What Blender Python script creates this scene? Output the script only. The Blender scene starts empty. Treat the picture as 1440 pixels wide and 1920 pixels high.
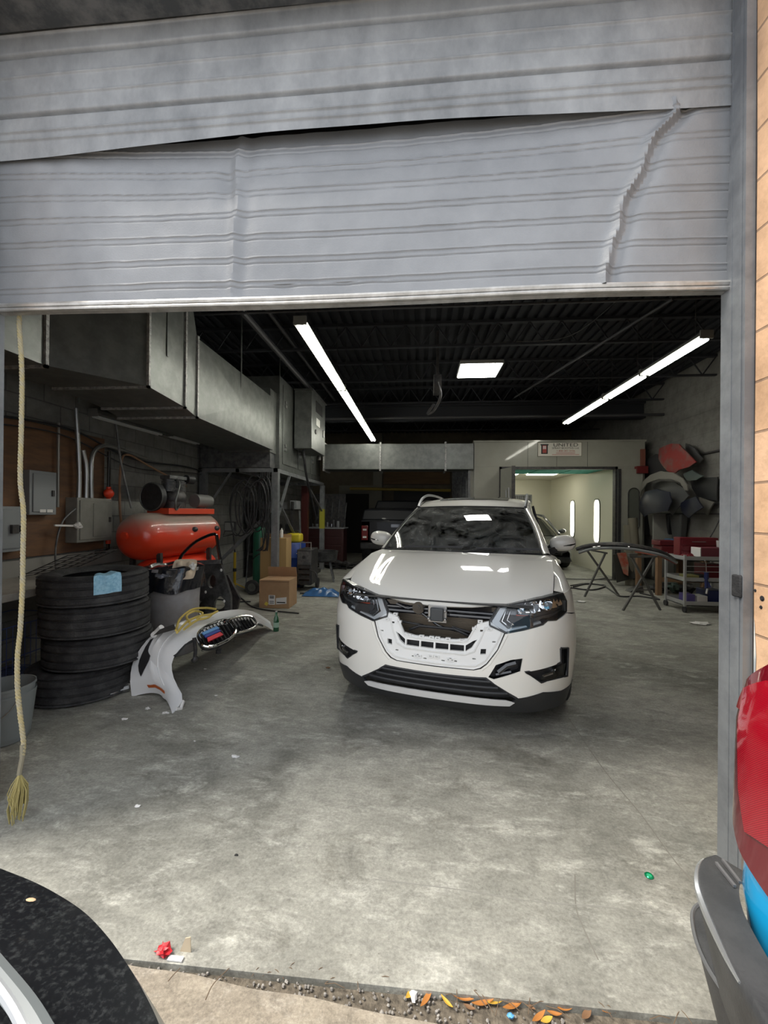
import bpy, bmesh, math, random
from mathutils import Vector, Matrix, noise as mnoise
from mathutils.geometry import delaunay_2d_cdt
random.seed(7)
SC = bpy.context.scene
COL = SC.collection
PI = math.pi
# ------------------------------------------------------------------ camera
F_PX, EYE = 776.0, 1.47
CAM_YAW, CAM_PITCH, CAM_ROLL = 0.08358641, 0.00186525, 0.0085
def cam_axes():
    cy, sy, cp, sp = math.cos(CAM_YAW), math.sin(CAM_YAW), math.cos(CAM_PITCH), math.sin(CAM_PITCH)
    fw = Vector((-sy*cp, cy*cp, sp)); rt = Vector((cy, sy, 0)); up = rt.cross(fw)
    c, s = math.cos(CAM_ROLL), math.sin(CAM_ROLL)
    return rt*c+up*s, up*c-rt*s, fw
RT, UP, FW = cam_axes()
cam = bpy.data.objects.new('camera', bpy.data.cameras.new('camera')); COL.objects.link(cam)
cam.data.sensor_fit = 'VERTICAL'; cam.data.sensor_height = 36; cam.data.lens = F_PX/1920*36
cam.data.clip_start = 0.02; cam.data.clip_end = 200
m = Matrix((RT, UP, -FW)).transposed().to_4x4(); m.translation = (0, 0, EYE); cam.matrix_world = m
SC.camera = cam
CO = Vector((0, 0, EYE))
def ray(px, py): return FW + RT*(px-720)/F_PX - UP*(py-960)/F_PX
def G(px, py, z=0.0): d = ray(px, py); return CO + d*((z-EYE)/d.z)
def atY(px, py, Y): d = ray(px, py); return CO + d*(Y/d.y)
def atX(px, py, X): d = ray(px, py); return CO + d*(X/d.x)
# ------------------------------------------------------------------ world, sun, exposure
SC.view_settings.view_transform = 'Standard'; SC.view_settings.look = 'None'
SC.view_settings.gamma = 1; SC.view_settings.use_curve_mapping = False
SC.view_settings.exposure = 0.5
W_ = bpy.data.worlds.new('overcast_sky'); SC.world = W_; W_.use_nodes = True
nt = W_.node_tree; bg = nt.nodes['Background']
tc = nt.nodes.new('ShaderNodeTexCoord'); sx = nt.nodes.new('ShaderNodeSeparateXYZ'); nt.links.new(tc.outputs['Generated'], sx.inputs[0])
nz = nt.nodes.new('ShaderNodeTexNoise'); nz.inputs['Scale'].default_value = 2.2; nz.inputs['Detail'].default_value = 5
nt.links.new(tc.outputs['Generated'], nz.inputs['Vector'])
cr = nt.nodes.new('ShaderNodeValToRGB'); cr.color_ramp.elements[0].position = .35; cr.color_ramp.elements[1].position = .7
cr.color_ramp.elements[0].color = (.74, .81, .92, 1); cr.color_ramp.elements[1].color = (1, 1, 1, 1)
nt.links.new(nz.outputs['Fac'], cr.inputs[0]); nt.links.new(cr.outputs[0], bg.inputs['Color'])
bg.inputs['Strength'].default_value = 1.25
SUN = bpy.data.objects.new('sun', bpy.data.lights.new('sun', 'SUN')); COL.objects.link(SUN)
SUN.data.energy = 3.2; SUN.data.angle = math.radians(24); SUN.data.color = (1, .93, .82)
SUN.rotation_euler = Vector((.70, .20, -1.1)).to_track_quat('-Z', 'Y').to_euler()
TUBE, PANEL, BOOTH = 24, 20, 7     # emission strength of the lamps the place has

# ------------------------------------------------------------------ materials
def mat(name, col, rough=.6, metal=0., col2=None, ns=4., nc=(.4, .62), bump=0., bs=60., coat=0., emit=None, es=0., trans=0., spec=.5, stretch=None, alpha=1., seed=0.):
    M = bpy.data.materials.new(name); M.use_nodes = True
    n = M.node_tree.nodes; l = M.node_tree.links; p = n['Principled BSDF']
    p.inputs['Base Color'].default_value = (*col, 1); p.inputs['Roughness'].default_value = rough
    p.inputs['Metallic'].default_value = metal; p.inputs['Specular IOR Level'].default_value = spec
    p.inputs['Coat Weight'].default_value = coat; p.inputs['Coat Roughness'].default_value = .04
    if trans: p.inputs['Transmission Weight'].default_value = trans
    if emit: p.inputs['Emission Color'].default_value = (*emit, 1); p.inputs['Emission Strength'].default_value = es
    tcn = None
    if col2 or bump:
        tcn = n.new('ShaderNodeTexCoord'); mp = n.new('ShaderNodeMapping'); l.new(tcn.outputs['Object'], mp.inputs[0])
        mp.inputs['Location'].default_value = (seed, seed*.7, seed*.3)
        if stretch: mp.inputs['Scale'].default_value = stretch
    if col2:
        a = n.new('ShaderNodeTexNoise'); a.inputs['Scale'].default_value = ns; a.inputs['Detail'].default_value = 8; a.inputs['Roughness'].default_value = .65
        r = n.new('ShaderNodeValToRGB'); r.color_ramp.elements[0].position = nc[0]; r.color_ramp.elements[1].position = nc[1]
        r.color_ramp.elements[0].color = (*col, 1); r.color_ramp.elements[1].color = (*col2, 1)
        l.new(mp.outputs[0], a.inputs['Vector']); l.new(a.outputs['Fac'], r.inputs[0]); l.new(r.outputs[0], p.inputs['Base Color'])
    if bump:
        b = n.new('ShaderNodeTexNoise'); b.inputs['Scale'].default_value = bs; b.inputs['Detail'].default_value = 4
        q = n.new('ShaderNodeBump'); q.inputs['Strength'].default_value = bump; q.inputs['Distance'].default_value = .01
        l.new(mp.outputs[0], b.inputs['Vector']); l.new(b.outputs['Fac'], q.inputs['Height']); l.new(q.outputs[0], p.inputs['Normal'])
    return M
def glassy(name, tint, rough=.03, refl=1.0, dust=None):
    """clear sheet: tinted transparent + fresnel gloss, optional dust smear"""
    M = bpy.data.materials.new(name); M.use_nodes = True
    n = M.node_tree.nodes; l = M.node_tree.links; n.remove(n['Principled BSDF']); out = n['Material Output']
    t = n.new('ShaderNodeBsdfTransparent'); t.inputs[0].default_value = (*tint, 1)
    g = n.new('ShaderNodeBsdfGlossy'); g.inputs['Roughness'].default_value = rough; g.inputs[0].default_value = (refl, refl, refl, 1)
    fr = n.new('ShaderNodeFresnel'); fr.inputs[0].default_value = 1.5
    mx = n.new('ShaderNodeMixShader'); l.new(fr.outputs[0], mx.inputs[0]); l.new(t.outputs[0], mx.inputs[1]); l.new(g.outputs[0], mx.inputs[2])
    last = mx.outputs[0]
    if dust:
        col, lo, hi, mxv, sc = dust
        tcn = n.new('ShaderNodeTexCoord'); w = n.new('ShaderNodeTexNoise'); w.inputs['Scale'].default_value = sc; w.inputs['Detail'].default_value = 9
        w.inputs['Roughness'].default_value = .75; w.inputs['Distortion'].default_value = 2.2
        l.new(tcn.outputs['Object'], w.inputs['Vector'])
        mr = n.new('ShaderNodeMapRange'); mr.inputs[1].default_value = lo; mr.inputs[2].default_value = hi; mr.inputs[4].default_value = mxv
        l.new(w.outputs['Fac'], mr.inputs[0])
        d = n.new('ShaderNodeBsdfDiffuse'); d.inputs[0].default_value = (*col, 1)
        m2 = n.new('ShaderNodeMixShader'); l.new(mr.outputs[0], m2.inputs[0]); l.new(last, m2.inputs[1]); l.new(d.outputs[0], m2.inputs[2]); last = m2.outputs[0]
    l.new(last, out.inputs[0])
    return M
# ------------------------------------------------------------------ mesh building
WM = {}
def tag(o, label=None, cat=None, group=None, kind=None):
    for k, v in (('label', label), ('category', cat), ('group', group), ('kind', kind)):
        if v: o[k] = v
    return o
def thing(name, label, cat, loc=(0, 0, 0), rz=0., group=None, rot=None, kind=None):
    o = bpy.data.objects.new(name, None); COL.objects.link(o); o.empty_display_size = .1
    M = Matrix.Translation(loc) @ (rot.to_4x4() if rot is not None else Matrix.Rotation(rz, 4, 'Z'))
    o.matrix_world = M; WM[o.name] = M
    return tag(o, label, cat, group, kind)
class MB:
    def __init__(s): s.v = []; s.f = []
    def add(s, vs, fs):
        k = len(s.v); s.v += [Vector(v) for v in vs]; s.f += [tuple(i+k for i in f) for f in fs]; return s
    def box(s, x0, x1, y0, y1, z0, z1, M=None):
        vs = [Vector((x, y, z)) for x in (x0, x1) for y in (y0, y1) for z in (z0, z1)]
        if M: vs = [M @ v for v in vs]
        return s.add(vs, [(0, 1, 3, 2), (4, 6, 7, 5), (0, 4, 5, 1), (2, 3, 7, 6), (0, 2, 6, 4), (1, 5, 7, 3)])
    def cbox(s, c, sz, M=None):
        c = Vector(c); M2 = Matrix.Translation(c) @ (M.to_4x4() if M else Matrix())
        return s.box(-sz[0]/2, sz[0]/2, -sz[1]/2, sz[1]/2, -sz[2]/2, sz[2]/2, M2)
    def hexa(s, b, t):
        """b, t: four bottom and four top points in the same turning order"""
        n = len(b)
        return s.add(list(b)+list(t), [tuple(range(n))[::-1], tuple(range(n, 2*n))] + [(i, (i+1) % n, n+(i+1) % n, n+i) for i in range(n)])
    def bar(s, p, q, w, h=None, roll=None):
        p, q = Vector(p), Vector(q); d = (q-p).normalized(); h = h or w
        u = Vector((0, 0, 1)) if abs(d.z) < .95 else Vector((1, 0, 0))
        a = d.cross(u).normalized(); b = a.cross(d).normalized()
        r = [a*w/2*i+b*h/2*j for i, j in ((-1, -1), (1, -1), (1, 1), (-1, 1))]
        return s.hexa([p+x for x in r], [q+x for x in r])
    def tube(s, pts, r, seg=8, cap=True, radii=None):
        pts = [Vector(p) for p in pts]; n = len(pts); k = len(s.v); a = None
        for i, p in enumerate(pts):
            d = (pts[min(i+1, n-1)]-pts[max(i-1, 0)])
            d = d.normalized() if d.length > 1e-9 else Vector((0, 0, 1))
            if a is None: a = d.orthogonal().normalized()
            else:
                a = a-d*a.dot(d); a = a.normalized() if a.length > 1e-6 else d.orthogonal().normalized()
            b = d.cross(a); rr = radii[i] if radii else r
            for j in range(seg):
                t = 2*PI*j/seg; s.v.append(p+(a*math.cos(t)+b*math.sin(t))*rr)
        for i in range(n-1):
            for j in range(seg):
                j2 = (j+1) % seg; s.f.append((k+i*seg+j, k+i*seg+j2, k+(i+1)*seg+j2, k+(i+1)*seg+j))
        if cap: s.f.append(tuple(k+j for j in range(seg))[::-1]); s.f.append(tuple(k+(n-1)*seg+j for j in range(seg)))
        return s
    def cyl(s, p, q, r, seg=20, r2=None): return s.tube([p, q], r, seg, True, [r, r if r2 is None else r2])
    def lathe(s, prof, seg=32, M=None, closed=False):
        """prof: (radius, z) list turned round z"""
        k = len(s.v); n = len(prof)
        for r, z in prof:
            for j in range(seg):
                t = 2*PI*j/seg; v = Vector((r*math.cos(t), r*math.sin(t), z)); s.v.append(M @ v if M else v)
        for i in range(n if closed else n-1):
            i2 = (i+1) % n
            for j in range(seg):
                j2 = (j+1) % seg; s.f.append((k+i*seg+j, k+i*seg+j2, k+i2*seg+j2, k+i2*seg+j))
        return s
    def grid(s, fn, nu, nv, closed_u=False):
        k = len(s.v)
        for i in range(nu+1):
            for j in range(nv+1): s.v.append(Vector(fn(i/nu, j/nv)))
        for i in range(nu):
            for j in range(nv): a = k+i*(nv+1)+j; s.f.append((a, a+nv+1, a+nv+2, a+1))
        return s
    def shell(s, fn, nu, nv, t):
        """fn(u,v)->point ; sheet with thickness t along its normal"""
        P = [[Vector(fn(i/nu, j/nv)) for j in range(nv+1)] for i in range(nu+1)]
        k = len(s.v); m = (nu+1)*(nv+1); N = []
        for i in range(nu+1):
            for j in range(nv+1):
                a = P[min(i+1, nu)][j]-P[max(i-1, 0)][j]; b = P[i][min(j+1, nv)]-P[i][max(j-1, 0)]
                c = a.cross(b); N.append(c.normalized() if c.length > 1e-12 else Vector((0, 0, 1)))
        s.v += [P[i][j] for i in range(nu+1) for j in range(nv+1)]
        s.v += [P[i][j]-N[i*(nv+1)+j]*t for i in range(nu+1) for j in range(nv+1)]
        ix = lambda i, j: k+i*(nv+1)+j
        for i in range(nu):
            for j in range(nv):
                s.f.append((ix(i, j), ix(i+1, j), ix(i+1, j+1), ix(i, j+1)))
                s.f.append(tuple(x+m for x in (ix(i, j+1), ix(i+1, j+1), ix(i+1, j), ix(i, j))))
        bd = [ix(i, 0) for i in range(nu+1)] + [ix(nu, j) for j in range(1, nv+1)] + [ix(i, nv) for i in range(nu-1, -1, -1)] + [ix(0, j) for j in range(nv-1, 0, -1)]
        for a, b in zip(bd, bd[1:]+bd[:1]): s.f.append((b, a, a+m, b+m))
        return s
    def patch(s, outer, fn, holes=(), step=.04, t=.0):
        """polygon with holes in (u,v), triangulated and mapped by fn(u,v,off) with thickness t"""
        def dens(p):
            o = []
            for a, b in zip(p, p[1:]+p[:1]):
                n = max(1, int(math.dist(a, b)/step+.5)); o += [(a[0]+(b[0]-a[0])*i/n, a[1]+(b[1]-a[1])*i/n) for i in range(n)]
            return o
        loops = [dens(list(outer))]+[dens(list(h)) for h in holes]
        pts = []; ed = []
        for lp in loops:
            k = len(pts); pts += lp; ed += [(k+i, k+(i+1) % len(lp)) for i in range(len(lp))]
        def ins(x, y):
            c = False
            for lp in ([list(outer)]+[list(h) for h in holes]):
                for (x0, y0), (x1, y1) in zip(lp, lp[1:]+lp[:1]):
                    if (y0 > y) != (y1 > y) and x < (x1-x0)*(y-y0)/(y1-y0)+x0: c = not c
            return c
        bp = list(pts); xs = [p[0] for p in loops[0]]; ys = [p[1] for p in loops[0]]
        x = min(xs)+step*.5
        while x < max(xs):
            y = min(ys)+step*.5
            while y < max(ys):
                if ins(x, y) and min((x-a)**2+(y-b)**2 for a, b in bp) > (step*.55)**2: pts.append((x, y))
                y += step
            x += step
        V, E, Fc, *_ = delaunay_2d_cdt([Vector(p) for p in pts], ed, [], 0, 1e-6)
        tris = [f for f in Fc if ins(sum(V[i].x for i in f)/len(f), sum(V[i].y for i in f)/len(f))]
        k = len(s.v); s.v += [Vector(fn(v.x, v.y, 0)) for v in V]; s.f += [tuple(k+i for i in f) for f in tris]
        if t:
            m = len(V); s.v += [Vector(fn(v.x, v.y, -t)) for v in V]; s.f += [tuple(k+m+i for i in f[::-1]) for f in tris]
            cnt = {}
            for f in tris:
                for a, b in zip(f, f[1:]+f[:1]): cnt[(a, b)] = 1
            for (a, b) in list(cnt):
                if (b, a) not in cnt: s.f.append((k+b, k+a, k+m+a, k+m+b))
        return s
    def blob(s, c, r, seg=12, rings=8, M=None, jit=0., jf=3., sq=1.):
        c = Vector(c); k = len(s.v); r = Vector(r) if hasattr(r, '__len__') else Vector((r, r, r))
        def put(v):
            if jit: v = v*(1+jit*mnoise.noise(v*jf+c*5))
            if sq != 1.: v = Vector([math.copysign(abs(q)**sq, q) for q in v])
            v = Vector((v.x*r.x, v.y*r.y, v.z*r.z)); s.v.append(c+(M @ v if M else v))
        put(Vector((0, 0, 1)))
        for i in range(1, rings):
            a = PI*i/rings
            for j in range(seg): b = 2*PI*j/seg; put(Vector((math.sin(a)*math.cos(b), math.sin(a)*math.sin(b), math.cos(a))))
        put(Vector((0, 0, -1)))
        for j in range(seg): s.f.append((k, k+1+j, k+1+(j+1) % seg))
        for i in range(rings-2):
            for j in range(seg): a = k+1+i*seg; j2 = (j+1) % seg; s.f.append((a+j, a+seg+j, a+seg+j2, a+j2))
        e = len(s.v)-1; a = k+1+(rings-2)*seg
        for j in range(seg): s.f.append((a+j, e, a+(j+1) % seg))
        return s
    def build(s, name, mt, parent=None, smooth=True, bevel=0., local=False, sub=0, fix=True, ang=35):
        me = bpy.data.meshes.new(name); vs = s.v
        if parent is not None and not local: I = WM[parent.name].inverted(); vs = [I @ v for v in vs]
        me.from_pydata([tuple(v) for v in vs], [], s.f); me.materials.append(mt)
        if fix:
            bm = bmesh.new(); bm.from_mesh(me); bmesh.ops.recalc_face_normals(bm, faces=bm.faces); bm.to_mesh(me); bm.free()
        o = bpy.data.objects.new(name, me); COL.objects.link(o)
        if parent is not None: o.parent = parent; WM[o.name] = WM[parent.name]
        else: WM[o.name] = Matrix()
        if bevel:
            b = o.modifiers.new('bevel', 'BEVEL'); b.width = bevel; b.segments = 2; b.limit_method = 'ANGLE'; b.angle_limit = math.radians(40)
        if sub:
            b = o.modifiers.new('sub', 'SUBSURF'); b.levels = sub; b.render_levels = sub
        if smooth:
            me.shade_smooth(); me.set_sharp_from_angle(angle=math.radians(ang))
        return o
def struct(o): o['kind'] = 'structure'; return o
def obj(name, mb, mt, parent=None, **k): return mb.build(name, mt, parent, **k)
def solo(name, mb, mt, label, cat, group=None, **k):
    """a thing of one mesh; origin moved to its base"""
    lo = Vector((min(v.x for v in mb.v), min(v.y for v in mb.v), min(v.z for v in mb.v))); hi = Vector((max(v.x for v in mb.v), max(v.y for v in mb.v), 0))
    c = Vector(((lo.x+hi.x)/2, (lo.y+hi.y)/2, lo.z)); mb.v = [v-c for v in mb.v]
    o = mb.build(name, mt, None, **k); o.location = c; WM[o.name] = Matrix.Translation(c)
    return tag(o, label, cat, group)
def copy_tree(o, parent=None):
    c = o.copy(); COL.objects.link(c)
    if parent is not None: c.parent = parent
    for ch in list(o.children): copy_tree(ch, c)
    return c
def text(name, body, mt, size, M, parent, depth=.001, align='CENTER', sx=1.):
    cu = bpy.data.curves.new(name, 'FONT'); cu.body = body; cu.size = size; cu.align_x = align; cu.align_y = 'CENTER'; cu.extrude = depth
    tmp = bpy.data.objects.new('t', cu); COL.objects.link(tmp)
    dg = bpy.context.evaluated_depsgraph_get(); me = bpy.data.meshes.new_from_object(tmp.evaluated_get(dg))
    bpy.data.objects.remove(tmp); me.transform(M @ Matrix.Diagonal((sx, 1, 1, 1)))
    me.transform(WM[parent.name].inverted()); me.materials.clear(); me.materials.append(mt)
    o = bpy.data.objects.new(name, me); COL.objects.link(o); o.parent = parent; WM[o.name] = WM[parent.name]
    return o
def spl(pts, n=6):
    """catmull-rom through points"""
    P = [Vector(p) for p in pts]; P = [P[0]*2-P[1]]+P+[P[-1]*2-P[-2]]; out = []
    for i in range(1, len(P)-2):
        a, b, c, d = P[i-1:i+3]
        for k in range(n):
            t = k/n; out.append(.5*((2*b)+(c-a)*t+(2*a-5*b+4*c-d)*t*t+(3*b-a-3*c+d)*t**3))
    out.append(P[-2]); return out
def lerp(t, xs, ys):
    if t <= xs[0]: return ys[0]
    for i in range(1, len(xs)):
        if t <= xs[i]: k = (t-xs[i-1])/(xs[i]-xs[i-1]); return ys[i-1]+(ys[i]-ys[i-1])*k
    return ys[-1]
# shared materials
black_plastic = mat('black_plastic', (.018, .018, .02), .5, col2=(.03, .03, .032), ns=20, bump=.15, bs=200)
gloss_black = mat('gloss_black', (.008, .008, .01), .12, coat=1)
rubber = mat('rubber', (.022, .022, .024), .75, col2=(.075, .075, .075), ns=9, nc=(.42, .75), bump=.5, bs=90)
galv = mat('galvanized_steel', (.145, .153, .147), .42, .65, col2=(.20, .21, .20), ns=7, bump=.06, bs=30)
galv_dark = mat('dull_steel', (.085, .09, .095), .5, .5, col2=(.18, .18, .18), ns=10, bump=.1, bs=40)
white_paint = mat('white_car_paint', (.88, .86, .80), .45, coat=.9, spec=.3)
white_raw = mat('white_plastic', (.88, .88, .86), .4)
chrome = mat('chrome', (.8, .8, .8), .08, 1.)
steel = mat('steel', (.5, .5, .5), .35, 1.)
dark_steel = mat('dark_steel', (.05, .05, .055), .5, .6, col2=(.09, .085, .08), ns=14)
cardboard = mat('cardboard', (.36, .22, .12), .85, col2=(.42, .27, .15), ns=3, bump=.1, bs=80)
paper = mat('paper', (.75, .74, .72), .7)
ink = mat('black_ink', (.02, .02, .02), .6)
red_paint = mat('red_paint', (.75, .05, .015), .4)
grey_paint = mat('grey_paint', (.28, .29, .30), .45, col2=(.22, .23, .24), ns=6)
wood = mat('wood', (.50, .27, .10), .5, col2=(.40, .19, .06), ns=9, stretch=(6, 6, .5))
# ------------------------------------------------------------------ setting
def floor_mat(name, base, dark, light, mscale=1., pits=True, rough=.75):
    M = bpy.data.materials.new(name); M.use_nodes = True; n = M.node_tree.nodes; l = M.node_tree.links; p = n['Principled BSDF']
    tcn = n.new('ShaderNodeTexCoord')
    def nse(sc, det, ro, dist=0, st=None):
        mp = n.new('ShaderNodeMapping'); l.new(tcn.outputs['Object'], mp.inputs[0])
        if st: mp.inputs['Scale'].default_value = st; mp.inputs['Rotation'].default_value = (0, 0, .5)
        a = n.new('ShaderNodeTexNoise'); a.inputs['Scale'].default_value = sc; a.inputs['Detail'].default_value = det; a.inputs['Roughness'].default_value = ro; a.inputs['Distortion'].default_value = dist
        l.new(mp.outputs[0], a.inputs['Vector']); return a.outputs['Fac']
    def ramp(f, p0, p1, c0, c1):
        r = n.new('ShaderNodeValToRGB'); e = r.color_ramp.elements; e[0].position = p0; e[1].position = p1; e[0].color = (*c0, 1); e[1].color = (*c1, 1); l.new(f, r.inputs[0]); return r.outputs[0]
    def mix(kind, fac, a, b):
        q = n.new('ShaderNodeMixRGB'); q.blend_type = kind
        if isinstance(fac, float): q.inputs[0].default_value = fac
        else: l.new(fac, q.inputs[0])
        l.new(a, q.inputs[1]); l.new(b, q.inputs[2]); return q.outputs[0]
    big = ramp(nse(.9*mscale, 8, .62, .8), .36, .62, dark, base)
    mid = ramp(nse(3.2*mscale, 12, .78, .3, (1, 2.2, 1)), .5, .64, (0, 0, 0), (1, 1, 1))
    lt = n.new('ShaderNodeRGB'); lt.outputs[0].default_value = (*light, 1)
    c = mix('MIX', mix('MULTIPLY', .5, mid, mid), big, lt.outputs[0])
    spots = ramp(nse(2.1*mscale, 12, .8, .6, (1, 1.8, 1)), .36, .47, (.62, .61, .59), (1, 1, 1)); c = mix('MULTIPLY', .8, c, spots)
    mott = ramp(nse(9*mscale, 10, .8, .5, (1, 1.9, 1)), .36, .64, (.70, .70, .69), (1.18, 1.18, 1.16)); c = mix('MULTIPLY', .85, c, mott)
    fine = ramp(nse(70*mscale, 4, .75), .28, .72, (.62, .62, .62), (1.3, 1.3, 1.3)); c = mix('MULTIPLY', .8, c, fine)
    veins = ramp(nse(3*mscale, 14, .8, .8, (1, 1.7, 1)), .485, .5, (1, 1, 1), (.8, .8, .8))
    v2 = ramp(nse(3*mscale, 14, .8, .8, (1, 1.7, 1)), .5, .515, (0, 0, 0), (1, 1, 1)); c = mix('MULTIPLY', .35, c, mix('LIGHTEN', 1., veins, v2))
    if pits:
        vo = n.new('ShaderNodeTexVoronoi'); vo.inputs['Scale'].default_value = 38; l.new(tcn.outputs['Object'], vo.inputs['Vector'])
        pt = ramp(vo.outputs['Distance'], .06, .13, (.45, .44, .42), (1, 1, 1))
        ms = ramp(nse(1.3, 5, .6), .5, .62, (0, 0, 0), (1, 1, 1)); k = mix('MULTIPLY', 1., c, pt); c = mix('MIX', ms, c, k)
    l.new(c, p.inputs['Base Color']); p.inputs['Roughness'].default_value = rough
    rr = n.new('ShaderNodeMapRange'); rr.inputs[1].default_value = .35; rr.inputs[2].default_value = .65; rr.inputs[3].default_value = rough-.2; rr.inputs[4].default_value = rough+.12
    l.new(nse(1.4*mscale, 6, .6), rr.inputs[0]); l.new(rr.outputs[0], p.inputs['Roughness'])
    b = n.new('ShaderNodeBump'); b.inputs['Strength'].default_value = .35; b.inputs['Distance'].default_value = .006; l.new(nse(45*mscale, 6, .7), b.inputs['Height']); l.new(b.outputs[0], p.inputs['Normal'])
    return M
conc = floor_mat('concrete_floor', (.385, .380, .340), (.20, .198, .175), (.50, .495, .45))
walk = floor_mat('sidewalk', (.40, .35, .28), (.30, .26, .21), (.50, .45, .38), 1.5, False, .9)
dirt = mat('dirt', (.10, .085, .065), .95, col2=(.20, .17, .13), ns=40, bump=1, bs=60)
def block_mat(name, c1, c2, mort, sx, sy, msize=.012, bump=.4, axis='X', off=0.):
    """painted concrete block: axis = wall normal"""
    M = bpy.data.materials.new(name); M.use_nodes = True; n = M.node_tree.nodes; l = M.node_tree.links; p = n['Principled BSDF']
    tcn = n.new('ShaderNodeTexCoord'); s = n.new('ShaderNodeSeparateXYZ'); c = n.new('ShaderNodeCombineXYZ'); l.new(tcn.outputs['Object'], s.inputs[0])
    l.new(s.outputs['Y' if axis == 'X' else 'X'], c.inputs[0]); l.new(s.outputs['Z'], c.inputs[1])
    b = n.new('ShaderNodeTexBrick'); b.inputs['Scale'].default_value = 1; b.inputs['Brick Width'].default_value = sx; b.inputs['Row Height'].default_value = sy
    b.inputs['Mortar Size'].default_value = msize; b.inputs['Mortar Smooth'].default_value = .4
    b.inputs['Color1'].default_value = (*c1, 1); b.inputs['Color2'].default_value = (*c2, 1); b.inputs['Mortar'].default_value = (*mort, 1); l.new(c.outputs[0], b.inputs['Vector'])
    nz = n.new('ShaderNodeTexNoise'); nz.inputs['Scale'].default_value = 5; nz.inputs['Detail'].default_value = 9; nz.inputs['Roughness'].default_value = .7; l.new(tcn.outputs['Object'], nz.inputs['Vector'])
    r = n.new('ShaderNodeValToRGB'); r.color_ramp.elements[0].position = .32; r.color_ramp.elements[1].position = .6; r.color_ramp.elements[0].color = (.62, .6, .58, 1); r.color_ramp.elements[1].color = (1.06, 1.06, 1.06, 1); l.new(nz.outputs['Fac'], r.inputs[0])
    mx = n.new('ShaderNodeMixRGB'); mx.blend_type = 'MULTIPLY'; mx.inputs[0].default_value = .8; l.new(b.outputs['Color'], mx.inputs[1]); l.new(r.outputs[0], mx.inputs[2]); l.new(mx.outputs[0], p.inputs['Base Color'])
    p.inputs['Roughness'].default_value = .85
    q = n.new('ShaderNodeBump'); q.inputs['Strength'].default_value = bump; q.inputs['Distance'].default_value = .008; q.invert = True
    n2 = n.new('ShaderNodeTexNoise'); n2.inputs['Scale'].default_value = 60; n2.inputs['Detail'].default_value = 5; l.new(tcn.outputs['Object'], n2.inputs['Vector'])
    ad = n.new('ShaderNodeMath'); ad.operation = 'MULTIPLY_ADD'; l.new(n2.outputs['Fac'], ad.inputs[0]); ad.inputs[1].default_value = .35; l.new(b.outputs['Fac'], ad.inputs[2]); l.new(ad.outputs[0], q.inputs['Height']); l.new(q.outputs[0], p.inputs['Normal'])
    return M
blockL = block_mat('grey_block_wall', (.21, .21, .195), (.18, .18, .17), (.12, .12, .115), .40, .20, .008, .5)
blockR = block_mat('pale_block_wall', (.17, .168, .155), (.155, .152, .14), (.13, .13, .12), .40, .20, .005, .3)
peach = block_mat('peach_block', (.80, .52, .33), (.74, .46, .27), (.40, .26, .17), .40, .20, .006, .7)
backw = mat('back_wall_paint', (.12, .10, .07), .8, col2=(.16, .13, .09), ns=3)
black_ceiling = mat('black_ceiling_paint', (.010, .011, .015), .75, col2=(.016, .018, .024), ns=3)
doorm = mat('shutter_grey', (.22, .228, .24), .5, .2, col2=(.275, .283, .295), ns=2.6, nc=(.35, .65), bump=.12, bs=140)
doorm2 = mat('shutter_weathered', (.18, .188, .197), .6, .1, col2=(.33, .338, .345), ns=3.2, stretch=(1, 1, .6), nc=(.34, .62), bump=.2, bs=50)
DY = 1.86; XL, XR = -2.08, 1.30
struct(obj('floor', MB().add([(-4.1, 1.285, 0), (5.5, 1.285, 0), (5.5, 15.2, 0), (-4.1, 15.2, 0), (-4.1, 1.285, -.12), (5.5, 1.285, -.12), (5.5, 15.2, -.12), (-4.1, 15.2, -.12)], [(0, 1, 2, 3), (4, 7, 6, 5), (0, 4, 5, 1), (1, 5, 6, 2), (2, 6, 7, 3), (3, 7, 4, 0)]), conc, smooth=False))
# broken joint between the slab and the sidewalk
jn = MB(); ed = []
for i in range(241):
    x = -6+i*.05; ed.append((x, 1.30-.012*(x-.0)*.3+.012*mnoise.noise(Vector((x*6, 0, 0)))))
wk = MB(); k = []
def wy(x): return lerp(x, [-6, -1.0, -.4, .2, .7, 6], [1.27, 1.275, 1.235, 1.19, 1.13, 1.08])+.008*mnoise.noise(Vector((x*5, 3, 0)))
wk.grid(lambda u, v: (-6+12*u, wy(-6+12*u)+(-9-wy(-6+12*u))*v, -.012*(0 if v == 0 else 1)+.004*(v == 0)), 240, 6)
struct(obj('ground', wk, walk, smooth=True))
struct(obj('trim_1', MB().box(-6, 6, .9, 1.5, -.2, -.022), dirt))['label'] = 'dirt filled joint between slab and sidewalk'
struct(obj('wall_left', MB().box(-4.1, -3.9, 1.92, 15.2, 0, 4.5), blockL, smooth=False))
struct(obj('wall_right', MB().box(5.3, 5.5, 1.92, 15.2, 0, 4.5), blockR, smooth=False))
struct(obj('wall_back', MB().box(-4.1, 5.5, 15.0, 15.2, 0, 4.5), backw, smooth=False))
# front wall: two block piers and the lintel above the opening
struct(obj('wall_front_left', MB().box(-4.6, XL-.03, 1.55, 1.92, 0, 6), peach, smooth=False))
struct(obj('wall_front_right', MB().box(XR+.03, 5.6, 1.5, 1.92, 0, 6), peach, smooth=False))
struct(obj('wall_front_top', MB().box(XL-.03, XR+.03, 1.62, 1.92, 3.92, 6), peach, smooth=False))
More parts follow.
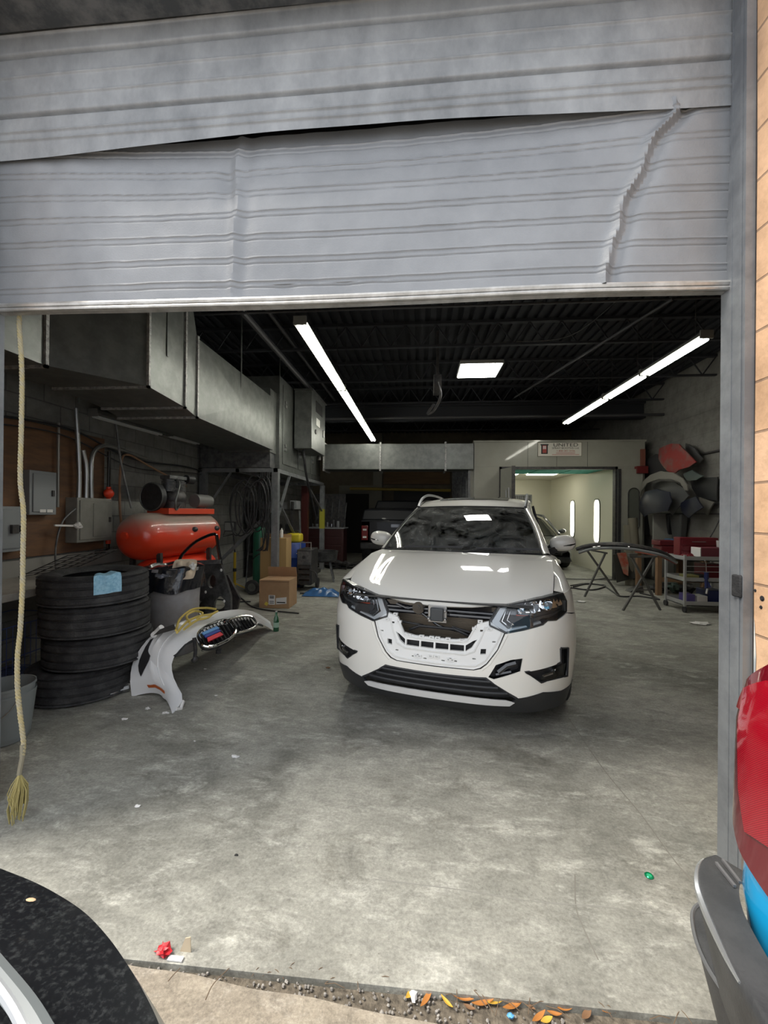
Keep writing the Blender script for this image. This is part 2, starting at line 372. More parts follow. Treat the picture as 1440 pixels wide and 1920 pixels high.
# wooden board on the left wall behind the electrical boxes
plyw = mat('plywood_board', (.17, .085, .04), .75, col2=(.11, .06, .035), ns=3, stretch=(1, 1, 5))
pb = solo('plywood_board', MB().box(-3.895, -3.87, 2.9, 4.8, 1.0, 2.35), plyw, 'brown plywood backing board on left wall behind electrical boxes', 'board')
# ceiling deck, joists
cb = MB(); n = 120
for i in range(n):
    x = -4.0+9.4*i/n; w = 9.4/n
    if i % 2: cb.box(x, x+w, 1.92, 15.2, 4.36, 4.42)
cb.box(-4.1, 5.5, 1.92, 15.2, 4.40, 4.5)
struct(obj('ceiling', cb, black_ceiling, smooth=False))
jm = mat('joist_paint', (.022, .024, .03), .6)
ti = 2
for y in (3.1, 4.7, 6.3, 7.9, 9.5, 11.1, 12.7):
    b = MB(); b.box(-3.9, 5.3, y-.04, y+.04, 4.32, 4.36).box(-3.9, 5.3, y-.03, y+.03, 3.98, 4.01)
    x = -3.9; s = 0
    while x < 5.2: b.bar((x, y, 4.0 if s else 4.33), (x+.23, y, 4.33 if s else 4.0), .018); x += .23; s ^= 1
    o = struct(obj('trim_%d' % ti, b, jm, smooth=False)); o['label'] = 'black open web roof joist'; ti += 1
o = struct(obj('trim_%d' % ti, MB().box(-3.9, 5.3, 10.2, 10.4, 3.75, 3.8).box(-3.9, 5.3, 10.28, 10.32, 3.8, 4.1).box(-3.9, 5.3, 10.2, 10.4, 4.1, 4.15), jm, smooth=False)); ti += 1
# door frame: galvanised channels either side, header angle on top
framem = mat('galvanized_door_frame', (.19, .20, .215), .5, .3, col2=(.27, .285, .30), ns=5, bump=.08, bs=60)
b = MB().box(XR, XR+.03, 1.80, 1.91, 0, 3.95).box(XR-.003, XR+.03, 1.845, 1.852, 0, 3.95).box(XR-.006, XR+.03, 1.788, 1.80, 0, 3.95).box(XR-.002, XR+.03, 1.778, 1.788, 0, 3.95).box(XR-.006, XR+.03, 1.768, 1.776, 0, 3.95)
rj = struct(obj('trim_%d' % ti, b, framem, smooth=False)); rj['label'] = 'galvanized door channel on the right'; ti += 1
b = MB().box(XL-.03, XL, 1.80, 1.91, 0, 3.95).box(XL-.03, XL+.012, 1.76, 1.80, 0, 3.95).box(XL-.03, XL+.004, 1.70, 1.76, 0, 3.95)
struct(obj('trim_%d' % ti, b, framem, smooth=False)); ti += 1
b = MB().box(XL, XR, 1.70, 1.91, 3.90, 3.96).box(XL, XR, 1.60, 1.835, 3.775, 3.93).box(XL, XR, 1.60, 1.63, 3.74, 3.93)
struct(obj('trim_%d' % ti, b, galv_dark, smooth=False)); ti += 1
pc = mat('peeled_patch', (.75, .72, .66), .9, col2=(.42, .45, .47), ns=9)
# small dark block on right channel
struct(obj('trim_%d' % ti, MB().box(XR-.014, XR+.02, 1.772, 1.822, 1.14, 1.23), rubber, bevel=.006)); ti += 1
o = struct(obj('trim_%d' % ti, MB().patch([(0, 0), (.012, .02), (.016, .12), (.008, .2), (.012, .3), (.004, .42), (0, .45)], lambda u, v, off: (XR+.0275, 1.758-u, .62+v+off*0), step=.03), pc)); ti += 1
o = struct(obj('trim_%d' % ti, MB().patch([(0, 0), (.01, .04), (.012, .6), (.006, 1.6), (.012, 2.9), (0, 3.9)], lambda u, v, off: (XR+.0285, 1.766-u*.6, v), step=.05), dark_steel)); ti += 1
# shutter
door = thing('door_1', 'dented grey steel overhead door pulled part way down', 'door', ((XL+XR)/2, DY, 2.45), kind='structure')
del door['category']; 
def zl(x, l, r): return l+(r-l)*(x-XL)/(XR-XL)
UPB = lambda x: zl(x, 3.17, 3.20)+.045*math.sin(PI*(x-XL)/(XR-XL))**1.5      # lower edge of the upper sections
def upper(u, v):
    x = XL+(XR-XL)*u; z0 = UPB(x); z = z0+(3.98-z0)*v; y = DY
    f = (z-zl(x, 3.18, 3.20)); 
    for c in (.21, .50, .74): y += .022*math.exp(-((f-c)/.009)**2)
    for c in (.085, .125, .30, .395, .60): y -= .008*math.exp(-((f-c)/.006)**2)
    y += .006*mnoise.noise(Vector((x*1.6, z*2.5, 0)))
    return (x, y-.004, z)
obj('upper_section', MB().grid(upper, 90, 330), doorm2, door)
def lower(u, v):
    x = XL+(XR-XL)*u; zb = zl(x, 2.47, 2.462)+.015*mnoise.noise(Vector((x*.8, 5, 0))); sag = .02*math.sin(PI*(x-XL)/(XR-XL)); zt = UPB(x)+.05
    z = zb+(zt-zb)*v; w = v
    y = DY+.012+.055*math.sin(PI*u)**1.2*max(0, v-.5)*2
    f = z-zb+sag*v
    for k in range(7):
        c = .055+k*.112
        y += .004*math.exp(-((f-c)/.0035)**2); y -= .005*math.exp(-((f-c-.028)/.0035)**2)
    # creases
    xc = -.87+.03*mnoise.noise(Vector((0, z*5, 9))); y -= .012*math.exp(-((x-xc)/.02)**2)*(1+.5*mnoise.noise(Vector((0, z*14, 4))))-.006*math.exp(-((x-xc-.05)/.03)**2)
    y += .02*math.exp(-((x+.92)/.04)**2-((z-3.05)/.1)**2)
    xd = lerp(z, [2.5, 2.8, 3.0, 3.1, 3.2], [.79, .86, .95, .99, 1.08])+.02*mnoise.noise(Vector((1, z*9, 9))); y -= .024*math.exp(-((x-xd)/.018)**2)-.018*math.exp(-((x-xd-.045)/.03)**2)
    y += .015*mnoise.noise(Vector((x*1.3, z*2, 2)))+.004*mnoise.noise(Vector((x*9, z*9, 2)))
    if v < .08: y -= .02*mnoise.noise(Vector((x*7, 3, 1)))*max(0, 1-abs(x+.5)/.6)
    return (x, y, z)
obj('lower_section', MB().grid(lower, 240, 260), doorm, door)
b = MB(); pts = [(x, DY+.01, zl(x, 2.465, 2.457)+.015*mnoise.noise(Vector((x*.8, 5, 0)))) for x in [XL+(XR-XL)*i/60 for i in range(61)]]
obj('bottom_bar', MB().tube(pts, .013, 8).tube([(x, y-.004, z-.022) for x, y, z in pts], .009, 8).tube([(x, y+.03, z-.012) for x, y, z in pts], .02, 6), mat('worn_bar', (.42, .41, .39), .35, .7, col2=(.6, .59, .57), ns=8), door)
# ------------------------------------------------------------------ lamps
def tube_lamp(p, q, lit, label, group, w=.15, drop=0.):
    p, q = Vector(p), Vector(q); c = (p+q)/2; r = thing('fluorescent_light', label, 'light', c, group=group)
    d = (q-p).normalized(); s = Vector((0, 0, 1)).cross(d).normalized()
    k = [(-.5, 0), (.5, 0), (.22, .06), (-.22, .06)]
    obj('housing', MB().hexa([p+s*w*a+Vector((0, 0, b)) for a, b in k], [q+s*w*a+Vector((0, 0, b)) for a, b in k]), lamp_w, r, smooth=False)
    for sg in (-1, 1):
        o = obj('tube', MB().cyl(p+s*sg*w*.22+d*.04+Vector((0, 0, -.022)), q+s*sg*w*.22-d*.04+Vector((0, 0, -.022)), .016, 10), tube_on if lit else tube_off, r)
    obj('end_plate', MB().cbox(p+Vector((0, 0, .02)), (w*.9, .015, .09)), lamp_w, r); obj('end_plate', MB().cbox(q+Vector((0, 0, .02)), (w*.9, .015, .09)), lamp_w, r)
    for t in ((.15, .85) if lit else ()): obj('hanger', MB().cyl(p.lerp(q, t)+Vector((0, 0, .05)), p.lerp(q, t)+Vector((0, 0, 1.0)), .004, 6), dark_steel, r)
    return r
lamp_w = mat('lamp_enamel', (.20, .205, .19), .5)
tube_on = mat('lit_tube', (.9, .9, .9), .4, emit=(1, .98, .86), es=TUBE); tube_off = mat('unlit_tube', (.6, .62, .62), .3)
for (a, b2), lb in zip(((4.12, 6.38), (6.42, 8.68), (8.72, 10.95)), ('lit twin tube strip light left of centre, nearest of its row', 'lit twin tube strip light, middle one of the left row', 'lit twin tube strip light at far end of left row above the duct')):
    tube_lamp((-1.22, a, 3.4), (-1.22, b2, 3.4), True, lb, 'strip lights in the left row')
for (a, b2), lb in zip(((4.72, 5.93), (5.96, 7.08), (7.12, 9.0)), ('lit twin tube strip light on the right, nearest of its row', 'lit twin tube strip light, middle one of the right row', 'lit twin tube strip light at far end of right row near the booth')):
    tube_lamp((3.07, a, 3.4), (3.07, b2, 3.4), True, lb, 'strip lights in the right row', w=.15)
def wall_lamp(p, q, lb): return tube_lamp(p, q, False, lb, 'unlit strip lights on the left wall', w=.13)
wall_lamp((-3.82, 4.55, 2.60), (-3.82, 5.85, 2.62), 'unlit strip light on left wall below the duct, nearer one')
wall_lamp((-3.82, 6.05, 2.64), (-3.82, 6.9, 2.66), 'unlit strip light on left wall below the duct, further one')
c = G(898, 695, 3.7); r = thing('ceiling_panel_light', 'square glowing panel light in the middle of the black ceiling', 'light', c)
obj('frame', MB().box(c.x-.32, c.x+.32, c.y-.32, c.y+.32, 3.7, 3.75), lamp_w, r)
obj('diffuser', MB().box(c.x-.3, c.x+.3, c.y-.3, c.y+.3, 3.69, 3.701), mat('panel_glow', (.9, .9, .9), .4, emit=(1, .99, .95), es=PANEL), r)
obj('hanger', MB().cyl((c.x, c.y, 3.75), (c.x, c.y, 4.36), .006, 6), dark_steel, r)
obj('cord', MB().tube(spl([(c.x-.05, c.y, 3.76), (c.x-.1, c.y, 4.0), (c.x+.3, c.y-.2, 4.05), (c.x+1.2, c.y-.5, 4.0), (c.x+1.6, c.y-1.5, 4.2), (c.x+1.7, c.y-2.2, 4.3)]), .006, 6), dark_steel, r)
# ceiling pipes
pipe_m = mat('dark_pipe', (.06, .06, .065), .5, .3)
for p, q, rr, lb in (((.9, 3.0, 4.1), (.9, 4.6, 4.1), .02, 'short dark pipe under the ceiling above the panel light'),
    (G(965, 745, 3.85), G(1262, 560, 3.85), .018, 'long thin dark pipe slanting below the ceiling on the right'),
    ((-3.8, 9.3, 3.6), (5.2, 9.3, 3.62), .03, 'dark sprinkler pipe across the ceiling above the booth front'),
    ((-2.2, 3.0, 3.95), (-2.2, 9.4, 3.95), .045, 'dark pipe along the ceiling beside the ventilation duct'),
    ((-1.95, 3.0, 4.05), (-1.95, 9.4, 4.05), .025, 'thinner dark conduit along the ceiling beside the big pipe'),
    ((-3.8, 4.9, 3.9), (5.2, 4.9, 3.9), .014, 'thin conduit crossing the ceiling in front of the panel light')):
    solo('ceiling_pipe', MB().cyl(p, q, rr, 10), pipe_m, lb, 'pipe')
c = G(820, 722, 3.5)
h = thing('hanging_hose_reel', 'dark reel and fitting hanging under the ceiling left of panel light', 'reel', c)
obj('bracket', MB().bar(c, c+Vector((0, 0, .85)), .04), dark_steel, h); obj('reel', MB().cyl(c+Vector((-.06, 0, 0)), c+Vector((.06, 0, 0)), .16, 20), dark_steel, h)
obj('hose', MB().tube(spl([c+Vector((0, -.15, 0)), c+Vector((.05, -.1, -.2)), c+Vector((-.05, 0, -.4)), c+Vector((-.15, 0, -.45)), c+Vector((-.05, 0, -.3))]), .02, 8), dark_steel, h)
# ------------------------------------------------------------------ ventilation duct on the left
def crossed(b, p00, p10, p11, p01, out, h=.012):
    """rectangular sheet panel with a diagonal cross break"""
    c = (Vector(p00)+Vector(p10)+Vector(p11)+Vector(p01))/4+Vector(out)*h
    b.add([p00, p10, p11, p01, c], [(0, 1, 4), (1, 2, 4), (2, 3, 4), (3, 0, 4)])
duct = thing('ventilation_duct', 'large rectangular galvanized duct high along the left wall', 'duct', (-2.9, 4.5, 2.55))
XLd = -3.42
st = [(2.12, -2.92, 2.60, 4.18), (3.0, -2.92, 2.60, 4.18), (3.62, -2.5, 2.62, 4.18), (4.22, -2.5, 2.58, 4.18), (4.46, -2.5, 2.53, 3.42), (6.92, -2.5, 2.53, 3.42)]
for (y0, x0, b0, t0), (y1, x1, b1, t1) in zip(st, st[1:]):
    b = MB()
    crossed(b, (x0, y0, b0), (x1, y1, b1), (x1, y1, t1), (x0, y0, t0), (1, 0, 0), .02 if y1 > 6 else .006)
    crossed(b, (XLd, y0, b0), (x0, y0, b0), (x1, y1, b1), (XLd, y1, b1), (0, 0, -1), -.004)
    b.add([(XLd, y0, b0), (XLd, y1, b1), (XLd, y1, t1), (XLd, y0, t0)], [(0, 1, 2, 3)]); b.add([(x0, y0, t0), (x1, y1, t1), (XLd, y1, t1), (XLd, y0, t0)], [(0, 1, 2, 3)])
    b.add([(XLd, y0, b0), (x0, y0, b0), (x0, y0, t0), (XLd, y0, t0)], [(0, 1, 2, 3)]); b.add([(XLd, y1, b1), (x1, y1, b1), (x1, y1, t1), (XLd, y1, t1)], [(0, 1, 2, 3)])
    obj('duct_section', b, galv, duct, smooth=False)
tape = mat('flange_sealant', (.45, .45, .44), .45, .4, col2=(.2, .2, .2), ns=30, bump=.6, bs=60)
for y, x, b0, t0 in st[1:5]:
    f = .02
    obj('flange', MB().box(x-.005, x+f, y-.014, y+.014, b0-f, t0+f).box(XLd-f, x+f, y-.014, y+.014, b0-f, b0+.004), tape, duct, smooth=False)
for y in (3.9, 5.6): obj('hanger_strap', MB().box(-2.495, -2.485, y-.012, y+.012, 3.0, 4.40), galv, duct, smooth=False); obj('hanger_strap', MB().box(-3.43, -3.42, y-.012, y+.012, 2.55, 4.40), galv, duct, smooth=False)
# air handler on its steel platform
ah = thing('air_handler', 'tall galvanized air handling cabinet on steel platform at end of duct', 'air handler', (-3.1, 8.6, 2.24))
def cab(x0, x1, y0, y1, z0, z1): b = MB(); b.box(x0, x1, y0, y1, z0, z1); return b
obj('cabinet', cab(-3.55, -2.5, 7.25, 10.3, 2.24, 3.92), galv, ah, bevel=.01)
obj('inlet_collar', cab(-3.45, -2.56, 6.93, 7.25, 2.5, 3.6), galv, ah, bevel=.006)
obj('lower_plenum', cab(-3.85, -2.58, 7.0, 7.25, 2.24, 2.66), galv_dark, ah, bevel=.006)
for i in range(3): obj('access_panel', MB().box(-2.5, -2.488, 7.4+i*.98, 8.28+i*.98, 2.35, 3.8), galv, ah, bevel=.004)
for i in range(3):
    for z in (2.6, 3.4): obj('latch', MB().box(-2.488, -2.46, 7.47+i*.98, 7.55+i*.98, z, z+.05).cyl((-2.488, 7.51+i*.98, z+.1), (-2.465, 7.51+i*.98, z+.1), .03, 12), steel, ah)
obj('hanger_strap', MB().box(-2.50, -2.49, 7.2, 7.23, 3.5, 4.36), galv, ah)
cbx = thing('control_box', 'grey metal control box with louvres on side of air handler', 'electrical box', (-2.28, 8.5, 2.72))
obj('body', MB().box(-2.45, -2.10, 7.95, 9.1, 2.72, 3.86), grey2 if 'grey2' in globals() else galv, cbx, bevel=.008)
obj('lid', MB().box(-2.452, -2.07, 7.92, 9.13, 3.86, 3.885), galv, cbx)
lv = MB()
for i in range(9): lv.box(-2.10, -2.085, 8.25, 8.8, 3.52+i*.025, 3.532+i*.025)
obj('louvre', lv, dark_steel, cbx); obj('label_plate', MB().box(-2.10, -2.094, 8.3, 8.6, 3.25, 3.4), paper, cbx)
obj('dial', MB().cyl((-2.10, 8.25, 3.1), (-2.08, 8.25, 3.1), .05, 16), dark_steel, cbx); obj('door_latch', MB().box(-2.1, -2.07, 8.85, 8.9, 3.1, 3.25), steel, cbx)
obj('cable', MB().tube(spl([(-2.3, 8.1, 2.74), (-2.28, 8.1, 2.5), (-2.3, 8.3, 2.25), (-2.32, 8.7, 1.9), (-2.35, 9.4, 1.3)]), .025, 8), black_plastic, cbx)
obj('vent_cap', MB().cyl((-2.2, 9.0, 2.62), (-2.2, 9.0, 2.72), .04, 12), dark_steel, cbx)
pf = thing('equipment_platform', 'grey steel angle platform with braced posts carrying air handler', 'platform', (-3.15, 8.8, 0))
frm = mat('platform_steel', (.20, .21, .22), .5, .5, col2=(.28, .29, .30), ns=8)
obj('deck_frame', MB().box(-3.88, -2.46, 7.0, 7.06, 2.16, 2.23).box(-2.52, -2.46, 7.0, 10.6, 2.16, 2.23).box(-3.88, -2.46, 10.54, 10.6, 2.16, 2.23).box(-3.88, -3.82, 7.0, 10.6, 2.16, 2.23).box(-3.2, -3.14, 7.0, 10.6, 2.16, 2.22), frm, pf, smooth=False)
for x, y in ((-2.49, 7.04), (-3.8, 7.04), (-2.49, 10.55), (-3.8, 10.55)): obj('post', MB().box(x-.055, x+.055, y-.055, y+.055, 0, 2.16), frm, pf, smooth=False)
obj('yellow_band', MB().box(-2.548, -2.432, 10.49, 10.61, 1.05, 1.55), mat('band_yellow', (.42, .40, .04), .6), pf)
for p, q in (((-2.5, 7.04, 1.55), (-3.75, 7.08, .35)), ((-2.49, 7.1, 1.3), (-2.49, 7.8, 2.16)), ((-2.49, 10.5, 1.5), (-2.49, 8.9, 2.16)), ((-3.75, 7.04, 1.5), (-3.3, 7.04, 2.16)), ((-2.49, 7.1, 1.7), (-2.49, 9.2, .35)), ((-2.49, 8.7, .3), (-2.49, 8.5, 1.5))):
    obj('brace', MB().bar(p, q, .05, .02 if p[0] != -2.5 else .05), frm, pf, smooth=False)
hs = thing('hose_bundle', 'tangle of black hoses and cables hanging from platform corner', 'hoses', (-2.62, 6.93, 1.3))
for k in range(9):
    x = -2.62-.06*k; rr = .10+.025*(k % 4); z = 1.95-.05*(k % 3)
    obj('hose_loop', MB().tube(spl([(x+rr*math.cos(t)*1.1, 6.88-.02*(k % 3), z-.25+(.28+rr)*math.sin(t)-.02*k) for t in [2*PI*i/12 for i in range(13)]], 3), .012, 6), black_plastic, hs)
for k in range(6): obj('hose_drop', MB().tube(spl([(-2.56-.03*k, 6.92, 2.15), (-2.57-.035*k, 6.9, 1.7), (-2.55-.02*k, 6.9, 1.1-.1*(k % 3)), (-2.58-.04*k, 6.9, .8)]), .011, 6), black_plastic, hs)
# duct crossing in front of the far bays
bd = thing('cross_duct', 'low galvanized duct running across to the spray booth', 'duct', (-.5, 9.8, 2.48))
for x0, x1 in ((-2.27, -.93), (-.90, .60), (.63, 1.26)): obj('duct_section', MB().box(x0, x1, 9.75, 10.35, 2.5, 3.1), galv, bd, bevel=.004)
for x in (-2.27, -.915, .615): obj('flange', MB().box(x-.02, x+.02, 9.72, 10.38, 2.46, 3.14), tape, bd)
rb = MB()
for x in (-1.9, -1.6, -1.25, -.5, -.15, .2, .95): obj('standing_seam', MB().box(x-.006, x+.006, 9.742, 9.752, 2.5, 3.1), galv, bd, smooth=False)

# ------------------------------------------------------------------ white crossover with its grille removed
CX0, CY0, CYW = .1036, 2.734, .2346
car = thing('car', 'white crossover suv with missing grille parked in the middle of the garage', 'car', (CX0, CY0, 0), -CYW)
PLAN = [(0, 0), (.3, .015), (.5, .06), (.665, .135), (.79, .25), (.873, .39), (.918, .55), (.936, .75), (.94, 1.3)]
PD = [Vector((p.x, p.y)) for p in spl([(x, y, 0) for x, y in [(-.3, .015)]+PLAN], 12)][12:]
PL_ = [0.]
for a, b in zip(PD, PD[1:]): PL_.append(PL_[-1]+(b-a).length)
def plan(t):
    if t >= PL_[-1]: return Vector((.94, PD[-1].y+t-PL_[-1])), Vector((1, 0))
    i = 1
    while PL_[i] < t: i += 1
    k = (t-PL_[i-1])/(PL_[i]-PL_[i-1]); p = PD[i-1].lerp(PD[i], k)
    def dr(j): j0, j1 = max(j-1, 0), min(j+1, len(PD)-1); return (PD[j1]-PD[j0]).normalized()
    d = dr(i-1).lerp(dr(i), k).normalized(); return p, Vector((d.y, -d.x))
FC, FI = [.10, .16, .22, .30, .45, .60, .70, .80, .90, .98, 1.1], [.14, .10, .04, 0, 0, .02, .05, .09, .14, .22, .36]
GC, GI = [.10, .16, .30, .5, .7, .9, 1.0, 1.1, 1.2], [.07, .06, .02, 0, 0, .03, .075, .14, .18]
def S(s, c, off=0., extra=None):
    t = abs(s); p, n = plan(t); w = min(max((t-.35)/.65, 0), 1); w = w*w*(3-2*w)
    o = off-((1-w)*lerp(c, FC, FI)+w*lerp(c, GC, GI))
    if t < .02: n = Vector((0, -1))
    return Vector(((-1 if s < 0 else 1)*(p.x+n.x*o), p.y+n.y*o, c))
def sB(b):
    if b >= PD[-1].y: return PL_[-1]+b-PD[-1].y
    i = 1
    while PD[i].y < b: i += 1
    return PL_[i-1]+(PL_[i]-PL_[i-1])*(b-PD[i-1].y)/(PD[i].y-PD[i-1].y)
def SO(o): return lambda s, c, t: S(s, c, o+t)
def mir(p): return [(-x, y) for x, y in p][::-1]
def ring(h): return list(h)+mir([q for q in h if q[0] > 1e-6])
def cp_(name, mb, mt, parent=None, **k): return mb.build(name, mt, parent or car, local=True, **k)
R0 = .395; AC = (.94, .355)
def arch(b0, b1, n=10, cx=AC[0]):
    """arch points from b0 to b1 (b along the car)"""
    a0 = math.acos(max(-1, min(1, (b0-cx)/R0))); a1 = math.acos(max(-1, min(1, (b1-cx)/R0)))
    return [(cx+R0*math.cos(a0+(a1-a0)*i/n), AC[1]+R0*math.sin(a0+(a1-a0)*i/n)) for i in range(n+1)]
# fascia outline (right half, centre outwards: top edge, arch, bottom edge)
ar = [(sB(b), c) for b, c in arch(.80, .5455, 6)]
half = [(0, .462), (.26, .465), (.305, .478), (.345, .51), (.415, .60), (.466, .696), (.59, .719), (.735, .75), (.774, .773), (.847, .770), (.973, .805), (1.06, .785)] + ar + [(sB(.56), .285), (.90, .30), (.716, .328), (.60, .308), (.54, .303), (.337, .424), (.18, .419), (0, .416)]
fogh = [(.862, .593), (.955, .578), (.972, .384), (.696, .397), (.580, .468), (.862, .500)]
hole = [(.350, .432), (.398, .509), (.493, .543), (.571, .553), (.553, .472), (.386, .419)]
ol = half + mir([q for q in half if q[0] > 1e-6])
cp_('bumper_cover', MB().patch(ol, SO(0), [fogh, mir(fogh), hole], .035, .008), white_paint)
# cast crease lines on the fascia as shallow raised ribs
for sg in (1, -1):
    cr1 = [(.36, .53), (.45, .66), (.56, .70)]; cr2 = [(.58, .60), (.75, .64), (.86, .615)]
    cp_('crease', MB().tube([S(sg*s, c, -.002) for s, c in ((.31, .47), (.36, .51), (.43, .61), (.48, .69))], .006, 6), white_paint)
# inner grille carrier
gh = [(0, .640), (.14, .641), (.222, .653), (.252, .70), (.281, .745), (.31, .752), (.365, .765), (.40, .745), (.462, .70), (.41, .60), (.34, .512), (.30, .482), (.258, .468), (0, .466)]
gol = gh + mir([q for q in gh if q[0] > 1e-6])
slots = []
for a, b in ((.006, .094), (.104, .196)): slots += [[(a, .571), (b, .573), (b, .612), (a, .612)]]
slots += [[(.206, .574), (.245, .600), (.272, .640), (.282, .652), (.255, .642), (.206, .612)]]
sq = [(.300, .563), (.336, .566), (.340, .600), (.304, .598)]
cl = [(.30, .70), (.325, .70), (.325, .712), (.30, .712)]
cl2 = [(.07, .652), (.105, .653), (.105, .660), (.07, .660)]
hs_ = slots+[mir(h) for h in slots]+[sq, mir(sq), cl, mir(cl)]
for x0, y0 in ((.05, .50), (.13, .505), (.25, .53), (.38, .64)): h = [(x0, y0), (x0+.022, y0), (x0+.022, y0+.008), (x0, y0+.008)]; hs_ += [h, mir(h)]
hs_ += [[(-.012, .633), (.012, .633), (.012, .639), (-.012, .639)]][:0]
cp_('grille_carrier', MB().patch(gol, SO(-.012), hs_, .03, .02), white_raw)
for sg in (1, -1):
    for pts in (((.0, .485), (.15, .487), (.27, .493), (.33, .53), (.40, .63), (.44, .70)), ((.0, .556), (.2, .558), (.262, .583), (.30, .655), (.335, .73)), ((0, .627), (.13, .628), (.214, .640), (.245, .69), (.272, .735))):
        cp_('carrier_rib', MB().tube([S(sg*s, c, -.008) for s, c in pts], .006, 6), white_raw)
for s, c in ((.18, .64), (.262, .715), (.30, .76), (.09, .64), (-.02, .64), (.36, .72), (.12, .515), (-.10, .515), (.02, .525)):
    for sg in (1, -1): cp_('clip_tab', MB().patch([(sg*s-.016, c-.006), (sg*s+.016, c-.006), (sg*s+.016, c+.010), (sg*s-.016, c+.010)], SO(.0), [[(sg*s-.009, c-.001), (sg*s+.009, c-.001), (sg*s+.009, c+.005), (sg*s-.009, c+.005)]], .03, .02), white_raw)
# what shows through the grille
core = mat('radiator_fins', (.20, .16, .12), .55, .4)
rad = cp_('radiator', MB().box(-.42, .42, .24, .28, .42, .84), core)
fn = MB()
for i in range(38): fn.box(-.40, .40, .232, .24, .44+i*.0095, .443+i*.0095)
cp_('cooling_fins', fn, mat('fin_edge', (.34, .29, .23), .4, .7), rad, smooth=False)
inner = cp_('inner_panel', MB().box(-.62, .62, .285, .30, .30, .87).box(-.62, -.42, .16, .29, .40, .80).box(.42, .62, .16, .29, .40, .80).box(-.62, .62, .14, .29, .86, .868), black_plastic, smooth=False)
cp_('crash_beam', MB().box(-.45, .45, .17, .22, .79, .845).tube([(-.42, .16, .80), (.42, .16, .80)], .012).tube([(-.4, .15, .775), (-.1, .17, .77), (.1, .17, .77), (.4, .15, .775)], .016), gloss_black)
cp_('lower_beam', MB().box(-.40, .40, .08, .14, .54, .625), black_plastic, bevel=.006)
cp_('support_bar', MB().tube([(-.20, .14, .65), (-.12, .12, .69), (.12, .12, .69), (.22, .14, .645)], .010).tube([(-.26, .15, .70), (-.1, .14, .69)], .008).tube([(.1, .13, .70), (.26, .15, .66)], .008), black_plastic)
cp_('radar_sensor', MB().box(-.045, .045, .095, .125, .735, .825), mat('sensor_grey', (.06, .065, .07), .4), bevel=.008)
cp_('sensor_bracket', MB().box(-.065, .065, .125, .15, .72, .84).cyl((-.055, .09, .75), (-.055, .12, .75), .009, 10).cyl((.058, .09, .81), (.058, .12, .81), .009, 10).cyl((.058, .09, .75), (.058, .12, .75), .009, 10), steel, bevel=.004)
cp_('horn', MB().cyl((-.135, .13, .81), (-.135, .17, .81), .042, 24).cyl((-.135, .12, .81), (-.135, .13, .81), .018, 16).cyl((-.135, .115, .81), (-.135, .12, .81), .007, 10), gloss_black)
cp_('hose', MB().tube(spl([(-.30, .16, .82), (-.22, .14, .80), (-.17, .15, .80), (-.06, .14, .74), (.02, .15, .69), (.18, .16, .66), (.25, .17, .62)]), .009, 8), gloss_black)
# lower grille with louvres, silver skid strip, dark valance
lg = [(0, .418), (.18, .420), (.335, .425), (.535, .302), (.47, .291), (.23, .300), (0, .301)]
cp_('lower_grille', MB().patch(ring(lg), SO(-.035), (), .05, .01), black_plastic)
lip = mat('dark_trim', (.025, .026, .029), .45, bump=.1, bs=200)
for c, sm in ((.398, .36), (.362, .41), (.328, .47)):
    P = [S(sm*k/14*1., c+.004, -.004) for k in range(-14, 15)]
    cp_('louvre', MB().tube(P, .010, 8), lip)
cp_('grille_surround', MB().tube([S(s, c, -.003) for s, c in ((-.53, .302), (-.335, .423), (-.18, .419), (0, .417), (.18, .419), (.335, .423), (.53, .302))], .009, 8), lip)
sil = [(0, .297), (.24, .296), (.462, .289), (.518, .272), (.49, .246), (.24, .2475), (0, .248)]
cp_('skid_strip', MB().patch(ring(sil), SO(.012), (), .05, .014), mat('silver_trim', (.90, .90, .90), .4, .1))
val = [(0, .250), (.24, .250), (.49, .248), (.525, .300), (.60, .310), (.716, .330), (.90, .302), (sB(.56), .287), (sB(.552), .17), (.95, .175), (.80, .185), (.63, .180), (.35, .176), (0, .178)]
cp_('lower_valance', MB().patch(ring(val), SO(.004), (), .045, .02), lip)
# fog lamps in their bezels
fogg = glassy('lamp_lens', (.93, .95, .97), .03, 1.0)
for sg in (1, -1):
    P = fogh if sg > 0 else mir(fogh)
    bz = cp_('fog_bezel', MB().patch(P, SO(-.03), (), .04, .01), black_plastic)
    fr_ = MB(); Q = [S(s, c, .001) for s, c in P]
    cp_('bezel_rim', MB().tube(Q+[Q[0]], .008, 6), lip, bz)
    c0 = S(sg*.84, .440, -.028); n_ = (S(sg*.84, .440, 0)-S(sg*.84, .440, -.1)).normalized()
    cp_('fog_lamp', MB().cyl(c0, c0+n_*.015, .034, 20).cyl(c0+n_*.015, c0+n_*.02, .020, 16), chrome, bz)
    cp_('chrome_bar', MB().tube([S(sg*.72, .430, -.012), S(sg*.80, .437, -.012)], .008), steel, bz)
    cp_('lens', MB().patch([(sg*s, c) for s, c in ((.70, .402), (.93, .392), (.945, .48), (.86, .475), (.70, .44))][::sg], SO(-.006), (), .05), fogg, bz)
hb = cp_('broken_opening', MB().patch([(s*1.0, c) for s, c in hole], SO(-.05), (), .04, .01), black_plastic)
cp_('broken_duct', MB().tube([S(.41, .46, -.02), S(.47, .50, -.03), S(.53, .52, -.02)], .022, 8).tube([S(.40, .44, -.03), S(.50, .46, -.03)], .015), gloss_black, hb)
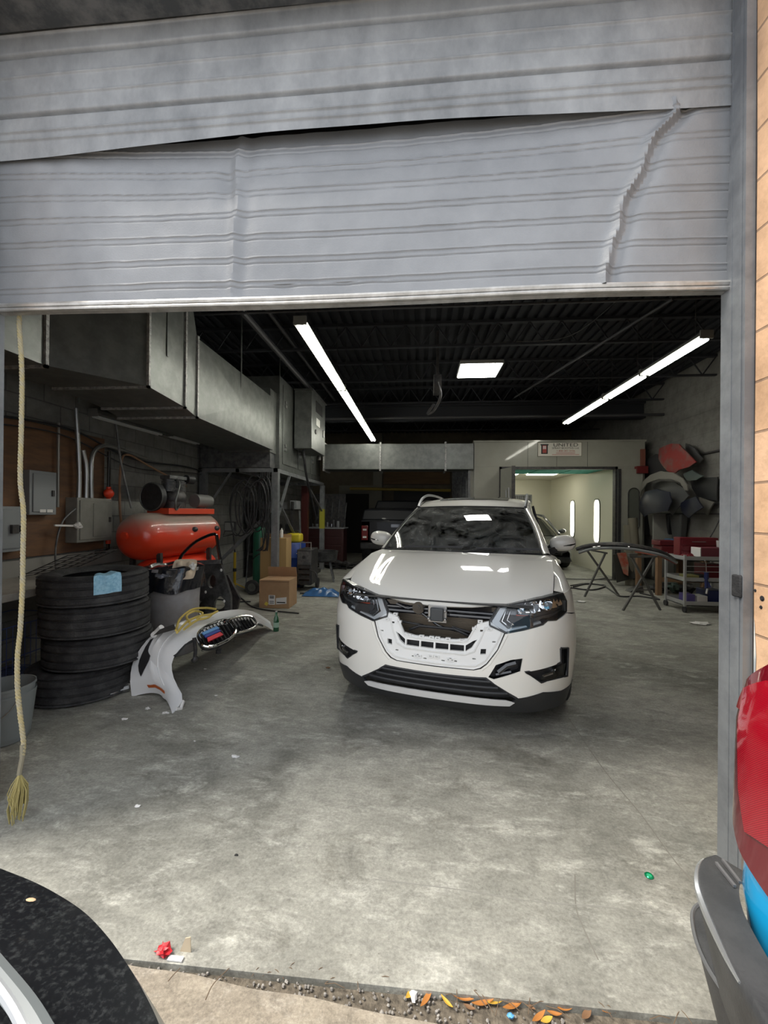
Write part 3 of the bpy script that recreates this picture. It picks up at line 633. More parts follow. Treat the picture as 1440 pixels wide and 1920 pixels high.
# headlights
HL = [(.366, .742), (.366, .768), (.435, .852), (.593, .884), (.771, .912), (.99, .931), (1.011, .88), (.980, .815), (.847, .776), (.774, .779), (.734, .756), (.592, .724), (.477, .699)]
HIN = [(.46, .745), (.50, .835), (.60, .868), (.77, .897), (.96, .914), (.98, .88), (.955, .83), (.84, .795), (.77, .795), (.73, .772), (.60, .745), (.50, .725)]
lamp_dark = mat('headlamp_housing', (.16, .165, .17), .22, .5); drl = mat('lamp_light_guide', (.55, .57, .58), .18, .1, coat=.6)
amber = mat('amber_reflector', (.75, .10, .04), .25)
for sg in (1, -1):
    mp = lambda P: [(sg*s, c) for s, c in P][::sg]
    h = cp_('headlight', MB().patch(mp(HL), SO(-.055), (), .05, .01), lamp_dark)
    Q = [S(s, c, -.006) for s, c in mp(HL)]; Q2 = [S(s, c, -.056) for s, c in mp(HL)]
    w = MB(); n = len(Q); w.add(Q+Q2, [(i, (i+1) % n, n+(i+1) % n, n+i) for i in range(n)])
    cp_('housing_wall', w, lamp_dark, h, smooth=False)
    cp_('housing_rim', MB().tube(Q+[Q[0]], .006, 6), black_plastic, h)
    # boomerang light guide along the inner edge and bottom
    cp_('light_guide', MB().patch(mp([(.385, .748), (.385, .765), (.45, .845), (.50, .855), (.435, .765), (.49, .722), (.60, .742), (.73, .772), (.735, .758), (.592, .730), (.477, .706)]), SO(-.02), (), .03, .02), drl, h)
    cp_('light_guide_stripe', MB().tube([S(sg*s, c, -.012) for s, c in ((.50, .85), (.455, .768), (.50, .735))], .006).tube([S(sg*s, c, -.012) for s, c in ((.53, .852), (.49, .775), (.53, .75))], .004), chrome, h)
    for s, c, r in ((.70, .862, .038), (.82, .875, .036), (.60, .84, .024)):
        o = S(sg*s, c-.006, -.05); n_ = (S(sg*s, c, 0)-S(sg*s, c, -.1)); n_ = (n_.normalized()+Vector((0, -1, 0))*.6).normalized()
        M = Matrix.Translation(o) @ n_.to_track_quat('Z', 'Y').to_matrix().to_4x4()
        cp_('reflector', MB().lathe([(.004, .0), (r*.5, .004), (r*.8, .014), (r, .03), (r*1.05, .03), (r*.9, .0)], 18, M), chrome, h)
        cp_('bulb', MB().blob(o+n_*.018, r*.38, 12, 8), mat('bulb_glass', (.7, .75, .8), .1, coat=1), h)
    ch = MB()
    for k in range(9): s0 = .63+.041*k; ch.add([S(sg*s0, .815+.03*(k % 2)+.035*(k/9), -.048), S(sg*(s0+.04), .822+.035*(k/9), -.030), S(sg*(s0+.03), .90, -.045), S(sg*(s0+.005), .893, -.03)], [(0, 1, 2, 3)])
    cp_('reflector_facets', ch, chrome, h, smooth=False)
    cp_('turn_reflector', MB().patch(mp([(.535, .775), (.57, .805), (.66, .80), (.655, .775), (.60, .762)]), SO(-.038), (), .03, .01), amber, h)
    cp_('inner_bezel', MB().patch(mp([(.66, .785), (.74, .80), (.86, .815), (.97, .84), (.95, .826), (.84, .795), (.77, .792), (.70, .772)]), SO(-.025), (), .04, .01), lamp_dark, h)
    cp_('lens', MB().patch(mp(HL), SO(.0), (), .04), fogg, h)
# hood
def hoodside(v): return Vector((lerp(v, [0, .35, .7, 1], [.752, .778, .782, .745]), lerp(v, [0, .35, .7, 1], [.372, .66, .96, 1.20]), lerp(v, [0, .35, .7, 1], [.935, 1.005, 1.075, 1.118])))
SE = .855
def lipc(s): return lerp(abs(s), [0, .24, .444, .624, SE], [.846, .853, .872, .902, .936])
def hood(u, v):
    t = 2*u-1; s = t*SE; f = S(s, lipc(s)); bk = Vector((t*.745, .97+.23*abs(t)**2.2, 1.118+.012*(1-t*t)))
    p = f.lerp(bk, v)
    e0 = S(math.copysign(SE, t), lipc(SE)).lerp(Vector((math.copysign(.745, t), 1.20, 1.118)), v); hsd = hoodside(v); hsd.x *= math.copysign(1, t)
    p += (hsd-e0)*abs(t)**2
    p.z += .058*math.sin(PI*v**.8)*(1-.55*t*t)
    # two soft ridges running back from the lamps
    rl = .62-.05*(1-v); p.z += .010*math.exp(-((abs(t)-rl)/.06)**2)*math.sin(PI*min(1, v*1.1))
    if v < .12: p.y += -.0+.012*(1-v/.12)**2; p.z -= .010*(1-v/.12)**2
    return p
cp_('hood', MB().shell(hood, 56, 40, .012), white_paint)
# fenders, sides
for sg in (1, -1):
    def fen(u, v):
        b = .40+1.0*u; bb = max(b, .372)
        vh = lerp(b, [.372, .66, .96, 1.20, 1.4], [0, .35, .7, 1, 1]); I_ = hoodside(vh) if b <= 1.2 else Vector((lerp(b, [1.2, 1.4], [.745, .80]), b, lerp(b, [1.2, 1.4], [1.118, 1.10])))
        I_ = I_+Vector((.004, 0, 0)); O_ = S(sB(b), lerp(b, [.40, .62, 1.0, 1.4], [.925, .93, .955, .975]), 0)
        p = I_.lerp(O_, v); k = math.sin(PI*v)
        return Vector((sg*(p.x+.022*k*u**.3), p.y, p.z+.022*k*u**.3))
    cp_('fender_top', MB().grid(fen, 30, 10), white_paint)
    side = lambda b, c, t: (lambda q: Vector((sg*q.x, q.y, q.z)))(S(sB(b), c, t))
    fl = [(plan(.975)[0].y, .808), (plan(1.009)[0].y, .88), (plan(.990)[0].y, .932), (.62, .935), (1.0, .955), (1.40, .975), (1.40, .27), (1.325, .27)] + arch(1.325, .80, 12)
    cp_('fender', MB().patch(fl, side, (), .06, .01), white_paint)
    belt = lambda b: lerp(b, [1.4, 2.5, 3.4, 4.5], [1.04, 1.08, 1.12, 1.17])
    cp_('front_door', MB().patch([(1.41, .26), (1.41, 1.04), (2.45, belt(2.45)), (2.45, .26)], side, (), .12, .01), white_paint)
    cp_('rear_door', MB().patch([(2.46, .26), (2.46, belt(2.46)), (3.42, belt(3.42)), (3.42, .75), (3.22, .40), (3.2, .26)], side, (), .12, .01), white_paint)
    qa = arch(4.035, 3.30, 12, 3.646)
    cp_('quarter_panel', MB().patch([(3.43, belt(3.43)), (4.5, 1.17), (4.60, .9), (4.62, .45), (4.45, .3), (4.03, .3)]+qa+[(3.27, .45), (3.43, .75)], side, (), .12, .01), white_paint)
    cp_('rocker_trim', MB().box(sg*.80, sg*.935, 1.30, 3.28, .16, .27), black_plastic, bevel=.02)
    cp_('door_handle', MB().box(sg*.935, sg*.96, 2.2, 2.4, .93, .96), white_paint, bevel=.01); cp_('door_handle', MB().box(sg*.935, sg*.96, 3.1, 3.3, .95, .98), white_paint, bevel=.01)
    for cx in (AC[0], 3.646):
        A = [(cx+R0*math.cos(a), AC[1]+R0*math.sin(a)) for a in [PI*(-.08+1.16*i/18) for i in range(19)]]
        A2 = [(cx+(R0+.035)*math.cos(a), AC[1]+(R0+.035)*math.sin(a)) for a in [PI*(-.08+1.16*i/18) for i in range(19)]]
        if cx > 2: w = MB(); k = [side(b, c, .008) for b, c in A]; k2 = [side(b, c, .008) for b, c in A2]; w.add(k+k2, [(i, i+1, 20+i, 19+i) for i in range(18)]); cp_('arch_trim', w, black_plastic)
        w = MB(); a_ = [side(b, c, -.005) for b, c in A]; b_ = [p-Vector((sg*.30, 0, 0)) for p in a_]; w.add(a_+b_, [(i, i+1, 20+i, 19+i) for i in range(18)])
        cp_('wheel_well', w, black_plastic)
        wx = sg*.79
        M = Matrix.Translation((wx, cx, .358)) @ Matrix.Rotation(PI/2, 4, 'Y')
        wl = cp_('wheel', MB().lathe([(.22, -.10), (.33, -.112), (.352, -.10), (.358, -.06), (.35, -.055), (.358, -.05), (.358, -.005), (.35, 0), (.358, .005), (.358, .05), (.35, .055), (.358, .06), (.352, .10), (.33, .112), (.22, .10)], 40, M), rubber)
        cp_('rim', MB().lathe([(.225, -.09), (.20, -.05), (.06, sg*.05), (0.001, sg*.05)] if True else [], 24, M), steel, wl)
# greenhouse
def wsh(u, v):
    t = 2*u-1; b0 = Vector((t*.715, .985+.165*t*t, 1.124)); t0 = Vector((t*.578, 1.885+.11*t*t, 1.545-.015*t*t)); p = b0.lerp(t0, v)
    return p+Vector((0, -.035*math.sin(PI*v)*.6, .035*math.sin(PI*v)))
wsg = glassy('windshield_glass', (.50, .55, .54), .02, .9, dust=((.50, .51, .49), .38, .74, .50, 2.2))
ws = cp_('windshield', MB().grid(wsh, 24, 16), wsg)
brd = MB(); L1 = [wsh(0, i/16) for i in range(17)]; Lt = [wsh(i/24, 1) for i in range(25)]; L3 = [wsh(1, 1-i/16) for i in range(17)]; Lb = [wsh(1-i/24, 0) for i in range(25)]
cp_('windshield_seal', MB().tube(L1+Lt[1:]+L3[1:]+Lb[1:], .010, 6), black_plastic)
cp_('inspection_sticker', MB().grid(lambda u, v: Vector(wsh(.925+.03*u, .87+.05*v))+Vector((0, .004, -.002)), 2, 2), paper, ws)
cp_('cowl', MB().grid(lambda u, v: Vector(hood(.02+.96*u, 1)).lerp(Vector(wsh(u, .03)), v)-Vector((0, 0, .012)), 24, 2), black_plastic)
def wiper(p, q, lb): return cp_('wiper', MB().tube([p, (Vector(p)+Vector(q))/2+Vector((0, 0, .012)), q], .007, 6).bar(Vector(q)-Vector((.25, 0, 0))*(1 if q[0] > p[0] else -1), Vector(q)+Vector((.28, 0, .01))*(1 if q[0] > p[0] else -1), .008, .018), black_plastic)
wiper((-.62, 1.04, 1.13), (-.22, .985, 1.165), ''); wiper((.06, .965, 1.13), (.42, 1.01, 1.165), '')
def roofz(a, b): return lerp(b, [1.95, 2.2, 2.5, 2.9, 3.4, 4.0, 4.4], [1.553, 1.618, 1.662, 1.69, 1.685, 1.64, 1.575])-.05*(abs(a)/.62)**2.4-.0
def roof(u, v):
    t = 2*u-1; b0 = 1.895+.11*t*t; b = b0+(4.42-b0)*v; w = lerp(b, [1.9, 2.6, 3.6, 4.42], [.582, .615, .61, .56]); a = t*w
    z = roofz(a, b) if v > .02 else 1.548-.015*t*t
    return Vector((a, b, z))
cp_('roof', MB().shell(roof, 24, 40, .02), white_paint)
cp_('sunroof', MB().grid(lambda u, v: (lambda a, b: Vector((a, b, roofz(a, b)+.006)))(-.40+.80*u, 2.30+.02*abs(2*u-1)**3+1.3*v), 16, 20), gloss_black)
for sg in (1, -1):
    X = lambda p: Vector((sg*p[0], p[1], p[2]))
    RL = [(.585, 2.0, 1.54), (.60, 2.15, 1.605), (.605, 2.35, 1.665), (.61, 2.7, 1.705), (.61, 3.4, 1.705), (.60, 4.0, 1.66), (.585, 4.2, 1.60)]
    cp_('roof_rail', MB().tube([X(p) for p in spl(RL, 5)], .016, 8), mat('rail_grey', (.14, .145, .15), .4, .5))
    # pillar and cant rail
    pin = [(.722, 1.15, 1.125), (.65, 1.60, 1.345), (.582, 2.0, 1.535), (.605, 2.5, 1.632), (.612, 3.2, 1.638), (.60, 3.9, 1.60), (.565, 4.42, 1.53)]
    pou = [(.80, 1.30, 1.09), (.735, 1.72, 1.30), (.675, 2.12, 1.455), (.665, 2.55, 1.56), (.67, 3.2, 1.575), (.665, 3.9, 1.54), (.64, 4.42, 1.46)]
    a_ = spl(pin, 5); b_ = spl(pou, 5); n = len(a_)
    cp_('roof_pillar', MB().grid(lambda u, v: (lambda i: X(a_[i].lerp(b_[i], v)+Vector((.014, 0, .016))*math.sin(PI*v)))(int(round(u*(n-1)))), n-1, 5), white_paint)
    def glass(nm, b0, b1, t0, t1):
        def f(u, v):
            b = b0+(b1-b0)*u; i = min(range(n), key=lambda q: abs(b_[q].y-(t0+(t1-t0)*u))); top = b_[i]; q = S(sB(b), belt(b) if b > 1.4 else 1.04)
            p = Vector((q.x-.025, b, q.z)).lerp(top, v); return X(p)
        cp_(nm, MB().grid(f, 10, 5), tint)
    tint = tint if 'tint' in globals() else mat('dark_side_glass', (.012, .014, .016), .06, coat=.6)
    glass('side_window', 1.42, 2.40, 1.40, 2.46); glass('side_window', 2.50, 3.38, 2.55, 3.38); glass('side_window', 3.5, 4.4, 3.5, 4.4)
    cp_('window_pillar', MB().bar(X((.80, 2.45, 1.08)), X((.675, 2.5, 1.56)), .10, .02).bar(X((.79, 3.44, 1.12)), X((.675, 3.44, 1.57)), .12, .02).bar(X((.78, 4.42, 1.16)), X((.64, 4.40, 1.48)), .2, .03), black_plastic)
    # mirrors
    mc = Vector((sg*.925, 1.66, 1.19))
    mr = cp_('mirror', MB().blob(mc, (.118, .085, .078), 24, 14, sq=.8, M=Matrix.Rotation(sg*-.10, 4, 'Y')), white_paint)
    cp_('mirror_lower', MB().blob(mc+Vector((-sg*.03, .02, -.045)), (.105, .07, .055), 20, 10), black_plastic, mr)
    cp_('signal_strip', MB().tube([mc+Vector((sg*.0, -.088, -.02)), mc+Vector((sg*.06, -.082, -.012)), mc+Vector((sg*.105, -.05, .0))], .006, 6, radii=[.002, .009, .005]), gloss_black, mr)
    cp_('mirror_arm', MB().hexa([Vector((sg*.78, 1.58, 1.06)), Vector((sg*.78, 1.72, 1.06)), Vector((sg*.87, 1.72, 1.10)), Vector((sg*.87, 1.60, 1.10))], [Vector((sg*.78, 1.58, 1.13)), Vector((sg*.78, 1.72, 1.13)), Vector((sg*.88, 1.72, 1.17)), Vector((sg*.88, 1.60, 1.17))]), black_plastic, mr)
cp_('tailgate', MB().grid(lambda u, v: Vector(((2*u-1)*lerp(v, [0, .6, 1], [.80, .85, .72]), 4.60+.05*(1-(2*u-1)**2)-lerp(v, [0, .6, .75, 1], [0, .0, .05, .20]), .35+1.1*v*.8)), 12, 10), white_paint)
cp_('rear_window', MB().grid(lambda u, v: Vector(((2*u-1)*(.72-.15*v), 4.44-.04*v+.02, 1.22+.33*v)), 8, 3), gloss_black)
cp_('underbody', MB().box(-.72, .72, .35, 4.5, .20, .26), black_plastic)
# cabin
cab_m = mat('cabin_trim', (.05, .05, .052), .6); seat_m = mat('seat_fabric', (.07, .07, .072), .8)
cp_('dashboard', MB().box(-.68, .68, 1.25, 1.75, .75, 1.06).blob((-.0, 1.5, 1.05), (.62, .28, .05), 16, 6), cab_m, bevel=.03)
cp_('steering_wheel', MB().tube([(.36+.18*math.cos(t), 1.88+.06*math.sin(t), 1.05+.17*math.sin(t)) for t in [2*PI*i/24 for i in range(25)]], .015, 8).cyl((.36, 1.86, 1.05), (.36, 1.9, 1.05), .06, 14), cab_m)
for a in (-.36, .36):
    st_ = cp_('seat', MB().box(a-.24, a+.24, 1.95, 2.45, .45, .62).hexa([(a-.24, 2.35, .6), (a+.24, 2.35, .6), (a+.24, 2.5, .6), (a-.24, 2.5, .6)], [(a-.19, 2.55, 1.2), (a+.19, 2.55, 1.2), (a+.19, 2.66, 1.2), (a-.19, 2.66, 1.2)]), seat_m, bevel=.04)
    cp_('headrest', MB().blob((a, 2.64, 1.30), (.13, .06, .10), 16, 10), seat_m, st_)
cp_('rear_seat', MB().box(-.62, .62, 3.3, 3.5, .5, 1.15), seat_m, bevel=.05)
film = mat('crumpled_film', (.42, .44, .44), .35, bump=1, bs=9, col2=(.18, .19, .19), ns=6)
cp_('plastic_film', MB().grid(lambda u, v: Vector((.08+.5*u, 1.30+.3*v, 1.085+.22*math.exp(-((u-.35)/.30)**2-((v-.4)/.6)**2)+.05*mnoise.noise(Vector((u*9, v*9, 0))))), 30, 20), film)
cp_('rearview_mirror', MB().box(-.11, .11, 1.98, 2.0, 1.40, 1.46), gloss_black, bevel=.01)
# ------------------------------------------------------------------ pull rope by the left jamb
ropem = mat('rope_fibre', (.42, .35, .18), .85, col2=(.36, .33, .25), ns=30); rope_d = mat('rope_dirty', (.25, .23, .17), .9)
rp = thing('pull_rope', 'thick yellow twisted pull rope hanging at left side of door with frayed end', 'rope', (-1.80, 1.75, .25))
pth = [(36, 610), (41, 700), (40, 800), (38, 900), (44, 960), (43, 1040), (42, 1100), (38, 1180), (33, 1230), (33, 1290), (38, 1340), (44, 1390), (42, 1420)]
YR = lambda y: 1.93-.13*(y-600)/820
pw = spl([atY(x, y, YR(y)) for x, y in pth], 8); pw = [pw[0]+Vector((0, 0, .4))]+pw
for k in range(3):
    P = []; acc = 0
    for i, p in enumerate(pw):
        if i: acc += (pw[i]-pw[i-1]).length
    fine = []; acc = 0
    for a, b in zip(pw, pw[1:]):
        n = max(1, int((b-a).length/.006))
        for j in range(n): q = a.lerp(b, j/n); t = acc+(b-a).length*j/n; an = t*2*PI/.05+k*2*PI/3; fine.append(q+Vector((math.cos(an)*.0052, math.sin(an)*.0052, 0)))
        acc += (b-a).length
    obj('strand', MB().tube(fine, .0062, 6), ropem, rp)
e0 = pw[-1]; obj('grubby_whipping', MB().tube([e0+Vector((0, 0, .06)), e0, atY(38, 1440, 1.80), atY(36, 1452, 1.80)], .010, 8), rope_d, rp)
fy = mat('frayed_fibre', (.40, .34, .14), .9); b = MB(); e1 = atY(37, 1450, 1.80)
for k in range(60):
    a = k*2.4; r = .012+.022*random.random(); L = .12+.12*random.random()
    b.tube([e1+Vector((0, 0, .0)), e1+Vector((math.cos(a)*r, math.sin(a)*r, -L*.4)), e1+Vector((math.cos(a)*r*1.2-.01, math.sin(a)*r*1.2, -L*.7)), e1+Vector((math.cos(a)*r*.9-.012, math.sin(a)*r*.8, -L))], .0022, 4)
tag(obj('frayed_end', b, fy, rp), kind='stuff')
# ------------------------------------------------------------------ tyre stack
def tyre(label, x, y, z, R=.385, w=.243, tilt=(0, 0), rz=0, first=[None]):
    if first[0] is None:
        r = thing('tire', label, 'tire', (0, 0, 0), group='stacked black tires by the left jamb'); h = w/2
        prof = [(R-.16, -.7*h), (R-.13, -.85*h), (R-.06, -h*1.0), (R-.03, -.94*h), (R-.006, -.76*h)]
        for zc in (-.5, -.18, .18, .5):
            prof += [(R, (zc-.06)*2*h*.75), (R-.014, (zc-.035)*2*h*.75), (R-.014, (zc+.035)*2*h*.75), (R, (zc+.06)*2*h*.75)]
        prof += [(R-.006, .76*h), (R-.03, .94*h), (R-.06, h), (R-.13, .85*h), (R-.16, .7*h), (R-.145, .6*h), (R-.06, .5*h), (R-.03, 0), (R-.06, -.5*h), (R-.145, -.6*h)]
        obj('tread', MB().lathe([(a, b+h) for a, b in prof], 64, None, True), rubber, r, local=True)
        first[0] = r
    else: r = copy_tree(first[0]); r['label'] = label
    r.location = (x, y, z); r.rotation_euler = (tilt[0], tilt[1], rz); return r
tx, ty = -2.66, 3.24
tyre('black tire at the bottom of the four tire stack, pushed out to the left', tx-.07, ty-.04, 0, rz=.3)
tyre('black tire second from the bottom of the stack', tx+.02, ty+.01, .243, rz=1.1)
tyre('black tire third from the bottom, under the topmost tire', tx-.0, ty, .486, rz=2.3)
tyre('black tire on top of the stack with a blue cloth over its edge', tx-.015, ty, .729, tilt=(.01, -.012), rz=.8)
bl = mat('blue_cloth', (.22, .45, .62), .85, col2=(.35, .60, .75), ns=40, nc=(.4, .6), bump=.6, bs=60)
ca = math.atan2(2.85-ty*0-3.24+.0, 0.05) if 0 else -.72     # direction of the cloth round the rim
def cloth(u, v):
    a = ca+(u-.5)*.46; L = v*.26; 
    if L < .14: r = .25+L; z = .975+.006*math.sin(u*9)
    else: r = .39+.004*math.sin(u*14); z = .975-(L-.14)-.02
    if .12 < L < .16: z -= 0
    r += .006*math.sin(u*11+v*4); return (tx+r*math.cos(a), ty+r*math.sin(a), z+.012*(u-.5))
solo('cloth', MB().shell(cloth, 16, 16, .003), bl, 'light blue cloth draped over the edge of the top tire', 'cloth')
# sledgehammer
hh = G(229, 1283, .04); ht = atY(225, 1092, hh.y+.06)
sl = thing('sledgehammer', 'sledgehammer standing on its steel head with upright yellow wooden handle against tires', 'hammer', (hh.x, hh.y, 0))
obj('handle', MB().tube([hh, hh.lerp(ht, .3), hh.lerp(ht, .7), ht], .017, 10, True, [.015, .017, .018, .019]), mat('hammer_handle', (.68, .33, .08), .5, col2=(.55, .25, .06), ns=12), sl)
a_ = G(204, 1300, .035); b_ = G(243, 1287, .035); d_ = (b_-a_).normalized()
obj('head', MB().tube([a_, a_+d_*.02, a_+d_*.05, hh.lerp(a_, .2)-Vector((0, 0, .005)), b_-d_*.05, b_-d_*.02, b_], .03, 8, True, [.026, .034, .028, .033, .028, .034, .028]), mat('worn_steel', (.30, .30, .30), .35, .7), sl)
# ------------------------------------------------------------------ waste barrel
bx, by = -2.56, 4.16
br = thing('waste_barrel', 'grey plastic waste barrel behind the tires with black bag over its rim', 'trash can', (bx, by, 0))
bar_m = mat('barrel_plastic', (.27, .25, .24), .6, col2=(.34, .33, .34), ns=4, bump=.1)
obj('body', MB().lathe([(0, .0), (.21, 0), (.225, .03), (.25, .6), (.265, .85), (.28, .86), (.28, .89), (.255, .89), (.24, .6), (.20, .05), (0, .04)], 40, Matrix.Translation((bx, by, 0))), bar_m, br)
bag_m = mat('black_bag', (.012, .013, .018), .22, coat=.5, bump=.8, bs=14)
def bagf(u, v):
    a = 2*PI*u; dep = .16+.10*math.sin(a*1+2.6)+.08*max(0, math.sin(a*2+.3)); L = v
    if L < .3: r = .25-.08*(1-L/.3); z = .80+.11*L/.3
    else: k = (L-.3)/.7; r = .287+.012*math.sin(a*9+3*k)+.012*math.sin(a*4); z = .91-dep*k
    return (bx+r*math.cos(a), by+r*math.sin(a), z+.008*math.sin(a*7))
obj('bag', MB().grid(bagf, 72, 14), bag_m, br)
obj('bag_fill', MB().blob((bx, by, .84), (.22, .22, .06), 24, 10, jit=.5), bag_m, br)
tr_m = mat('moulded_pulp', (.60, .50, .38), .9, bump=.3, bs=60)
tc_ = atY(345, 1067, 4.02); Rt = Matrix.Rotation(-.75, 4, 'X') @ Matrix.Rotation(.12, 4, 'Y'); Mt = Matrix.Translation(tc_-Vector((0, 0, 0))) @ Matrix.Rotation(.25, 4, 'Z') @ Matrix.Rotation(.95, 4, 'X')
def tray(u, v):
    x, y = (u-.5)*2, (v-.5)*2; h = 0
    for cx in (-.45, .45):
        for cy in (-.45, .45): h -= .03*math.exp(-(((x-cx)**2+(y-cy)**2)/.06)**2)
    h += .015*math.exp(-(x*x+y*y)/.05); k = 1-.10*(abs(x)*abs(y))**3
    return Mt @ Vector((x*.115*k, y*.115*k, -h))
solo('cup_tray', MB().shell(tray, 24, 24, .004), tr_m, 'beige moulded cup tray lying on top of the waste barrel', 'tray')
w = MB()
solo('crumpled_paper', MB().blob(atY(362, 1062, 3.95), .03, 10, 8, jit=.9), paper, 'white crumpled paper at right side of cup tray on barrel', 'paper')
solo('plastic_wrapper', MB().blob(atY(305, 1080, 3.86), (.07, .05, .02), 14, 8, jit=1.2), mat('foil', (.4, .42, .48), .2, .6), 'shiny crumpled wrapper on barrel top left of cup tray', 'wrapper')
# ------------------------------------------------------------------ loose bumper cover with kidney grilles
def GZ(p): return G(p[0], p[1], p[2])
RW = [((247, 1305, .0), (323, 1338, .0)), ((244, 1272, .14), (343, 1309, .06)), ((250, 1240, .24), (327, 1275, .15)), ((266, 1212, .37), (322, 1242, .27)), ((290, 1187, .45), (338, 1215, .37)), ((325, 1170, .49), (362, 1197, .43)), ((362, 1157, .47), (398, 1186, .44)), ((400, 1148, .43), (438, 1176, .40)), ((435, 1145, .36), (472, 1168, .32)), ((470, 1151, .20), (493, 1170, .16)), ((503, 1172, .03), (512, 1181, .0))]
bl_ = spl([GZ(a) for a, b in RW], 6); br_ = spl([GZ(b) for a, b in RW], 6); nB = len(bl_)-1
def bmp(u, v, off=0):
    f = u*nB; i = min(int(f), nB-1); k = f-i; l = bl_[i].lerp(bl_[i+1], k); r = br_[i].lerp(br_[i+1], k)
    p = l.lerp(r, v); p = p+Vector((.0, 0, .05*math.sin(PI*v)*min(1, u*6)))
    p += Vector((0, .10*math.sin(PI*v)*max(0, 1-u*7), .04*math.sin(PI*v)*max(0, 1-u*9)))
    p.z += .02*math.exp(-((v-.42)/.05)**2)*min(1, u*8) - .012*math.exp(-((v-.62)/.06)**2)
    return p+Vector((0, 0, off))
bc = thing('bumper_cover', 'white loose front bumper cover with chrome kidney grilles lying arched on the floor', 'bumper', (bmp(.5, .5).x, bmp(.5, .5).y, 0))
def bmn(u, v, o):
    e_ = .01; a_ = bmp(min(u+e_, 1), v)-bmp(max(u-e_, 0), v); b_ = bmp(u, min(v+e_, 1))-bmp(u, max(v-e_, 0)); n_ = a_.cross(b_).normalized()
    if n_.z+.5*n_.x-.4*n_.y < 0: n_ = -n_
    return bmp(u, v)+n_*o
intake = [(.20, .10), (.33, .12), (.46, .10), (.44, .22), (.34, .20), (.33, .30), (.20, .18)]
ski = mat('bumper_white', (.78, .79, .80), .3, coat=.7)
obj('skin', MB().patch([(0, 0), (.25, 0), (.6, 0), (1, 0), (1, 1), (.6, 1), (.25, 1), (0, 1)], bmp, (), .045, .006), ski, bc)
dk = gloss_black
obj('air_intake', MB().patch([(.115, .20), (.17, .16), (.25, .17), (.34, .16), (.35, .22), (.27, .30), (.23, .42), (.20, .40), (.15, .28)], lambda u, v, o: bmn(u, v, o+.008), (), .04, .004), black_plastic, bc)
obj('side_reflector', MB().patch([(.040, .30), (.060, .28), (.062, .62), (.042, .64)], lambda u, v, o: bmn(u, v, o+.007), (), .03, .003), mat('orange_reflector', (.45, .10, .02), .3), bc)
obj('crease', MB().tube([bmp(u/20, .62-.1*(u/20), .004) for u in range(2, 14)], .004, 6), ski, bc)
obj('mount_strip', MB().tube([bmp(u/20, .97, -.03+.008*(u % 2)) for u in range(7, 19)], .012, 6), black_plastic, bc)
obj('torn_edge', MB().tube([bmp(.03, 1.0, 0), bmp(.06, 1.01, -.03), bmp(.10, 1.0, -.02)], .014, 6), paper, bc)
for u in (.5, .62): obj('screw_bracket', MB().tube([bmp(u, 1.05, .02), bmp(u, 1.12, -.06), bmp(u, 1.1, -.12)], .015, 6).blob(bmp(u, 1.1, -.14), .025, 8, 6, jit=.6), dark_steel, bc)
def kidney(c, a, b_, stripes):
    c, a, b_ = Vector(c), Vector(a), Vector(b_); n = a.cross(b_).normalized()
    if n.z < 0: n = -n
    g = obj('kidney_grille', MB().tube([c+a*math.copysign(abs(math.cos(t))**.75, math.cos(t))+b_*math.copysign(abs(math.sin(t))**.75, math.sin(t)) for t in [2*PI*i/40 for i in range(41)]], .012, 8), chrome, bc)
    obj('backing', MB().add([c-n*.04+a*math.copysign(abs(math.cos(t))**.75, math.cos(t))*.97+b_*math.copysign(abs(math.sin(t))**.75, math.sin(t))*.97 for t in [2*PI*i/40 for i in range(40)]], [tuple(range(40))]), black_plastic, g)
    for i in range(-4, 5):
        k = i/5; h = (1-abs(k)**2.4)**.5*.93; M_ = {-3: 'b1', -2: 'b2', -1: 'rd'}.get(i) if stripes else None
        mt = {None: gloss_black, 'b1': st1, 'b2': st2, 'rd': st3}[None]
        obj('grille_bar', MB().bar(c+a*k-b_*h-n*.012, c+a*k+b_*h-n*.012, .010, .022), gloss_black, g)
    if stripes:
        for (k0, k1), mt in zip(((-.75, -.52), (-.50, -.27), (-.25, -.02)), (st1, st2, st3)):
            pass
        for (j0, j1), mt in zip(((.02, .28), (.30, .52), (.54, .86)), (st1, st2, st3)):
            q = [(c+a*(k)-b_*(-1)*0+n*.004) for k in (0,)]
            obj('colour_stripe', MB().hexa([c+a*-.80*(1-.25*j1)+(-b_)*(-0+ (j0*1.2-.55))*-1+n*.0, c+a*.10+(-b_)*(j0*1.2-.55)*-1, c+a*.18+(-b_)*(j1*1.2-.60)*-1, c+a*-.72*(1-.1*j1)+(-b_)*(j1*1.2-.60)*-1], [p+n*.008 for p in (c+a*-.80*(1-.25*j1)+b_*(j0*1.2-.55), c+a*.10+b_*(j0*1.2-.55), c+a*.18+b_*(j1*1.2-.60), c+a*-.72*(1-.1*j1)+b_*(j1*1.2-.60))]), mt, g, smooth=False)
st1 = mat('stripe_light_blue', (.12, .30, .60), .35); st2 = mat('stripe_dark_blue', (.03, .06, .30), .35); st3 = mat('stripe_red', (.65, .03, .05), .35)
k1 = G(408, 1186, .47); kidney(k1, (G(440, 1172, .47)-G(376, 1201, .46))*.5, (G(418, 1204, .42)-G(398, 1169, .51))*.5, True)
k2 = G(452, 1170, .41); kidney(k2, (G(479, 1164, .38)-G(424, 1178, .42))*.5, (G(460, 1183, .36)-G(444, 1158, .44))*.5, False)
hs2 = MB()
for u in (.55, .62, .70): obj('fixing_spring', MB().tube([bmp(u, 1.05)+Vector((.012*math.cos(t*5), .012*math.sin(t*5), -.02-.016*t)) for t in [i*.25 for i in range(26)]], .003, 5), dark_steel, bc)
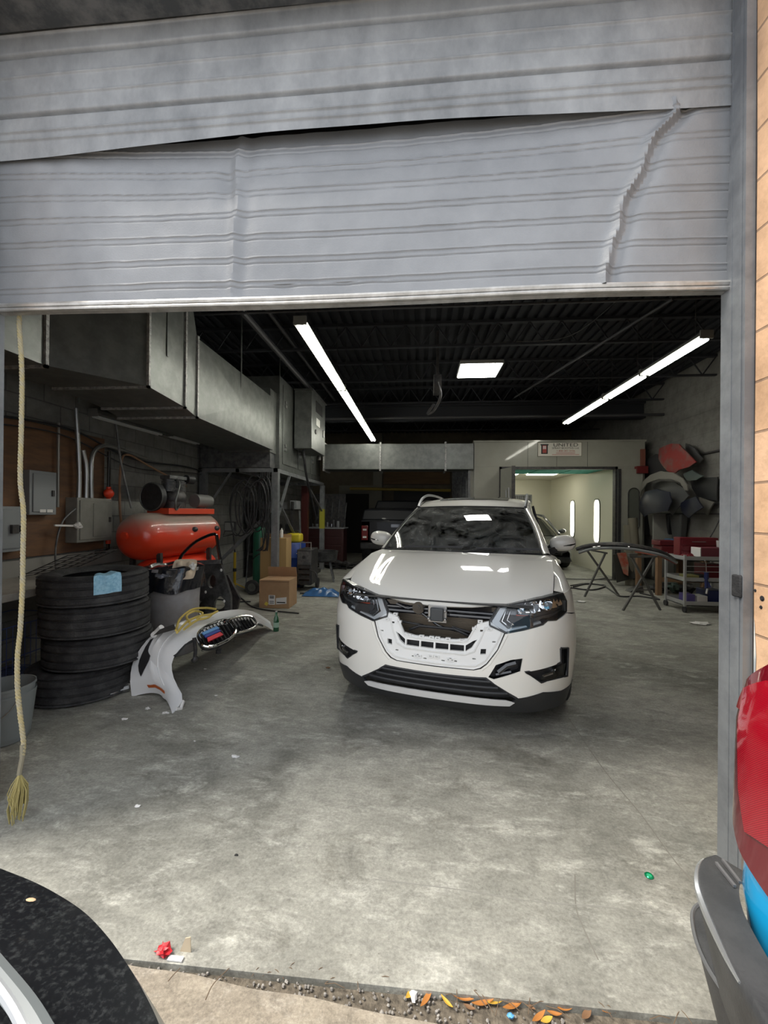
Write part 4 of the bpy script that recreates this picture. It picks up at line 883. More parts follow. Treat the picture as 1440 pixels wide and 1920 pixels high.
sm = mat('yellow_strap', (.55, .42, .10), .6); yp = thing('strap', 'yellow strap tangled over the middle of the white bumper cover', 'strap', (bmp(.5, .3).x, bmp(.5, .3).y, bmp(.5, .3).z))
for k, pts in enumerate((((330, 1182), (338, 1160), (360, 1143), (385, 1140), (405, 1142)), ((332, 1186), (352, 1165), (375, 1155), (395, 1152), (408, 1146)), ((345, 1180), (370, 1163), (390, 1158), (400, 1150)), ((356, 1168), (350, 1155), (365, 1146), (380, 1150), (370, 1160)))):
    obj('strap_loop', MB().tube(spl([G(x, y, .53+.015*(k % 2)) for x, y in pts], 6), .010, 6), sm, yp)
solo('bottle', MB().cyl(G(291, 1188, .47), G(303, 1176, .53), .022, 12).cyl(G(288, 1191, .465), G(291, 1188, .47), .024, 12), paper, 'small white bottle with red cap at left end of white bumper cover', 'bottle')
solo('trim_piece', MB().hexa([G(x, y, .50) for x, y in ((287, 1192), (300, 1180), (326, 1170), (330, 1180))], [G(x, y, .53) for x, y in ((287, 1192), (300, 1180), (326, 1170), (330, 1180))]), dark_steel, 'dark plastic trim piece on left part of white bumper cover', 'trim')
# ------------------------------------------------------------------ salvaged door shell
ds = thing('car_door_shell', 'stripped black car door shell with empty window frame leaning behind barrel', 'car door', (-2.65, 4.98, 0))
dsm = mat('bare_door_metal', (.055, .055, .055), .35, .5, col2=(.13, .13, .13), ns=9)
dsf = lambda x, z, o: Vector((x+.06, 4.72+.20*z/1.2+o, z))
circ = lambda cx, cz, rx, rz, n=14: [(cx+rx*math.cos(2*PI*i/n), cz+rz*math.sin(2*PI*i/n)) for i in range(n)]
obj('inner_panel', MB().patch([(-3.02, .02), (-2.38, .02), (-2.28, .22), (-2.30, .45), (-2.46, .84), (-3.0, .82), (-3.05, .4)], lambda x, z, o: dsf(x, z, -o), [circ(-2.74, .28, .14, .13), circ(-2.43, .33, .07, .12), circ(-2.85, .62, .10, .06), circ(-2.55, .62, .05, .08)], .05, .05), dsm, ds)
obj('window_frame', MB().tube(spl([dsf(*p, 0) for p in ((-3.0, .8), (-2.96, .93), (-2.82, 1.08), (-2.65, 1.17), (-2.57, 1.19))], 5)+spl([dsf(*p, 0) for p in ((-2.54, 1.17), (-2.50, 1.0), (-2.45, .82))], 4), .020, 8), gloss_black, ds)
obj('window_rail', MB().bar(dsf(-3.0, .83, -.02), dsf(-2.45, .86, -.02), .03, .05), galv_dark, ds)
obj('regulator', MB().bar(dsf(-2.9, .1, .05), dsf(-2.6, .5, .05), .02).bar(dsf(-2.6, .1, .05), dsf(-2.85, .45, .05), .02), steel, ds)
for x, z in ((-2.43, .76), (-2.36, .40), (-2.6, .5), (-2.9, .74), (-2.5, .12)): obj('clip', MB().blob(dsf(x, z, -.03), (.014, .01, .018), 8, 6), paper, ds)
ds2 = thing('car_door_shell', 'second dark door shell lying half hidden behind the stripped one', 'car door', (-2.7, 5.4, 0))
obj('inner_panel', MB().patch([(-3.0, .02), (-2.5, .02), (-2.45, .3), (-2.65, .6), (-3.0, .6)], lambda x, z, o: Vector((x+.05, 5.35+.2*z-o, z)), [circ(-2.75, .25, .12, .11)], .08, .05), dark_steel, ds2)
# ------------------------------------------------------------------ air compressor
cpz = 1.16; A_, B_ = Vector((-3.36, 4.50, cpz)), Vector((-3.08, 5.92, cpz)); ax = (B_-A_).normalized(); pr = Vector((ax.y, -ax.x, 0))
def dusty(name, col, dust, lo=.35, hi=.95):
    M = mat(name, col, .32, coat=.3); n = M.node_tree.nodes; l = M.node_tree.links; p = n['Principled BSDF']
    g = n.new('ShaderNodeNewGeometry'); s = n.new('ShaderNodeSeparateXYZ'); l.new(g.outputs['Normal'], s.inputs[0]); nz = n.new('ShaderNodeTexNoise'); nz.inputs['Scale'].default_value = 4; nz.inputs['Detail'].default_value = 8
    tcn = n.new('ShaderNodeTexCoord'); l.new(tcn.outputs['Object'], nz.inputs['Vector'])
    ad = n.new('ShaderNodeMath'); ad.operation = 'MULTIPLY_ADD'; l.new(nz.outputs['Fac'], ad.inputs[0]); ad.inputs[1].default_value = .6; l.new(s.outputs['Z'], ad.inputs[2])
    mr = n.new('ShaderNodeMapRange'); mr.inputs[1].default_value = lo+.3; mr.inputs[2].default_value = hi+.3; l.new(ad.outputs[0], mr.inputs[0])
    mx = n.new('ShaderNodeMixRGB'); l.new(mr.outputs[0], mx.inputs[0]); mx.inputs[1].default_value = (*col, 1); mx.inputs[2].default_value = (*dust, 1); l.new(mx.outputs[0], p.inputs['Base Color'])
    return M
tank_m = dusty('tank_red', (.72, .045, .012), (.34, .28, .24), .05, .72)
cm = thing('air_compressor', 'large red air compressor with dusty horizontal tank by left wall', 'compressor', (-3.2, 5.3, 0))
Mx = Matrix.Translation(A_) @ ax.to_track_quat('Z', 'Y').to_matrix().to_4x4(); L = (B_-A_).length; r = .285
prof = [(0.001, 0), (.09, .008), (.17, .03), (.235, .08), (.272, .15), (r, .22), (r, L-.22), (.272, L-.15), (.235, L-.08), (.17, L-.03), (.09, L-.008), (.001, L)]
tk = obj('tank', MB().lathe(prof, 48, Mx), tank_m, cm)
obj('end_plug', MB().cyl(A_+ax*.0+Vector((0, 0, .02)), A_-ax*.03+Vector((0, 0, .02)), .045, 16), red_paint, tk)
for t in (.55, .85): q = A_+ax*L*t+pr*.27+Vector((0, 0, .07)); obj('port', MB().blob(q, (.04, .05, .035), 12, 8), dark_steel, tk)
obj('receiver', MB().lathe([(.001, 0), (.1, .02), (.16, .08), (.18, .16), (.18, 1.1), (.16, 1.18), (.1, 1.24), (.001, 1.26)], 32, Matrix.Translation(A_+ax*.15-Vector((0, 0, .46))+pr*.04) @ ax.to_track_quat('Z', 'Y').to_matrix().to_4x4()), red_paint, cm)
for t in (.2, .8):
    q = A_+ax*L*t
    obj('leg', MB().bar(q+pr*.2-Vector((0, 0, .2)), Vector((q.x, q.y, 0))+pr*.24, .05).bar(q-pr*.2-Vector((0, 0, .2)), Vector((q.x, q.y, 0))-pr*.24, .05).bar(q+pr*.22-Vector((0, 0, .62)), q-pr*.22-Vector((0, 0, .62)), .04), dark_steel, cm, smooth=False)
q0 = A_+ax*.45+Vector((0, 0, .27)); q1 = A_+ax*1.30+Vector((0, 0, .27))
pl = MB(); pl.hexa([q0-pr*.16, q0+pr*.18, q1+pr*.18, q1-pr*.16], [p+Vector((0, 0, .075)) for p in (q0-pr*.16, q0+pr*.18, q1+pr*.18, q1-pr*.16)])
obj('top_plate', pl, mat('orange_red_plate', (.60, .06, .02), .45), cm, bevel=.006)
pc_ = A_+ax*.72+Vector((0, 0, .345))
pump = obj('pump', MB().blob(pc_+Vector((0, 0, .13)), (.16, .16, .14), 20, 12).cyl(pc_+pr*.0, pc_+pr*.0+Vector((0, 0, .1)), .15, 20), dark_steel, cm)
for sgn in (-1, 1):
    cq = pc_+ax*.09*sgn+Vector((0, 0, .22))
    fb = MB()
    for i in range(8): fb.cyl(cq+Vector((0, 0, .02*i)), cq+Vector((0, 0, .02*i+.009)), .085 if i < 7 else .07, 20)
    fb.cyl(cq, cq+Vector((0, 0, .17)), .06, 16)
    obj('cylinder', fb, galv_dark, pump)
obj('intake_filter', MB().cyl(pc_+ax*.22+Vector((0, 0, .40)), pc_+ax*.34+Vector((0, 0, .40)), .06, 16), black_plastic, pump)
obj('head', MB().cbox(pc_+Vector((0, 0, .40)), (.16, .30, .05), Matrix.Rotation(-.2, 3, 'Z')), galv_dark, pump, bevel=.01)
fw_ = pc_-ax*.27+Vector((0, 0, .14))-pr*.06; obj('belt_guard', MB().cyl(fw_-ax*.03, fw_+ax*.03, .18, 28), black_plastic, cm)
obj('guard_ring', MB().tube([fw_-ax*.035+pr*.175*math.cos(t)+Vector((0, 0, .175*math.sin(t))) for t in [2*PI*i/28 for i in range(29)]], .008, 6), galv, cm)
mo = pc_+ax*.38+Vector((0, 0, .11)); obj('motor', MB().cyl(mo, mo+ax*.26, .095, 24).cyl(mo+ax*.26, mo+ax*.31, .085, 24), mat('motor_grey', (.16, .16, .155), .5), cm)
obj('pipe', MB().tube(spl([pc_+pr*.1-ax*.05+Vector((0, 0, .38)), pc_+pr*.2-ax*.12+Vector((0, 0, .3)), pc_+pr*.22-ax*.2+Vector((0, 0, .1)), pc_+pr*.18-ax*.15+Vector((0, 0, -.02)), pc_+pr*.2-ax*.1+Vector((0, 0, .05))], 5), .012, 8), galv, cm)
# ------------------------------------------------------------------ left wall: panels, conduits, hoses
WX = -3.87
gp = mat('panel_grey', (.25, .265, .275), .45, .1); gp2 = mat('panel_beige', (.19, .185, .165), .55, col2=(.24, .235, .21), ns=4)
def ebox(name, y0, y1, z0, z1, d, m_, label, plate=True):
    r = thing(name, label, 'electrical box', (WX+d/2, (y0+y1)/2, z0)); obj('body', MB().box(WX, WX+d, y0, y1, z0, z1), m_, r, bevel=.005)
    obj('door', MB().box(WX+d, WX+d+.012, y0+.03, y1-.03, z0+.03, z1-.03), m_, r, bevel=.004)
    obj('latch', MB().box(WX+d+.012, WX+d+.025, y1-.07, y1-.045, (z0+z1)/2-.03, (z0+z1)/2+.03), dark_steel, r); return r
e = ebox('breaker_panel', 3.72, 4.02, 1.42, 1.86, .10, gp, 'light grey breaker panel with paper labels on the plywood board')
for i in range(2): obj('paper_label', MB().box(WX+.112, WX+.114, 3.82+i*.08, 3.885+i*.08, 1.445, 1.475), paper, e)
e = ebox('disconnect_switch', 3.40, 3.66, 1.08, 1.50, .12, gp, 'grey disconnect switch box at far left below the breaker panel'); obj('switch_handle', MB().box(WX+.13, WX+.16, 3.5, 3.56, 1.25, 1.33), dark_steel, e)
e = ebox('distribution_box', 4.24, 4.76, 1.11, 1.61, .14, gp2, 'large beige electrical box under three bent conduits')
obj('inner_door', MB().box(WX+.152, WX+.158, 4.45, 4.66, 1.17, 1.55), gp2, e, bevel=.003)
con = mat('conduit', (.34, .34, .33), .35, .7)
for k, (y, yt, zt) in enumerate(((4.34, 4.32, 2.6), (4.44, 4.42, 2.15), (4.50, 4.50, 2.2))):
    P = [(WX+.07, y, 1.61), (WX+.07, y, 1.95), (WX+.07, yt-.03, zt)] if k < 2 else [(WX+.07, 4.52, 1.61), (WX+.08, 4.50, 1.9), (WX+.08, 4.52, 2.12), (WX+.07, 4.66, 2.24), (WX+.06, 4.9, 2.26), (WX+.05, 5.5, 2.2)]
    solo('conduit', MB().tube(spl(P, 5), .024, 10), con, ('nearest of the three bright conduits rising from beige electrical box', 'middle bright conduit rising from the beige electrical box', 'conduit bending to the right above the beige electrical box')[k], 'conduit')
solo('conduit', MB().tube([(WX+.04, 4.10, 2.4), (WX+.04, 4.10, 1.5)], .014, 8), con, 'thin straight conduit on the plywood left of the beige box', 'conduit')
solo('cable', MB().tube(spl([(WX+.03, 3.35, 2.3), (WX+.04, 3.33, 1.95), (WX+.04, 3.36, 1.5)], 5), .008, 6), galv_dark, 'thin cable dropping at far left of the plywood board', 'cable')
solo('cable', MB().tube(spl([(WX+.04, 3.0, 2.28), (WX+.05, 4.2, 2.36), (WX+.06, 5.2, 2.16), (WX+.05, 6.4, 2.2), (WX+.05, 7.0, 2.18)], 8), .012, 6), black_plastic, 'black cable running along the left wall above the electrical boxes', 'cable')
solo('cable', MB().tube(spl([(WX+.04, 3.0, 2.20), (WX+.05, 4.1, 2.28), (WX+.07, 5.2, 2.05), (WX+.06, 6.4, 2.1), (WX+.05, 7.0, 2.12)], 8), .008, 6), black_plastic, 'lower thin cable sagging along the left wall', 'cable')
solo('cable', MB().tube(spl([(WX+.12, 4.26, 1.5), (WX+.10, 4.10, 1.35), (WX+.10, 4.02, 1.1), (WX+.12, 4.0, .86)], 6), .010, 6), galv_dark, 'grey cable looping down to the left of the beige box', 'cable')
vp = thing('water_pipe', 'black vertical pipe with red valve on left wall beside beige box', 'pipe', (WX+.06, 4.80, .95))
obj('pipe', MB().tube([(WX+.06, 4.80, 2.2), (WX+.06, 4.80, 1.0), (WX+.06, 4.74, .97), (WX+.06, 4.6, .97)], .018, 8), gloss_black, vp)
obj('valve', MB().blob((WX+.07, 4.79, 1.68), (.05, .07, .06), 12, 8).cyl((WX+.06, 4.8, 1.60), (WX+.06, 4.8, 1.76), .026, 12), red_paint, vp); obj('filter_bowl', MB().cyl((WX+.06, 4.8, 1.28), (WX+.06, 4.8, 1.44), .035, 14), gloss_black, vp); obj('coupling', MB().cyl((WX+.06, 4.8, 1.06), (WX+.06, 4.8, 1.11), .028, 12), red_paint, vp)
solo('air_hose', MB().tube(spl([(WX+.1, 5.05, .9), (WX+.08, 4.97, 1.5), (WX+.08, 4.98, 2.05), (WX+.08, 5.1, 2.2), (WX+.1, 5.5, 2.1), (WX+.3, 6.1, 1.85)], 6), .014, 8), mat('tan_hose', (.30, .17, .10), .6), 'brown air hose arching up the left wall behind the compressor', 'hose')
solo('air_hose', MB().tube(spl([(-3.45, 4.45, 2.45), (-3.42, 4.5, 2.0), (-3.38, 4.62, 1.5)], 6), .012, 8), galv_dark, 'grey hose hanging down from duct to the compressor', 'hose')
solo('shutoff_valve', MB().blob((WX+.17, 4.22, 1.30), (.035, .045, .035), 12, 8, jit=.6).bar((WX+.1, 4.0, 1.31), (WX+.15, 4.2, 1.30), .02), paper, 'white taped valve at lower left of the beige box', 'valve')
# counter behind the tyres, crate, bucket
ct = thing('workbench', 'pale dusty workbench along left wall behind the tires', 'workbench', (-3.5, 3.7, 0))
obj('worktop', MB().box(-3.88, -3.13, 2.3, 4.32, .76, .82), mat('dusty_bench', (.40, .38, .34), .8, col2=(.28, .26, .23), ns=3), ct, bevel=.006)
for x, y in ((-3.2, 2.4), (-3.2, 4.2), (-3.8, 2.4), (-3.8, 4.2)): obj('leg', MB().box(x-.03, x+.03, y-.03, y+.03, 0, .76), galv_dark, ct)
obj('back_board', MB().box(-3.88, -3.86, 2.3, 5.1, .82, .98), mat('dusty_board', (.26, .25, .23), .8), ct)
solo('wire_grate', (lambda b: ([b.bar((-3.75+.07*i, 3.6, .835+.03*i), (-3.75+.07*i, 4.24, .835+.03*i), .008) for i in range(8)], [b.bar((-3.75, 3.6+.16*i, .835), (-3.26, 3.6+.16*i, 1.045), .008) for i in range(5)], b)[2])(MB()), dark_steel, 'dark metal grate propped on bench behind the tire stack', 'grate', smooth=False)
cr_ = thing('wire_crate', 'blue wire crate under the bench at far left', 'crate', (-3.45, 3.0, 0)); wb = mat('blue_wire', (.05, .07, .18), .4)
b = MB()
for z in (.05, .30, .55): b.tube([(-3.7, 2.6, z), (-3.17, 2.6, z), (-3.17, 3.5, z), (-3.7, 3.5, z), (-3.7, 2.6, z)], .005, 5)
for i in range(19): y = 2.6+.05*i; b.tube([(-3.7, y, .05), (-3.17, y, .05), (-3.17, y, .55)], .003, 4)
obj('wire_mesh', b, wb, cr_, smooth=False); obj('tray', MB().box(-3.7, -3.17, 2.6, 3.5, .02, .04), mat('crate_tray', (.03, .04, .09), .5), cr_)
bk = thing('bucket', 'grey plastic bucket at far left edge behind the rope', 'bucket', (-2.62, 2.44, 0))
Mb = Matrix.Translation((-2.63, 2.44, 0))
obj('body', MB().lathe([(0, .005), (.12, .005), (.15, .34), (.158, .34), (.158, .355), (.152, .355), (.150, .30), (.160, .30), (.160, .31), (.13, .03), (0, .03)], 28, Mb), mat('bucket_grey', (.20, .22, .22), .45), bk)
obj('handle', MB().tube([(-2.63+.16*math.cos(t)*1., 2.44-.06-.08*math.sin(t), .30-.14*math.sin(t)) for t in [PI*i/12 for i in range(13)]], .003, 5), steel, bk)
# ------------------------------------------------------------------ around the platform
gc = thing('gas_cylinder', 'tall green gas cylinder standing beside the platform post', 'gas cylinder', (-2.96, 7.55, 0))
obj('body', MB().lathe([(0, 0), (.125, 0), (.13, .03), (.13, 1.02), (.11, 1.13), (.06, 1.19), (.035, 1.21), (.0, 1.21)], 28, Matrix.Translation((-2.96, 7.55, 0))), mat('cylinder_green', (.03, .17, .10), .35), gc)
obj('valve', MB().cyl((-2.96, 7.55, 1.2), (-2.96, 7.55, 1.30), .03, 10).cyl((-3.0, 7.55, 1.28), (-2.9, 7.55, 1.28), .02, 10), steel, gc)
obj('chain', MB().tube([(-2.96+.14*math.cos(t), 7.55+.14*math.sin(t), .62+.10*math.cos(t+.5)) for t in [2*PI*i/20 for i in range(21)]], .010, 6), dark_steel, gc)
ht_ = thing('hand_truck', 'small cylinder hand truck with black wheels near cardboard box', 'hand truck', (-2.98, 7.35, 0))
obj('frame', MB().tube([(-3.15, 7.36, .1), (-3.15, 7.5, 1.0), (-3.12, 7.6, 1.1)], .012).tube([(-2.8, 7.36, .1), (-2.8, 7.5, 1.0)], .012).box(-3.15, -2.8, 7.30, 7.42, .02, .035), galv_dark, ht_)
for x in (-2.93,):
    wq = obj('wheel', MB().lathe([(.07, -.025), (.12, -.03), (.13, -.015), (.13, .015), (.12, .03), (.07, .025)], 24, Matrix.Translation((x, 7.12, .13)) @ Matrix.Rotation(PI/2, 4, 'X'), True), rubber, ht_)
    obj('hub', MB().lathe([(.001, -.015), (.07, -.02), (.07, .02), (.001, .015)], 20, Matrix.Translation((x, 7.11, .13)) @ Matrix.Rotation(PI/2, 4, 'X')), galv, wq)
bx1 = thing('cardboard_box', 'brown cardboard box with white shipping labels on floor by the platform post', 'box', (-2.18, 6.35, 0))
obj('body', MB().box(-2.42, -1.95, 6.15, 6.55, 0, .43), cardboard, bx1, bevel=.004); obj('flap', MB().hexa([(-2.42, 6.55, .43), (-1.95, 6.55, .43), (-1.95, 6.556, .43), (-2.42, 6.556, .43)], [(-2.42, 6.50, .585), (-1.95, 6.50, .585), (-1.95, 6.506, .585), (-2.42, 6.506, .585)]), cardboard, bx1)
obj('tape', MB().box(-2.42, -1.95, 6.147, 6.149, .40, .41), mat('box_tape', (.25, .16, .09), .3), bx1)
obj('shipping_label', MB().box(-2.27, -2.17, 6.146, 6.149, .055, .20), paper, bx1); obj('shipping_label', MB().hexa([(-2.155, 6.146, .06), (-1.99, 6.146, .075), (-1.99, 6.149, .075), (-2.155, 6.149, .06)], [(-2.155, 6.146, .155), (-1.99, 6.146, .175), (-1.99, 6.149, .175), (-2.155, 6.149, .155)]), paper, bx1)
for z in (.075, .10, .15, .165, .18): obj('label_print', MB().box(-2.255, -2.185, 6.144, 6.1465, z, z+.009), ink, bx1)
obj('label_print', MB().box(-2.14, -2.01, 6.144, 6.1465, .085, .10), ink, bx1)
obj('yellow_label', MB().hexa([(-2.34, 6.146, .06), (-2.30, 6.146, .03), (-2.30, 6.149, .03), (-2.34, 6.149, .06)], [(-2.31, 6.146, .10), (-2.27, 6.146, .07), (-2.27, 6.149, .07), (-2.31, 6.149, .10)]), mat('yellow_sticker', (.7, .55, .08), .6), bx1)
bx2 = thing('cardboard_box', 'tall narrow cardboard box standing upright behind the platform post', 'box', (-2.58, 7.4, 0))
obj('body', MB().box(-2.83, -2.35, 7.22, 7.52, 0, 1.0), mat('cardboard_yellowish', (.40, .26, .11), .85), bx2, bevel=.004); obj('flap', MB().box(-2.83, -2.35, 7.52, 7.525, 1.0, 1.06), cardboard, bx2)
dr = thing('drum', 'blue plastic drum behind the cardboard boxes with white letter on its side', 'drum', (-2.62, 8.1, 0))
obj('body', MB().lathe([(0, 0), (.29, 0), (.30, .05), (.30, .27), (.31, .29), (.30, .31), (.30, .56), (.31, .58), (.30, .60), (.30, .84), (.28, .87), (0, .87)], 36, Matrix.Translation((-2.55, 8.1, 0))), mat('drum_blue', (.015, .045, .22), .4), dr)
text('lettering', 'T', paper, .13, Matrix.Translation((-2.335, 7.885, .62)) @ Matrix.Rotation(.75, 4, 'Z') @ Matrix.Rotation(PI/2, 4, 'X'), dr)
yv = thing('jerrycan', 'yellow container sitting on top of the blue drum', 'container', (-2.45, 8.0, .87)); obj('body', MB().box(-2.60, -2.30, 7.92, 8.16, .872, 1.05), mat('jug_yellow', (.62, .50, .03), .4), yv, bevel=.04); obj('handle', MB().tube([(-2.56, 8.04, 1.04), (-2.52, 8.04, 1.10), (-2.38, 8.04, 1.10), (-2.34, 8.04, 1.04)], .014), black_plastic, yv)
solo('spray_can', MB().lathe([(0, 0), (.03, 0), (.03, .12), (.022, .14), (.012, .145), (.012, .17), (0, .17)], 14, Matrix.Translation((-2.5, 7.4, 1.0))), paper, 'white spray can standing on the tall cardboard box', 'spray can')
wm = thing('welding_machine', 'dark welding machine on a cart right of the blue drum', 'welder', (-2.08, 7.75, 0))
obj('body', MB().box(-2.24, -1.96, 7.5, 8.0, .12, .78), dark_steel, wm, bevel=.02); obj('front_plate', MB().box(-2.22, -1.98, 7.485, 7.5, .5, .74), galv_dark, wm)
for z in (.2, .3, .4): obj('vent_slot', MB().box(-2.2, -2.0, 7.49, 7.5, z, z+.03), gloss_black, wm)
obj('dial', MB().cyl((-2.1, 7.485, .64), (-2.1, 7.46, .64), .03, 14), black_plastic, wm)
obj('handle', MB().tube([(-2.2, 7.6, .78), (-2.2, 7.6, .9), (-2.0, 7.6, .9), (-2.0, 7.6, .78)], .012), steel, wm)
for x in (-2.25, -1.95): obj('wheel', MB().cyl((x-.02, 7.9, .1), (x+.02, 7.9, .1), .1, 20), rubber, wm)
obj('cable', MB().tube(spl([(-2.0, 7.5, .4), (-1.85, 7.4, .35), (-1.82, 7.38, .1), (-1.95, 7.3, .02), (-2.1, 7.25, .02)], 6), .014), black_plastic, wm)
tb = thing('tub_stand', 'round black tub on splayed steel legs behind the platform', 'tub', (-2.05, 8.75, 0))
obj('tub', MB().lathe([(0, .42), (.27, .42), (.31, .46), (.33, .62), (.34, .64), (.30, .64), (.28, .48), (0, .46)], 32, Matrix.Translation((-2.05, 8.75, 0))), rubber, tb)
for a in (-.5, .9, 2.4, 3.9): obj('leg', MB().bar((-2.05+.2*math.cos(a), 8.75+.2*math.sin(a), .44), (-2.05+.32*math.cos(a), 8.75+.32*math.sin(a), 0), .035), galv_dark, tb)
pbm = mat('blue_plastic', (.04, .13, .32), .25, coat=.4, bump=.8, bs=16)
solo('plastic_sheet', MB().grid(lambda u, v: (-2.02+.66*u, 7.05+.34*v, .01+.11*math.sin(PI*u)**.5*math.sin(PI*v)+.06*mnoise.noise(Vector((u*6, v*4, 0)))*math.sin(PI*u)*math.sin(PI*v)), 40, 20), pbm, 'crumpled blue plastic sheet on the floor left of the white car', 'plastic sheet')
wl_ = thing('work_light', 'work light on yellow tripod stand by the left wall', 'work light', (-3.45, 7.55, 0))
ym = mat('stand_yellow', (.62, .42, .03), .4)
obj('pole', MB().cyl((-3.45, 7.55, .03), (-3.45, 7.55, .70), .025, 12), ym, wl_); obj('inner_pole', MB().cyl((-3.45, 7.55, .70), (-3.47, 7.52, 1.08), .014, 10), dark_steel, wl_); obj('clamp', MB().cyl((-3.45, 7.55, .34), (-3.45, 7.55, .40), .035, 12), black_plastic, wl_)
for a in (.4, 2.5, 4.6): obj('leg', MB().bar((-3.45, 7.55, .12), (-3.45+.22*math.cos(a), 7.55+.22*math.sin(a), 0.005), .02), ym, wl_)
obj('lamp_head', MB().box(-3.60, -3.40, 7.42, 7.50, 1.10, 1.28), black_plastic, wl_, bevel=.01); obj('lens', MB().box(-3.585, -3.415, 7.412, 7.42, 1.115, 1.265), mat('lamp_glass', (.35, .36, .34), .15), wl_)
obj('handle', MB().tube([(-3.6, 7.46, 1.12), (-3.64, 7.46, 1.0), (-3.47, 7.5, 1.04)], .008), dark_steel, wl_)
sh = thing('storage_shelf', 'dark shelf unit crowded with dim tools under the air handler', 'shelf', (-3.35, 9.2, 0))
for z in (.5, 1.0, 1.5): obj('shelf_board', MB().box(-3.8, -2.75, 8.9, 9.5, z, z+.03), dark_steel, sh)
for x in (-3.78, -2.78): obj('upright', MB().box(x-.02, x+.02, 8.9, 9.5, 0, 1.7), dark_steel, sh)
for k in range(9):
    x = -3.7+.105*k; z = (.53, 1.03, 1.53)[k % 3]; hgt = .15+.13*random.random()
    solo('tool_case', MB().box(x, x+.16, 9.0, 9.3, z, z+hgt), (dark_steel, black_plastic, grey_paint)[k % 3], 'dim tool case on '+('lowest', 'middle', 'top')[k % 3]+' board of the dark shelf, '+('left', 'middle', 'right')[k//3]+' one', 'case', 'cases on the dark shelf', bevel=.01)
rc = thing('engine_crane', 'dark red steel hoist column standing behind the platform', 'hoist', (-2.75, 9.9, 0)); obj('column', MB().box(-2.83, -2.68, 9.8, 9.95, 0, 2.1), mat('hoist_red', (.06, .008, .006), .5), rc); obj('base', MB().box(-3.0, -2.4, 9.7, 10.05, 0, .08), dark_steel, rc)
bt = thing('beer_bottle', 'small green glass bottle standing on floor near far end of bumper cover', 'bottle', (-1.74, 4.98, 0))
gg = mat('green_glass', (.01, .14, .05), .08, coat=1, trans=.3)
obj('body', MB().lathe([(0, 0), (.033, 0), (.035, .01), (.035, .13), (.028, .165), (.014, .19), (.0125, .235), (0, .235)], 24, Matrix.Translation((-1.74, 4.98, 0))), gg, bt); obj('label', MB().lathe([(.0356, .05), (.0356, .11)], 24, Matrix.Translation((-1.74, 4.98, 0))), mat('bottle_label', (.35, .5, .4), .6), bt); obj('cap', MB().cyl((-1.74, 4.98, .235), (-1.74, 4.98, .245), .014, 14), paper, bt)
for pts, lb in ((((345, 1150), (400, 1125), (440, 1128), (470, 1128)), 'black cable on the floor behind white bumper cover'), (((560, 1150), (480, 1140), (450, 1120), (430, 1118)), 'thin cable on floor by the cardboard box'), (((630, 1060), (680, 1062), (720, 1070)), 'thin dark cable on floor behind the white car')):
    solo('floor_cable', MB().tube(spl([G(x, y, .012) for x, y in pts], 8), .010, 6), black_plastic, lb, 'cable')
# ------------------------------------------------------------------ spray booth
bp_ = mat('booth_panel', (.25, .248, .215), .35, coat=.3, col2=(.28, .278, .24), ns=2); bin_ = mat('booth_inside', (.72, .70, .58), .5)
BF = 9.8
sb = thing('spray_booth', 'cream coloured drive-in spray booth with lit interior at back right', 'spray booth', (3.2, 12.5, 0))
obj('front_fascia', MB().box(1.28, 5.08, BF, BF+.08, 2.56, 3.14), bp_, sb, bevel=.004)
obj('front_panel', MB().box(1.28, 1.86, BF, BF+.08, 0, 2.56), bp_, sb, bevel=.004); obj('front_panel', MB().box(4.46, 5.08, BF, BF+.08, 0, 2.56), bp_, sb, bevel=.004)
for x in (1.86, 4.43): obj('door_jamb', MB().box(x, x+.05, BF-.03, BF+.1, 0, 2.56), dark_steel, sb)
obj('header_track', MB().box(1.86, 4.48, BF-.03, BF+.1, 2.50, 2.56), dark_steel, sb)
for x in (2.5, 3.15, 3.83): obj('panel_seam', MB().box(x-.004, x+.004, BF-.004, BF, 2.56, 2.86 if x == 3.15 else 3.14), dark_steel, sb)
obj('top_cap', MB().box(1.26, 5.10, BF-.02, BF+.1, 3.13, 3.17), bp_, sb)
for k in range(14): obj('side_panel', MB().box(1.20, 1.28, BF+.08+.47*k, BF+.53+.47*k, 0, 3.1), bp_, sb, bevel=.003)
for k in range(14): obj('side_rib', MB().box(1.15, 1.20, BF+.05+.47*k, BF+.10+.47*k, 0, 3.1), galv_dark, sb)
obj('inner_wall', MB().box(4.60, 4.66, BF+.08, 15.0-.02, 0, 2.7), bin_, sb); obj('inner_wall', MB().box(1.28, 1.34, BF+.08, 14.98, 0, 2.7), bin_, sb); obj('inner_wall', MB().box(1.34, 4.60, 14.9, 14.98, 0, 2.7), bin_, sb)
obj('booth_ceiling', MB().box(1.34, 4.60, BF+.6, 14.9, 2.66, 2.72), bin_, sb); obj('outer_roof', MB().box(1.28, 5.0, BF+.08, 14.98, 3.08, 3.12), bp_, sb)
teal = mat('filter_teal', (.02, .22, .17), .8, col2=(.06, .36, .28), ns=9)
obj('filter_frame', MB().box(1.34, 4.60, BF+.08, BF+1.9, 2.60, 2.64), galv, sb)
for k in range(4): obj('ceiling_filter', MB().box(1.36+.81*k, 2.13+.81*k, BF+.1, BF+1.85, 2.57, 2.60), teal, sb, bevel=.02)
blit = mat('booth_light', (.9, .9, .9), .4, emit=(1, .98, .84), es=BOOTH)
for y, x0, x1 in ((12.4, 1.9, 2.9), (13.9, 1.7, 2.8), (12.4, 3.2, 4.0)): obj('ceiling_light', MB().box(x0, x1, y, y+.3, 2.63, 2.657), blit, sb)
